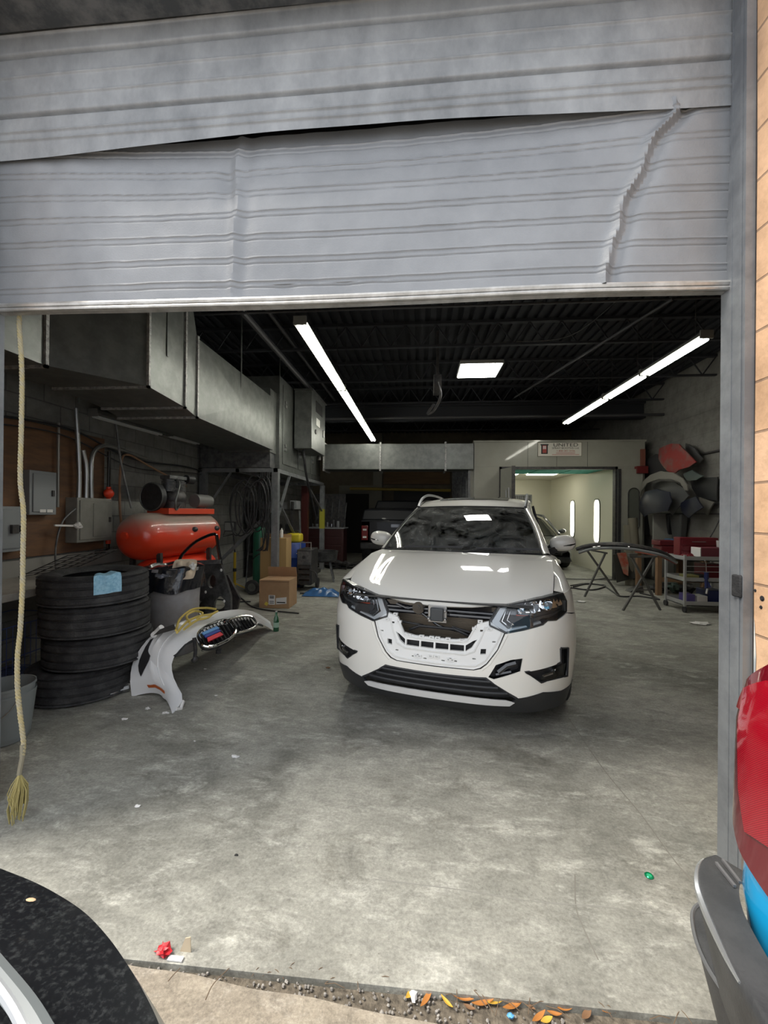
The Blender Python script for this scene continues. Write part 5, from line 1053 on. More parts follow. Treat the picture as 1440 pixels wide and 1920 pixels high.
for y0, y1, z0, z1 in ((10.95, 11.3, .74, 1.86), (12.65, 13.0, .80, 1.88)):
    pr_ = [(y0+.08, z0), (y1-.08, z0), (y1-.02, z0+.06), (y1, z0+.16), (y1, z1-.16), (y1-.02, z1-.06), (y1-.08, z1), (y0+.08, z1), (y0+.02, z1-.06), (y0, z1-.16), (y0, z0+.16), (y0+.02, z0+.06)]
    obj('wall_light', MB().patch(pr_, lambda u, v, o: (4.595+o, u, v), (), .3, -.0), blit, sb); obj('wall_light_frame', MB().tube([(4.59, u, v) for u, v in pr_+pr_[:1]], .02, 6), bp_, sb)
gr_ = MB()
for i in range(12): gr_.box(3.1+.07*i, 3.11+.07*i, 14.86, 14.88, 1.3, 2.1)
for i in range(10): gr_.box(3.1, 3.9, 14.86, 14.88, 1.3+.085*i, 1.31+.085*i)
obj('exhaust_grille', MB().box(3.05, 3.95, 14.88, 14.9, 1.25, 2.15), grey_paint, sb); obj('grille_mesh', gr_, dark_steel, sb, smooth=False)
# door leaves
dl = obj('door_leaf', MB().box(4.50, 5.0, BF-.09, BF-.02, .06, 2.5), bp_, sb, bevel=.01)
wp = [(4.66+.14+.12*math.cos(t)*1.0, (1.95 if math.sin(t) > 0 else 1.25)+.12*math.sin(t)) for t in [2*PI*i/24 for i in range(24)]]
obj('leaf_window', MB().patch(wp, lambda u, v, o: (u, BF-.095+o*0, v), (), .1), mat('leaf_glass', (.10, .105, .09), .1), dl); obj('window_gasket', MB().tube([(u, BF-.097, v) for u, v in wp+wp[:1]], .012, 6), dark_steel, dl)
obj('seal', MB().box(4.46, 4.52, BF-.11, BF-.02, .04, 2.5), black_plastic, dl)
e1_, e0_ = atY(960, 930, 9.25), Vector((1.88, BF-.02, 0))
dl2 = obj('door_leaf', MB().hexa([(1.88, BF-.04, .06), (e1_.x, 9.25, .06), (e1_.x+.05, 9.27, .06), (1.93, BF-.02, .06)], [(1.88, BF-.04, 2.5), (e1_.x, 9.25, 2.5), (e1_.x+.05, 9.27, 2.5), (1.93, BF-.02, 2.5)]), bp_, sb, smooth=False)
obj('edge_trim', MB().box(e1_.x-.01, e1_.x+.06, 9.22, 9.26, .04, 2.52), dark_steel, dl2)
gz = lambda t: Vector((1.88, BF-.04, 0)).lerp(Vector((e1_.x, 9.25, 0)), t)
obj('leaf_handle', MB().tube([gz(.55)+Vector((-.02, -.03, 1.6)), gz(.58)+Vector((-.03, -.05, 2.0)), gz(.8)+Vector((-.03, -.05, 2.05)), gz(.82)+Vector((-.02, -.03, 1.6))], .012, 6), steel, dl2)
# booth sign
s0, s1 = atY(1008, 856, BF-.01), atY(1091, 829, BF-.01); sx0, sx1, sz0, sz1 = s0.x, s1.x, s0.z, s1.z; sw = sx1-sx0; sh_ = sz1-sz0
sg_ = thing('sign', 'white company sign with red logo on booth front above the opening', 'sign', ((sx0+sx1)/2, BF-.01, sz0))
obj('plate', MB().box(sx0, sx1, BF-.012, BF-.002, sz0, sz1), mat('sign_white', (.58, .56, .50), .5), sg_)
fr_ = MB()
for q in ((sx0, sx1, sz0, sz0+.008), (sx0, sx1, sz1-.008, sz1), (sx0, sx0+.008, sz0, sz1), (sx1-.008, sx1, sz0, sz1)): fr_.box(q[0], q[1], BF-.015, BF-.012, q[2], q[3])
obj('border', fr_, mat('sign_border', (.10, .09, .06), .6), sg_, smooth=False)
TM = lambda x, z: Matrix.Translation((x, BF-.014, z)) @ Matrix.Rotation(PI/2, 4, 'X')
redi = mat('sign_red', (.35, .05, .04), .6); lx = sx0+sw*.155; cx_ = sx0+sw*.635
obj('logo_frame', MB().box(lx-sw*.09, lx+sw*.09, BF-.015, BF-.012, sz1-sh_*.22, sz1-sh_*.13).box(lx-sw*.075, lx-sw*.045, BF-.015, BF-.012, sz0+sh_*.20, sz1-sh_*.2).box(lx+sw*.045, lx+sw*.075, BF-.015, BF-.012, sz0+sh_*.20, sz1-sh_*.2).box(lx-sw*.075, lx+sw*.075, BF-.015, BF-.012, sz0+sh_*.18, sz0+sh_*.25), ink, sg_, smooth=False)
obj('logo_panel', MB().box(lx-sw*.045, lx+sw*.045, BF-.0155, BF-.0125, sz0+sh_*.25, sz1-sh_*.22), redi, sg_)
for k in (-1, 0, 1): obj('logo_mark', MB().box(lx+k*sw*.026-sw*.007, lx+k*sw*.026+sw*.007, BF-.017, BF-.0153, sz0+sh_*.52, sz1-sh_*.26), paper, sg_)
text('lettering', 'UNITED', ink, sh_*.33, TM(cx_, sz1-sh_*.20), sg_, .0015, sx=1.45)
text('lettering', 'SPRAY BOOTHS Ltd.', ink, sh_*.16, TM(cx_, sz1-sh_*.42), sg_, .001, sx=1.3)
text('phone_number', '1-800-301-3336', redi, sh_*.17, TM(cx_, sz1-sh_*.62), sg_, .001, sx=1.15)
for z, w_ in ((.22, .24), (.12, .34)): obj('small_print', MB().box(cx_-sw*w_*.9, cx_+sw*w_*.9, BF-.0145, BF-.0125, sz0+sh_*z, sz0+sh_*(z+.03)), redi, sg_)
# ------------------------------------------------------------------ far cars
def simple_car(name, label, loc, rz, body, prof, W, glass_m, nose=None):
    """prof: list of (y, z) side outline sampled front to back for body; cabin given separately"""
    r = thing(name, label, 'car', loc, rz); return r
gcar = mat('grey_car_paint', (.06, .066, .07), .3, coat=.8); tintg = mat('car_glass', (.01, .012, .014), .06, coat=.6)
sd = thing('car', 'dark grey sedan parked inside the lit spray booth', 'car', (3.22, 11.1, 0), 0)
def bodyfn(prof, W, x0=0):
    # prof rows: (y, z_low, z_high, halfwidth)
    def f(u, v):
        y = prof[0][0]+(prof[-1][0]-prof[0][0])*v; zl_ = lerp(y, [p[0] for p in prof], [p[1] for p in prof]); zh = lerp(y, [p[0] for p in prof], [p[2] for p in prof]); w = lerp(y, [p[0] for p in prof], [p[3] for p in prof])
        a = PI*u; k = abs(math.cos(a))**.35*math.copysign(1, math.cos(a)); s = abs(math.sin(a))**.45
        return (x0-k*w, y, zl_+(zh-zl_)*s)
    return f
L_ = lambda name, mb, mt, parent, **k: mb.build(name, mt, parent, local=True, **k)
L_('body', MB().grid(bodyfn([(0, .35, .55, .70), (.12, .22, .66, .80), (.5, .2, .74, .89), (1.2, .2, .88, .91), (2.5, .2, .92, .92), (4.0, .2, .96, .90), (4.5, .3, .9, .8), (4.6, .4, .7, .7)], 0), 28, 30), gcar, sd)
L_('cabin', MB().grid(bodyfn([(1.05, .8, .86, .72), (1.3, .8, 1.02, .74), (1.9, .8, 1.36, .66), (2.5, .8, 1.45, .64), (3.2, .8, 1.42, .63), (4.0, .8, 1.10, .62), (4.2, .8, .95, .6)], 0), 24, 24), tintg, sd)
L_('roof', MB().grid(lambda u, v: ((2*u-1)*.60, 1.95+1.3*v, 1.405+.06*math.sin(PI*v)-.03*abs(2*u-1)**3), 12, 10), gcar, sd)
for sg in (-1, 1):
    L_('mirror', MB().blob((sg*1.0, 1.5, .98), (.11, .07, .07), 14, 8).bar((sg*.85, 1.5, .93), (sg*.98, 1.5, .95), .03), gcar, sd)
    L_('headlight', MB().blob((sg*.72, .22, .62), (.14, .12, .06), 14, 8), chrome, sd)
    L_('roof_pillar', MB().tube([(sg*.80, 1.15, .90), (sg*.68, 1.75, 1.25), (sg*.62, 2.1, 1.42), (sg*.62, 2.9, 1.45), (sg*.66, 3.8, 1.2)], .035, 6), gcar, sd)
    for y in (.85, 3.6):
        w_ = L_('wheel', MB().lathe([(.2, -.09), (.3, -.10), (.32, -.08), (.32, .08), (.3, .10), (.2, .09)], 28, Matrix.Translation((sg*.82, y, .32)) @ Matrix.Rotation(PI/2, 4, 'Y'), True), rubber, sd)
        L_('rim', MB().lathe([(.001, .02), (.2, .06*1), (.2, -.06)], 20, Matrix.Translation((sg*.84, y, .32)) @ Matrix.Rotation(PI/2*sg, 4, 'Y')), steel, w_)
L_('front_grille', MB().box(-.5, .5, .02, .12, .40, .52), gloss_black, sd, bevel=.02); L_('bumper', MB().box(-.75, .75, .03, .3, .20, .36), black_plastic, sd, bevel=.05)
# person-height black round shape beyond: exhaust fan ring near the grille
solo('black_cap', MB().blob((3.0, 14.4, 1.8), (.28, .2, .32), 18, 12), black_plastic, 'round black shape above the grey sedan in the booth', 'cover')
solo('cover_stand', MB().cyl((3.0, 14.4, 0), (3.0, 14.4, 1.5), .03, 10).cyl((3.0, 14.4, 0), (3.0, 14.4, .03), .2, 16), dark_steel, 'thin stand under the round black shape in the booth', 'stand')
navy = mat('truck_paint', (.005, .006, .011), .5, coat=.15)
tk_ = thing('pickup_truck', 'black pickup truck seen from behind, half hidden by the white car', 'pickup truck', (-.62, 11.2, 0), 0)
L_('bed', MB().box(-.95, .95, 0, 1.9, .55, 1.25).box(-.95, .95, .0, .05, .62, 1.27), navy, tk_, bevel=.04); L_('tailgate', MB().box(-.72, .72, -.03, .02, .68, 1.24), navy, tk_, bevel=.02); L_('tailgate_handle', MB().box(-.12, .12, -.05, -.02, 1.08, 1.16), gloss_black, tk_)
L_('bed_cover', MB().hexa([(-.93, .0, 1.27), (.93, .0, 1.27), (.93, 1.9, 1.27), (-.93, 1.9, 1.27)], [(-.88, .10, 1.55), (.88, .10, 1.55), (.88, 1.9, 1.62), (-.88, 1.9, 1.62)]), navy, tk_, bevel=.03)
L_('cab', MB().hexa([(-.93, 1.9, .5), (.93, 1.9, .5), (.93, 3.6, .5), (-.93, 3.6, .5)], [(-.93, 1.9, 1.25), (.93, 1.9, 1.25), (.93, 3.6, 1.2), (-.93, 3.6, 1.2)]).hexa([(-.9, 1.9, 1.25), (.9, 1.9, 1.25), (.9, 3.5, 1.2), (-.9, 3.5, 1.2)], [(-.7, 2.0, 1.86), (.7, 2.0, 1.86), (.68, 3.0, 1.86), (-.68, 3.0, 1.86)]), navy, tk_, bevel=.04)
L_('rear_window', MB().add([(-.72, 1.93, 1.35), (.72, 1.93, 1.35), (.6, 1.99, 1.78), (-.6, 1.99, 1.78)], [(0, 1, 2, 3)]), tintg, tk_)
L_('hood', MB().box(-.9, .9, 3.5, 4.0-.35, .5, 1.15), navy, tk_, bevel=.08)
for sg in (-1, 1):
    t_ = L_('tail_light', MB().box(sg*.84-.09, sg*.84+.09, -.02, .05, .72, 1.12), mat('tail_red', (.16, .006, .006), .2, coat=.7), tk_, bevel=.01)
    for z in (.78, .98): L_('reverse_lens', MB().box(sg*.84-.05, sg*.84+.05, -.025, -.018, z, z+.05), paper, t_)
    for y in (.7, 3.1): L_('wheel', MB().lathe([(.22, -.12), (.36, -.13), (.38, -.1), (.38, .1), (.36, .13), (.22, .12), (.001, .05)], 26, Matrix.Translation((sg*.83, y, .38)) @ Matrix.Rotation(PI/2, 4, 'Y')), rubber, tk_)
L_('rear_bumper', MB().box(-.95, .95, -.14, .0, .48, .66), black_plastic, tk_, bevel=.03)
# back wall details
solo('roller_door', MB().box(-.9, 1.1, 14.93, 14.99, 0, 2.3), mat('back_door_dark', (.03, .028, .025), .6), 'dark closed doorway in the back wall behind the pickup truck', 'door')
bk1 = mat('back_pale', (.22, .21, .17), .8); 
solo('wall_pillar', MB().box(-1.62, -1.30, 14.6, 14.99, 0, 4.3), bk1, 'pale pillar on the back wall left of the pickup truck', 'pillar')
solo('door_surround', MB().box(-2.9, -1.65, 14.9, 14.99, 2.15, 2.45).box(-2.9, -2.75, 14.9, 14.99, 0, 2.15).box(-1.8, -1.65, 14.9, 14.99, 0, 2.15), bk1, 'pale frame round the dark passage in the back wall', 'door frame', smooth=False)
solo('passage_door', MB().box(-2.74, -1.81, 14.94, 14.99, 0, 2.15), mat('dark_passage', (.012, .01, .01), .8), 'dark passage door within the pale frame', 'door')
solo('wood_header', MB().box(-1.28, 1.1, 14.85, 14.99, 2.5, 3.1), mat('brown_board', (.16, .09, .035), .7, col2=(.11, .06, .025), ns=3, stretch=(.4, 1, 4)), 'brown timber header across the back wall under the duct', 'board')
solo('gas_pipe', MB().tube([(-2.4, 14.5, 2.32), (1.1, 14.5, 2.26)], .05, 10).tube([(-2.4, 14.5, 2.32), (-2.4, 14.9, 2.32)], .05, 10), mat('pipe_yellow', (.35, .25, .04), .5), 'yellow pipe running across the back wall below the timber', 'pipe')
pa = thing('tool_cabinet', 'dark tool cabinet with clutter on top left of pickup', 'cabinet', (-2.55, 11.4, 0)); obj('body', MB().box(-3.05, -2.05, 11.2, 11.8, .08, 1.02), mat('cabinet_maroon', (.045, .012, .012), .5), pa, bevel=.01); obj('worktop', MB().box(-3.08, -2.02, 11.17, 11.83, 1.02, 1.05), grey_paint, pa)
for z in (.15, .37, .59, .81): obj('drawer', MB().box(-3.0, -2.1, 11.185, 11.2, z, z+.19), mat('drawer_front', (.04, .01, .01), .4), pa, bevel=.004)
obj('peg_board', MB().box(-3.0, -2.1, 11.78, 11.8, 1.05, 2.0), dark_steel, pa)
for k in range(9):
    x = -3.0+.1*k; solo('tool', MB().cyl((x+.04, 11.4+.1*(k % 3), 1.05), (x+.04, 11.4+.1*(k % 3), 1.14+.14*random.random()), .025+.015*(k % 2), 10), (galv_dark, grey_paint, gloss_black)[k % 3], 'small dim canister on dark tool cabinet, '+('first', 'second', 'third', 'fourth', 'fifth', 'sixth', 'seventh', 'eighth', 'ninth')[k]+' from the left', 'canister', 'canisters on the tool cabinet')
for k in range(5): solo('vise' if k == 0 else 'clamp', MB().bar((-2.9+.2*k, 11.72, 1.3), (-2.86+.2*k, 11.74, 1.75+.1*(k % 2)), .05, .02), galv_dark, 'dim tool on board above tool cabinet, '+('first', 'second', 'third', 'fourth', 'fifth')[k]+' from the left', 'tool', 'tools on the peg board')
solo('junk_pile', MB().blob((-2.0, 10.9, .05), (.45, .3, .10), 24, 10, jit=1.4, jf=5), dark_steel, 'flat pile of dark scrap on floor beside the pickup', 'scrap')
# ------------------------------------------------------------------ trestles and what lies on them
trm = mat('trestle_steel', (.16, .16, .155), .5, .5)
def trestle(pts, label, dy):
    r = thing('trestle', label, 'stand', ((pts[0][0]+pts[3][0])/2, pts[0][1], 0), group=None)
    for i, (a, b) in enumerate(((pts[0], pts[1]), (pts[2], pts[3]))):
        obj('leg', MB().bar(a, b, .028), trm, r, smooth=False)
    c0 = Vector(pts[0]); c1 = Vector(pts[2])
    obj('top_bar', MB().bar((c0.x-.03, c0.y, c0.z), (c1.x+.03, c1.y, c1.z), .03), trm, r)
    lo = Vector(pts[0]).lerp(Vector(pts[1]), .62); hi = Vector(pts[2]).lerp(Vector(pts[3]), .62); obj('cross_bar', MB().bar(lo, hi, .02), trm, r)
    obj('pad', MB().bar(Vector(pts[0])+Vector((-.04, 0, .03)), Vector(pts[0])+Vector((.08, 0, .03)), .05), galv, r); return r
g1, g2 = G(1096, 1119), G(1160, 1116); t1, t2 = atY(1107, 1031, 7.5), atY(1148, 1040, 7.5)
trestle([(t1.x, g1.y+.02, t1.z), (g2.x, g2.y, .0), (t2.x, g1.y+.1, t2.z), (g1.x, g1.y, .0)], 'folding steel trestle with crossed legs nearer the white car', 0)
g3, g4 = G(1238, 1144), G(1168, 1145); t3, t4 = atY(1178, 1043, 6.75), atY(1227, 1043, 6.75)
trestle([(t3.x, g4.y+.02, t3.z), (g3.x, g3.y, .0), (t4.x, g3.y, t4.z), (g4.x, g4.y, .0)], 'folding steel trestle with crossed legs further right', 0)
bb = [(1080, 1030, 7.3), (1100, 1024, 7.25), (1130, 1021, 7.2), (1170, 1022, 7.0), (1210, 1028, 6.9), (1240, 1036, 6.85), (1262, 1048, 6.9)]
P = spl([atY(*p) for p in bb], 6)
bt_ = thing('bumper_beam', 'long dark curved bumper strip resting across both trestles', 'bumper', (P[20].x, P[20].y, .95))
obj('upper_skin', MB().tube(P, .03, 8, True, [.03+.012*math.sin(PI*i/(len(P)-1)) for i in range(len(P))]), dark_steel, bt_)
obj('lower_skin', MB().tube([p+Vector((.02, -.06, -.055)) for p in P], .022, 8), grey_paint, bt_); obj('edge_strip', MB().tube([p+Vector((.0, -.10, -.02)) for p in P], .010, 6), gloss_black, bt_)
obj('red_end', MB().tube([P[-8]+Vector((0, -.05, -.05)), P[-1]+Vector((.02, -.05, -.06))], .026, 8), mat('dull_red', (.20, .03, .02), .5), bt_)
b = MB()
fp = thing('fender_panel', 'dark curved fender with red paint leaning beside the booth door', 'fender', (4.0, 8.9, 0))
q = [atY(x, y, 9.0) for x, y in ((1150, 1040), (1176, 1036), (1190, 1060), (1198, 1082), (1150, 1090))]
obj('panel', MB().patch([(p.x, max(p.z, .01)) for p in q], lambda u, v, o: (u, 8.85+.3*v-o+.05*math.sin(u*6), v), (), .08, .02), mat('fender_black', (.035, .035, .03), .6), fp)
obj('red_area', MB().patch([(p.x, p.z) for p in [atY(x, y, 9.0) for x, y in ((1157, 1037), (1174, 1036), (1176, 1056), (1172, 1078), (1164, 1074))]], lambda u, v, o: (u, 8.80+.3*v-o, v), (), .08, .01), mat('faded_red', (.30, .05, .025), .6, col2=(.25, .18, .13), ns=7), fp)
for pts, lb in ((((1070, 1098), (1100, 1094), (1130, 1098), (1150, 1110), (1165, 1118), (1200, 1118), (1236, 1124)), 'black hose lying on floor beneath the trestles'), (((1070, 1102), (1110, 1106), (1135, 1098), (1100, 1095), (1075, 1100)), 'coiled end of black hose beside the white car'), (((1200, 1112), (1225, 1118), (1236, 1124)), 'short black cable with plug on floor at the trestles')):
    solo('floor_hose', MB().tube(spl([G(x, y, .015) for x, y in pts], 8), .014, 6), black_plastic, lb, 'hose')
solo('booth_threshold', MB().box(1.9, 4.45, 9.68, 9.80, .0, .012), dark_steel, 'dark metal strip across the booth entrance floor', 'threshold')
solo('foot_pedal', MB().hexa([(4.0, 8.2, 0), (4.25, 8.2, 0), (4.25, 8.4, 0), (4.0, 8.4, 0)], [(4.02, 8.2, .03), (4.23, 8.2, .12), (4.23, 8.4, .12), (4.02, 8.4, .03)]), dark_steel, 'small dark wedge on floor behind the right trestle', 'wedge')
for (x, y), s_, lb in (((1090, 1129), .05, 'white scrap on the floor left of the trestles'), ((1313, 1170), .08, 'pale crumpled rag on the floor below the steel cart')):
    solo('scrap', MB().blob(G(x, y)+Vector((0, 0, .012)), (s_*1.4, s_, .012), 12, 6, jit=.8, jf=4), paper, lb, 'scrap')
# ------------------------------------------------------------------ wooden table and cart on the right
wt = thing('work_table', 'low wooden table with red top edge by right wall behind the cart', 'table', (4.9, 8.4, 0)); om = mat('pine', (.22, .13, .07), .7)
obj('table_top', MB().box(4.35, 5.25, 7.95, 8.75, .72, .75), mat('red_edge', (.25, .05, .03), .6), wt)
for x, y in ((4.40, 8.0), (5.18, 8.0), (4.40, 8.7), (5.18, 8.7)): obj('leg', MB().box(x-.04, x+.04, y-.04, y+.04, 0, .72), om, wt, bevel=.004)
obj('rail', MB().box(4.4, 5.18, 7.97, 8.01, .25, .33), om, wt)
for i, (x, y, z, sx_, sz_, m_, lb, nm, ct_) in enumerate(((4.50, 8.1, .755, .36, .14, 'r', 'red tool case on the wooden table', 'tool_case', 'case'), (4.47, 8.1, .90, .33, .10, 'r', 'smaller red case stacked on the red tool case', 'tool_case', 'case'), (4.92, 8.1, .755, .12, .10, 'w', 'white tub on the wooden table', 'tub', 'tub'), (4.9, 8.45, .755, .2, .25, 'b', 'blue box at the back of the wooden table', 'box', 'box'))):
    solo(nm, MB().box(x, x+sx_, y, y+.28, z, z+sz_), {'r': mat('case_red', (.12, .012, .018), .4), 'w': paper, 'b': mat('box_blue', (.04, .10, .2), .5)}[m_], lb, ct_, bevel=.015)
for i in range(5): solo('stored_part', MB().blob((4.5+.15*i, 8.25+.05*(i % 2), .075+.02*(i % 3)), (.09, .09, .075), 12, 8, jit=1.), (black_plastic, dark_steel, mat('part_green', (.07, .11, .09), .6))[i % 3], 'dark car part under the wooden table, '+('leftmost', 'second from left', 'middle one', 'second from right', 'rightmost')[i], 'car part', 'parts under the wooden table')
solo('rolled_mask', MB().cyl((4.42, 9.05, 0), (4.45, 9.2, 1.25), .10, 14).cyl((4.55, 9.0, 0), (4.5, 9.15, 1.4), .09, 12), mat('masking_brown', (.12, .11, .08), .7), 'rolls of brown masking paper standing behind the wooden table', 'paper rolls')
solo('wall_board', MB().box(4.85, 5.25, 9.0, 9.05, .2, 1.5), mat('board_grey', (.22, .22, .20), .8), 'grey board leaning behind the wooden table', 'board')
tc2 = thing('tool_cart', 'three tier steel trolley loaded with red boxes and paint gear', 'cart', (4.35, 6.85, 0)); cm_ = mat('cart_steel', (.45, .46, .46), .4, .3)
for z in (.10, .46, .78): obj('tray', MB().box(4.02, 4.72, 6.62, 7.1, z, z+.012).box(4.02, 4.72, 6.62, 6.63, z, z+.07).box(4.02, 4.03, 6.62, 7.1, z, z+.07).box(4.71, 4.72, 6.62, 7.1, z, z+.07).box(4.02, 4.72, 7.09, 7.1, z, z+.07), cm_, tc2, smooth=False)
for x in (4.02, 4.72):
    for y in (6.62, 7.1): obj('upright', MB().box(x-.015, x+.015, y-.015, y+.015, .09, .87), cm_, tc2); obj('caster', MB().cyl((x-.015, y, .045), (x+.015, y, .045), .045, 16).box(x-.012, x+.012, y-.02, y+.02, .05, .09), rubber, tc2)
for z in (.62, .70): obj('guard_rail', MB().bar((4.02, 6.62, z), (4.72, 6.62, z), .008), cm_, tc2)
rm = mat('box_red', (.15, .012, .02), .4)
def carton(x0, x1, y0, y1, z0, z1, m_, lb, nm='box', ct_='box', **k): return solo(nm, MB().box(x0, x1, y0, y1, z0, z1), m_, lb, ct_, bevel=.006)
tbx = thing('toolbox', 'red metal toolbox standing at back of cart top', 'toolbox', (4.4, 7.0, .852)); obj('body', MB().box(4.12, 4.70, 6.92, 7.08, .793, 1.12), rm, tbx, bevel=.01)
for k in range(3): obj('drawer', MB().box(4.15, 4.67, 6.91, 6.92, .82+.09*k, .90+.09*k), rm, tbx, bevel=.003); obj('drawer_handle', MB().box(4.3, 4.5, 6.90, 6.91, .87+.09*k, .88+.09*k), steel, tbx)
carton(4.28, 4.62, 6.66, 6.88, .793, .98, mat('carton_pink', (.16, .035, .05), .5), 'dark red printed carton at front of cart top'); carton(4.262, 4.276, 6.66, 6.88, .793, .98, paper, 'white folded carton end beside dark red carton')
solo('red_pack', MB().blob((4.14, 6.75, .83), (.10, .07, .045), 14, 8, jit=.8), rm, 'crumpled red pack at left front of cart top', 'pack')
solo('measuring_cup', MB().lathe([(0, 0), (.035, 0), (.04, .10), (.035, .10), (.03, .005), (0, .005)], 18, Matrix.Translation((4.63, 6.8, .985))), mat('clear_cup', (.45, .45, .45), .2), 'clear cup standing on the dark red carton', 'cup')
carton(4.07, 4.25, 6.66, 6.85, .473, .56, mat('olive_tin', (.28, .27, .10), .5), 'olive coloured flat tin on middle tray of the cart', 'tin', 'tin'); carton(4.42, 4.68, 6.75, 7.05, .473, .72, rm, 'dark red carton on the middle tray of the cart')
carton(4.28, 4.40, 6.68, 6.9, .473, .56, black_plastic, 'black case on middle tray beside olive tin', 'case', 'case')
sgn = thing('spray_gun', 'dark blue spray gun hanging on the front of the cart', 'spray gun', (4.30, 6.58, .35)); nb = mat('gun_blue', (.02, .03, .12), .35)
obj('cup', MB().cyl((4.30, 6.58, .52), (4.30, 6.58, .62), .03, 14), nb, sgn); obj('body', MB().cyl((4.30, 6.58, .38), (4.30, 6.58, .52), .022, 12).bar((4.30, 6.58, .50), (4.34, 6.56, .40), .03), nb, sgn); obj('nozzle', MB().cyl((4.30, 6.58, .30), (4.31, 6.57, .38), .012, 10), paper, sgn); obj('hook', MB().tube([(4.30, 6.58, .62), (4.30, 6.59, .75), (4.3, 6.62, .80)], .005), steel, sgn)
carton(4.25, 4.40, 6.70, 6.9, .113, .24, paper, 'white carton on the bottom tray of the cart'); carton(4.10, 4.22, 6.70, 6.9, .113, .26, mat('violet', (.10, .08, .25), .5), 'violet carton on bottom tray of the cart'); carton(4.45, 4.68, 6.75, 7.05, .113, .32, nb, 'navy box on the bottom tray of the cart')
solo('power_cord', MB().tube(spl([(4.62, 7.3, .8), (4.9, 7.5, 1.0), (5.2, 7.6, 1.5), (5.27, 7.6, 2.2)], 6), .01), black_plastic, 'cord running from cart up the right wall', 'cord')
# ------------------------------------------------------------------ bumpers and fenders hung on the right wall
def c4(x, y): return (1180+x/5.335, 810+y/5.335)
def hung(pts, m_, label, X, bulge, name='hanging_bumper', cat='bumper', holes=()):
    Q = [atX(*c4(*p), X) for p in pts]; cy_ = sum(q.y for q in Q)/len(Q); cz_ = sum(q.z for q in Q)/len(Q); ry = max(abs(q.y-cy_) for q in Q); rz_ = max(abs(q.z-cz_) for q in Q)
    fn_ = lambda u, v, o: (X-bulge*(1-((u-cy_)/ry)**2)*.8-bulge*.4*(1-((v-cz_)/rz_)**2)-o+.02*mnoise.noise(Vector((u*3, v*3, X))), u, v)
    mb = MB().patch([(q.y, q.z) for q in Q], fn_, (), .08, .02)
    return solo(name, mb, m_, label, cat)
hr = mat('hung_red', (.20, .02, .018), .5, col2=(.13, .09, .08), ns=3.5, nc=(.45, .6)); hg = mat('hung_grey', (.07, .072, .072), .5); hd = mat('hung_dark', (.025, .026, .028), .5); hn = mat('hung_navy', (.008, .010, .022), .4); hp = mat('hung_pale', (.13, .125, .11), .6)
hung([(200, 290), (290, 220), (340, 235), (410, 380), (240, 430), (165, 480), (105, 420), (90, 350)], hd, 'black bumper end at upper left of parts hung on right wall', 5.22, .08)
hung([(560, 115), (640, 125), (720, 165), (770, 270), (740, 310), (690, 300), (640, 210)], hg, 'dark grey bumper behind the red one on right wall', 5.24, .10)
hung([(305, 170), (400, 140), (480, 115), (560, 120), (640, 205), (700, 300), (640, 350), (560, 375), (490, 435), (430, 380), (330, 270)], hr, 'faded red bumper on top of the parts hung on right wall', 5.05, .12)
hung([(620, 470), (780, 455), (885, 450), (880, 690), (760, 670), (690, 640), (640, 560)], hd, 'broad dark panel at right of the hung parts', 5.24, .04, 'hanging_bumper', 'bumper')
hung([(700, 650), (860, 700), (800, 835), (740, 770)], hp, 'pale triangular trim sticking out below the hung parts', 5.20, .04, 'hanging_trim', 'trim')
hung([(550, 420), (650, 380), (760, 440), (700, 480), (620, 490)], mat('hung_teal', (.07, .09, .085), .4), 'greenish grey bumper corner right of the red bumper', 5.12, .06)
hung([(240, 530), (380, 490), (520, 500), (600, 560), (640, 640), (560, 740), (480, 830), (430, 720), (420, 620), (300, 580)], hg, 'mid grey bumper in the centre of the hung parts', 5.08, .12)
hung([(170, 500), (250, 430), (350, 392), (480, 405), (580, 465), (610, 530), (608, 585), (588, 585), (560, 505), (480, 468), (350, 470), (230, 512), (150, 590), (125, 640), (110, 640)], hp, 'light grey arched bumper below the red one on right wall', 4.86, .10)
hung([(530, 710), (610, 680), (690, 645), (755, 755), (620, 862), (550, 800)], hn, 'dark blue bumper end low at right of the hung parts', 5.02, .06)
hung([(120, 770), (150, 690), (200, 600), (330, 572), (430, 600), (455, 700), (425, 790), (250, 822), (190, 850)], hn, 'large navy blue bumper low at left of the hung parts', 4.84, .14)
for k, (x, z0, h_) in enumerate(((9.9, 1.0, .55), (9.4, 1.0, .5), (9.0, 1.05, .45), (8.6, 1.0, .5))):
    solo('hanging_part', MB().hexa([(5.12, x, z0), (5.25, x, z0), (5.25, x+.25, z0), (5.12, x+.25, z0)], [(5.08, x-.08, z0+h_), (5.25, x-.08, z0+h_), (5.25, x+.3, z0+h_), (5.08, x+.3, z0+h_)]), (hd, hp, hd, hg)[k], ('dark furthest part hanging low above the wooden table', 'pale part hanging low above the wooden table', 'dark part hanging low between pale and grey parts', 'grey nearest part hanging low above wooden table')[k], 'car part', 'dim parts under the hung bumpers', bevel=.03)
for z in (1.68, 2.62, 1.5): solo('hanging_rail', MB().bar((5.27, 7.2, z), (5.27, 9.7, z), .03), dark_steel, {1.68: 'middle dark rail along the right wall behind the hung bumpers', 2.62: 'top dark rail along the right wall above the hung bumpers', 1.5: 'lowest dark rail along right wall under the hung bumpers'}[z], 'rail')
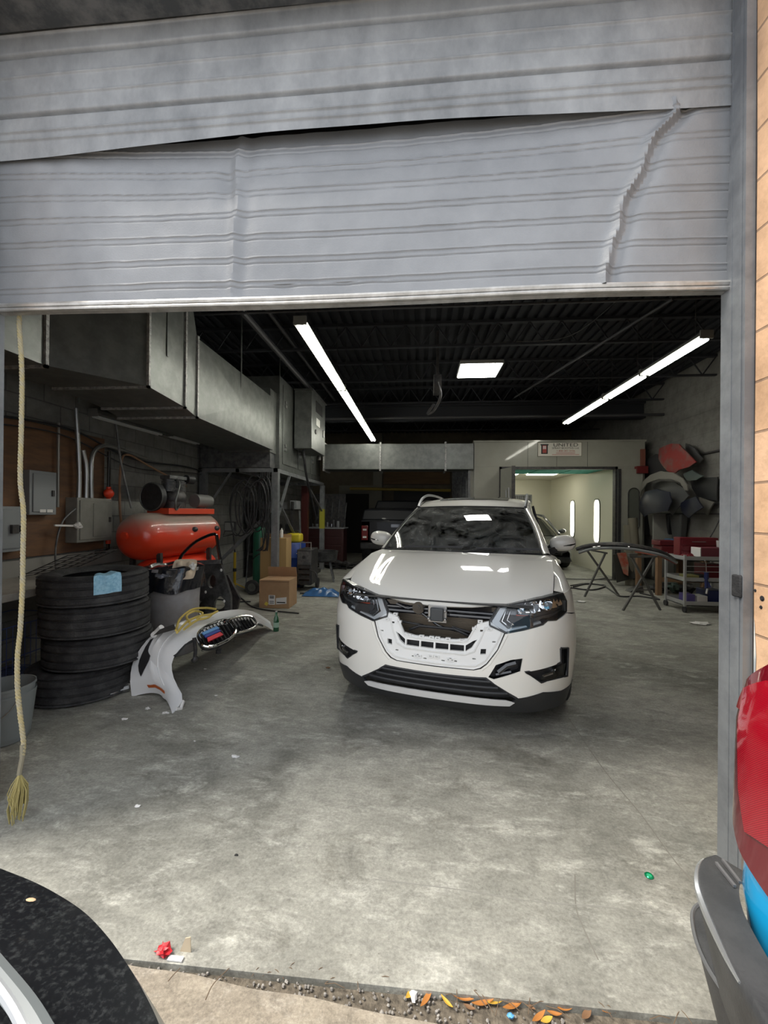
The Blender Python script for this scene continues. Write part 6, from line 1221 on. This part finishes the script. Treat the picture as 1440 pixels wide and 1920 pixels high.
fe = thing('fire_extinguisher_sign', 'small red box with tall label on booth corner', 'box', (5.0, 9.7, 2.4)); obj('box', MB().box(4.85, 5.08, 9.66, 9.79, 2.40, 2.56), mat('ext_red', (.12, .012, .012), .5), fe); obj('label', MB().box(4.97, 5.06, 9.74, 9.79, 2.58, 2.95), mat('label_pink', (.18, .06, .04), .6), fe)
# ------------------------------------------------------------------ litter in the joint
random.seed(11)
yl = mat('yellow_leaf', (.62, .38, .05), .7); ol_ = mat('orange_leaf', (.45, .18, .04), .7); br2 = mat('brown_leaf', (.22, .12, .06), .8); tw = mat('twig', (.16, .11, .07), .8)
def leaf(x, y, L, W, a, m_, label, z=.0, curl=.3):
    def f(u, v):
        w = W*math.sin(PI*max(.02, min(.98, u)))**.8; return Vector(((u-.5)*L, (v-.5)*w, L*curl*((u-.5)**2)+abs(v-.5)*w*.4))
    b = MB().shell(f, 8, 2, .0006); M_ = Matrix.Translation((x, y, z)) @ Matrix.Rotation(a, 4, 'Z') @ Matrix.Rotation(random.uniform(-.2, .2), 4, 'X'); b.v = [M_ @ v for v in b.v]
    return solo('leaf', b, m_, label, 'leaf', 'fallen leaves in the joint')
spots = [(672, 1812), (688, 1826), (738, 1852), (800, 1872), (838, 1878), (868, 1872), (880, 1888), (905, 1880), (930, 1878), (962, 1886), (992, 1884), (1010, 1906), (1025, 1912), (1040, 1900), (1100, 1902), (1146, 1892), (560, 1808), (500, 1800), (440, 1806), (590, 1818), (620, 1830), (645, 1822), (710, 1838), (1060, 1890), (770, 1862)]
W1 = 'first second third fourth fifth sixth seventh eighth ninth tenth eleventh twelfth thirteenth fourteenth fifteenth sixteenth seventeenth eighteenth nineteenth twentieth twenty-first twenty-second twenty-third twenty-fourth twenty-fifth twenty-sixth'.split()
ORD = lambda i: W1[i]
twx = sorted(random.uniform(470, 1300) for _ in range(26))
for i, (x, y) in enumerate(spots):
    g_ = G(x, y, -.01); leaf(g_.x, g_.y, random.uniform(.035, .07), random.uniform(.010, .02), random.uniform(0, PI), (yl, ol_, br2, ol_)[i % 4], ('yellow', 'orange', 'brown', 'orange')[i % 4]+' dry leaf in the joint at slab edge, '+ORD(sorted(s_[0] for s_ in spots).index(x))+' leaf from the left', -.012, .5)
for i in range(26):
    x = twx[i]; g_ = G(x, lerp(x, [220, 720, 1440], [1784, 1850, 1925])+random.uniform(-14, 16), -.01); a = random.uniform(0, PI); l = random.uniform(.03, .08)
    solo('twig', MB().tube([(g_.x-l*math.cos(a)/2, g_.y-l*math.sin(a)/2, -.008), (g_.x, g_.y, .002), (g_.x+l*math.cos(a)/2, g_.y+l*math.sin(a)/2, -.006)], .0011, 5), tw, 'thin twig among the leaves in the joint, '+ORD(i)+' twig from the left', 'twig', 'twigs in the joint')
for pts, lb in ((((385, 1875), (400, 1845), (430, 1815)), 'long bent twig on the sidewalk beside the black car'), (((315, 1840), (325, 1828), (338, 1815)), 'shorter twig on sidewalk near the white litter')):
    solo('twig', MB().tube(spl([G(x, y, .004) for x, y in pts], 5), .0014, 5), tw, lb, 'twig')
tag(obj('gravel', (lambda b: ([b.blob((x := random.uniform(-1.3, 1.3), lerp(x, [-1.0, -.4, .2, .7, 1.3], [1.285, 1.262, 1.24, 1.20, 1.18])+random.uniform(-.03, .04), -.016), random.uniform(.002, .006), 6, 4, jit=.5) for _ in range(420)], b)[1])(MB()), mat('grit', (.22, .20, .18), .9, col2=(.4, .38, .35), ns=50)), 'grey grit and small stones filling the joint at the slab edge', 'gravel', kind='stuff')
p = G(306, 1788, .0); solo('red_wrapper', MB().blob(p+Vector((0, 0, .012)), (.022, .018, .012), 12, 8, jit=1.2), mat('wrapper_red', (.6, .02, .03), .4), 'small red wrapper in the joint near the black car', 'wrapper')
p = G(348, 1785, .0); solo('cardboard_scrap', MB().hexa([p+Vector((-.02, .0, 0)), p+Vector((.018, .0, 0)), p+Vector((.018, .003, 0)), p+Vector((-.02, .003, 0))], [p+Vector((-.002, .0, .045)), p+Vector((.016, .0, .05)), p+Vector((.016, .003, .05)), p+Vector((-.002, .003, .045))]), mat('scrap_tan', (.60, .50, .36), .8), 'tan cardboard scrap standing up in the joint', 'scrap')
p = G(332, 1800, .0); solo('paper_scrap', MB().box(p.x-.03, p.x+.02, p.y-.008, p.y+.008, .002, .006), paper, 'white paper scrap on sidewalk beside the red wrapper', 'scrap')
p = G(776, 1860, -.01); solo('paper_scrap', MB().blob(p, (.012, .025, .006), 10, 6, jit=.8), paper, 'white scrap in the middle of the leafy joint', 'scrap')
p = G(958, 1905, -.01); solo('blue_scrap', MB().blob(p, (.009, .008, .006), 8, 6, jit=.8), mat('scrap_blue', (.12, .4, .75), .5), 'tiny light blue scrap among the leaves', 'scrap')
p = G(1217, 1643); cpb = thing('bottle_cap', 'green metal bottle cap on the slab near right jamb', 'bottle cap', p)
Mc = Matrix.Translation((p.x, p.y, .001)); gcm = mat('cap_green', (.0, .25, .10), .25, .5)
obj('rim', MB().lathe([(.012, .0), (.0165, .0), (.0165, .003), (.013, .006), (.011, .0055), (.011, .002)], 22, Mc, True), gcm, cpb); obj('liner', MB().lathe([(0, .002), (.0112, .002)], 22, Mc), mat('cap_liner', (.02, .40, .18), .4), cpb)
for (x, y), s_, lb, m_ in (((443, 1604), .008, 'small black fragment on the slab left of centre', ink), ((60, 1745), .0, '', None), ((258, 1513), .014, 'small white paper flake on slab near the rope', paper), ((615, 1253), .02, 'brown leaf on the floor in front of the white car', br2), ((405, 1305), .012, 'white paint flake on floor right of bumper cover tip', paper), ((385, 1255), .014, 'white fragment on floor under the bumper cover', paper), ((365, 1390), .008, 'white speck on the floor before the bumper cover', paper)):
    if m_: p = G(x, y); solo('debris', MB().blob(p+Vector((0, 0, s_*.3)), (s_, s_*.6, s_*.3), 10, 6, jit=.8), m_, lb, 'debris')
for i, (x, y) in enumerate(((277, 1330), (310, 1338), (233, 1350), (440, 1420))):
    p = G(x, y); solo('crumb', MB().blob(p+Vector((0, 0, .006)), (.02, .012, .006), 10, 6, jit=1.2), paper, ('pale crumb on floor right below left tip of bumper cover', 'pale crumb on floor between the two bumper cover tips', 'pale crumb on floor left of the bumper cover near hammer', 'pale crumb on open floor right of bumper cover')[i], 'debris', 'filler crumbs near the bumper tip')
# ------------------------------------------------------------------ black car at lower left
bc_m = bpy.data.materials.new('speckled_black_paint'); bc_m.use_nodes = True
n = bc_m.node_tree.nodes; l = bc_m.node_tree.links; p = n['Principled BSDF']; p.inputs['Roughness'].default_value = .35; p.inputs['Coat Weight'].default_value = .5; p.inputs['Coat Roughness'].default_value = .12; p.inputs['Specular IOR Level'].default_value = .3
tcn = n.new('ShaderNodeTexCoord'); a = n.new('ShaderNodeTexNoise'); a.inputs['Scale'].default_value = 120; a.inputs['Detail'].default_value = 5; a.inputs['Roughness'].default_value = .7; l.new(tcn.outputs['Object'], a.inputs['Vector'])
r_ = n.new('ShaderNodeValToRGB'); r_.color_ramp.elements[0].position = .50; r_.color_ramp.elements[1].position = .72; r_.color_ramp.elements[0].color = (.006, .007, .009, 1); r_.color_ramp.elements[1].color = (.04, .044, .046, 1); l.new(a.outputs['Fac'], r_.inputs[0]); l.new(r_.outputs[0], p.inputs['Base Color'])
fc = thing('car', 'black speckled car corner in the lower left foreground', 'car', (-.9, .3, 0))
# plan outline of the hood edge at z .86, from the left round the corner towards the camera
e_px = [(-260, 1560), (-120, 1580), (0, 1628), (60, 1652), (110, 1678), (160, 1712), (205, 1760), (245, 1818), (275, 1870), (300, 1925), (318, 1990), (330, 2080)]
edge = spl([G(x, y, .86) for x, y in e_px], 5)
ctr = Vector((-1.15, -.15, .86))
def fcar(u, v):
    i = u*(len(edge)-1); k = int(min(i, len(edge)-2)); e_ = edge[k].lerp(edge[k+1], i-k); d = (e_-ctr); d.z = 0
    if v < .5: t = v/.5; q = ctr+d*(1-.0)*t**.8; z = .86+.075*(1-t**2.2); return (q.x, q.y, z)
    t = (v-.5)/.5; q = ctr+d*(1+.07*math.sin(PI*min(1, t*1.2))); return (q.x, q.y, .86-.64*t-.0)
obj('body', MB().grid(fcar, 55, 40), bc_m, fc)
obj('wheel', MB().lathe([(.2, -.1), (.31, -.11), (.33, -.08), (.33, .08), (.31, .11), (.2, .1)], 30, Matrix.Translation((-.62, -.1, .33)) @ Matrix.Rotation(PI/2, 4, 'Y'), True), rubber, fc)
cg = mat('highlight_chrome', (.62, .65, .68), .25, .5); P1, P2 = G(-60, 1790, .93), G(60, 1990, .92)
P1, P2, P3 = G(-40, 1800, .925), G(20, 1880, .925), G(62, 1960, .922)
obj('highlight_strip', MB().tube(spl([P1, P2, P3], 5), .006, 8), cg, fc)  # pale chrome strip put in to carry the white highlight on the hood
obj('glass_edge', MB().tube(spl([P1+Vector((.016, .0, -.006)), P2+Vector((.018, 0, -.006)), P3+Vector((.02, 0, -.006))], 5), .012, 8), mat('grey_seal', (.16, .18, .185), .4), fc)
p = G(58, 1687, .895); solo('leaf', MB().blob(p, (.008, .003, .0015), 8, 6), mat('leaf_tan', (.55, .38, .22), .7), 'tiny tan leaf lying on the black car hood', 'leaf')
# ------------------------------------------------------------------ blue vehicle at lower right
bv = thing('car', 'bright blue vehicle with red tail light in the right foreground', 'car', (1.0, .6, 0))
blue = mat('sky_blue_paint', (.01, .36, .72), .25, coat=1)
def gz2(px, py, z): return G(px, py, z)
def ringpts(pxs, z, n=5): return spl([G(x, y, z) for x, y in pxs], n)
# bumper: top outline at z .62, lower step at z .42
top_px = [(1345, 1604), (1325, 1612), (1316, 1632), (1318, 1665), (1332, 1705), (1352, 1750), (1376, 1800), (1405, 1852), (1440, 1912), (1490, 2010)]
tp = ringpts(top_px, .60); bp2 = [Vector((p.x, p.y, .50)) for p in tp]
back = Vector((1.15, .35, 0))
bm_ = mat('bumper_black', (.035, .037, .04), .5, col2=(.055, .057, .06), ns=12, bump=.15, bs=120)
def bumperf(u, v):
    i = u*(len(tp)-1); k = int(min(i, len(tp)-2)); e_ = tp[k].lerp(tp[k+1], i-k); d = Vector((back.x-e_.x, back.y-e_.y, 0)).normalized()
    if v < .35: t = v/.35; q = e_+d*.075*(1-t); return (q.x, q.y, .608-.008*t)
    if v < .5: t = (v-.35)/.15; a = PI/2*t; q = e_-d*.012*math.sin(a); return (q.x, q.y, .600-.02*(1-math.cos(a)))
    t = (v-.5)/.5; q = e_-d*.012*(1-t)+d*.03*t; return (q.x, q.y, .58-.18*t)
obj('bumper', MB().grid(bumperf, 45, 24), bm_, bv)
ch_ = [p+Vector((0, 0, .0)) for p in tp[4:35]]
obj('chrome_edge', MB().tube([Vector((p.x-.008, p.y+.004, .593)) for p in ch_], .006, 6, True, [.003+.005*math.sin(PI*i/(len(ch_)-1)) for i in range(len(ch_))]), mat('edge_chrome', (.5, .52, .53), .2, .7), bv)
obj('step_groove', MB().bar(G(1343, 1618, .612), G(1378, 1662, .612), .006).bar(G(1355, 1612, .612), G(1388, 1655, .612), .006), mat('groove_grey', (.13, .13, .135), .4), bv)
low_px = [(1345, 1690), (1318, 1694), (1302, 1704), (1298, 1724), (1306, 1765), (1325, 1810), (1355, 1858), (1395, 1910), (1450, 1975)]
lp = ringpts(low_px, .42)
def lowf(u, v):
    i = u*(len(lp)-1); k = int(min(i, len(lp)-2)); e_ = lp[k].lerp(lp[k+1], i-k); d = Vector((back.x-e_.x, back.y-e_.y, 0)).normalized()
    if v < .5: t = v/.5; q = e_+d*.16*(1-t); return (q.x, q.y, .445-.025*t**2)
    t = (v-.5)/.5; q = e_+d*.06*t; return (q.x, q.y, .42-.20*t)
obj('lower_valance', MB().grid(lowf, 40, 20), bm_, bv)
obj('valance_rim', MB().tube([Vector((p.x, p.y, .421)) for p in lp], .005, 6), mat('rim_grey', (.12, .125, .13), .4), bv)
# blue bodywork: plan outline taken at the light's height
by_px = [(1500, 1290), (1440, 1265), (1424, 1285)]
bz0, bz1 = .60, 1.3
edge2 = [Vector((x, y, 0)) for x, y in ((1.55, 1.13), (1.15, 1.12), (.89, 1.09), (.79, 1.045), (.750, .98), (.745, .90), (.757, .78), (.77, .65), (.79, .45), (.80, .2))]
eb = spl(edge2, 5)
def bodyb(u, v):
    i = u*(len(eb)-1); k = int(min(i, len(eb)-2)); e_ = eb[k].lerp(eb[k+1], i-k); z = .50+1.15*v; ins = lerp(z, [.5, .62, .75, 1.0, 1.1, 1.25, 1.4, 1.65], [.0, -.016, -.006, .0, .02, .08, .15, .26]); d = Vector((1.5-e_.x, .3-e_.y, 0)).normalized()
    return (e_.x+d.x*ins, e_.y+d.y*ins, z)
obj('body', MB().grid(bodyb, 45, 30), blue, bv)
def bodyo(s, z, o):
    i = min(max(s, 0), 1)*(len(eb)-1); k = int(min(i, len(eb)-2)); e_ = eb[k].lerp(eb[k+1], i-k); ins = lerp(z, [.5, .62, .75, 1.0, 1.1, 1.25, 1.4, 1.65], [.0, -.016, -.006, .0, .02, .08, .15, .26]); d = Vector((1.5-e_.x, .3-e_.y, 0)).normalized()
    return Vector((e_.x+d.x*(ins-o), e_.y+d.y*(ins-o), z))
tl_m = bpy.data.materials.new('tail_light_red'); tl_m.use_nodes = True; n = tl_m.node_tree.nodes; l = tl_m.node_tree.links; p = n['Principled BSDF']; p.inputs['Roughness'].default_value = .12; p.inputs['Coat Weight'].default_value = 1
tcn = n.new('ShaderNodeTexCoord'); w_ = n.new('ShaderNodeTexWave'); w_.inputs['Scale'].default_value = 130; w_.bands_direction = 'DIAGONAL'; l.new(tcn.outputs['Object'], w_.inputs['Vector']); r_ = n.new('ShaderNodeValToRGB'); r_.color_ramp.elements[0].color = (.20, .003, .010, 1); r_.color_ramp.elements[1].color = (.36, .006, .018, 1); l.new(w_.outputs['Fac'], r_.inputs[0]); l.new(r_.outputs[0], p.inputs['Base Color'])
deep = mat('tail_light_deep_red', (.13, .003, .010), .1, coat=1); rose = mat('tail_light_clear', (.42, .14, .15), .12, coat=1)
TL = [(.325, 1.04), (.375, 1.09), (.46, 1.15), (.70, 1.20), (.80, 1.1), (.80, .62), (.62, .68), (.46, .725), (.37, .765), (.325, .815), (.30, .86), (.31, .895), (.335, .905), (.345, .94), (.335, .97), (.32, 1.0)]
tl = obj('tail_light', MB().patch(TL, lambda s, z, o: bodyo(s, z, .028+o), (), .03, .03), deep, bv)
obj('red_lens', MB().patch([(.42, 1.08), (.50, 1.12), (.70, 1.17), (.76, .9), (.60, .80), (.50, .78), (.46, .86), (.44, .98)], lambda s, z, o: bodyo(s, z, .034+o), (), .03, .006), tl_m, tl)
obj('clear_lens', MB().patch([(.375, 1.04), (.40, 1.075), (.45, 1.09), (.44, 1.03), (.375, 1.02)], lambda s, z, o: bodyo(s, z, .032+o), (), .03, .004), tl_m, tl)
obj('seal', MB().tube([bodyo(s, z, .01) for s, z in TL+TL[:1]], .010, 6), gloss_black, bv)
obj('rear_window', MB().patch([(.50, 1.38), (.9, 1.38), (.9, 1.62), (.55, 1.62)], lambda s, z, o: bodyo(s, z, .006+o), (), .05, .004), gloss_black, bv)
obj('underside', MB().box(.80, 1.7, -.1, .985, .25, .585), black_plastic, bv)
obj('wheel', MB().lathe([(.2, -.1), (.34, -.11), (.36, -.08), (.36, .08), (.34, .11), (.2, .1)], 30, Matrix.Translation((1.55, .9, .36)) @ Matrix.Rotation(PI/2, 4, 'X'), True), rubber, bv)

for k, pts in enumerate((((1078, 1640), (1080, 1700), (1092, 1735), (1104, 1762), (1122, 1800)), ((1065, 1345), (1130, 1440), (1200, 1525), (1262, 1610), (1330, 1690)), ((700, 1648), (860, 1668), (1000, 1690), (1130, 1700), (1240, 1716)))):
    P = spl([G(x, y, .0006) for x, y in pts], 8); w = MB(); k0 = []
    for i, p in enumerate(P): t = (P[min(i+1, len(P)-1)]-P[max(i-1, 0)]).normalized(); s_ = Vector((-t.y, t.x, 0))*(.0022*(1+.6*mnoise.noise(p*40))); w.v += [p+s_, p-s_]
    w.f = [(2*i, 2*i+1, 2*i+3, 2*i+2) for i in range(len(P)-1)]
    o = struct(obj('trim_%d' % (40+k), w, mat('crack_dirt', (.20, .19, .165), .95) if k < 2 else mat('faint_joint', (.27, .265, .24), .9))); o['label'] = 'crack in the concrete slab'

for k, (y_, z_, r_) in enumerate(((1.755, 1.175, .006), (1.722, 1.150, .011), (1.727, 1.115, .007))):
    o = struct(obj('trim_%d' % (50+k), MB().cyl((1.329, y_, z_), (1.3295, y_, z_), r_, 12).cyl((1.326, y_, z_), (1.329, y_, z_), r_*.6, 10), rubber)); o['label'] = 'dark anchor hole stain in the peach wall'
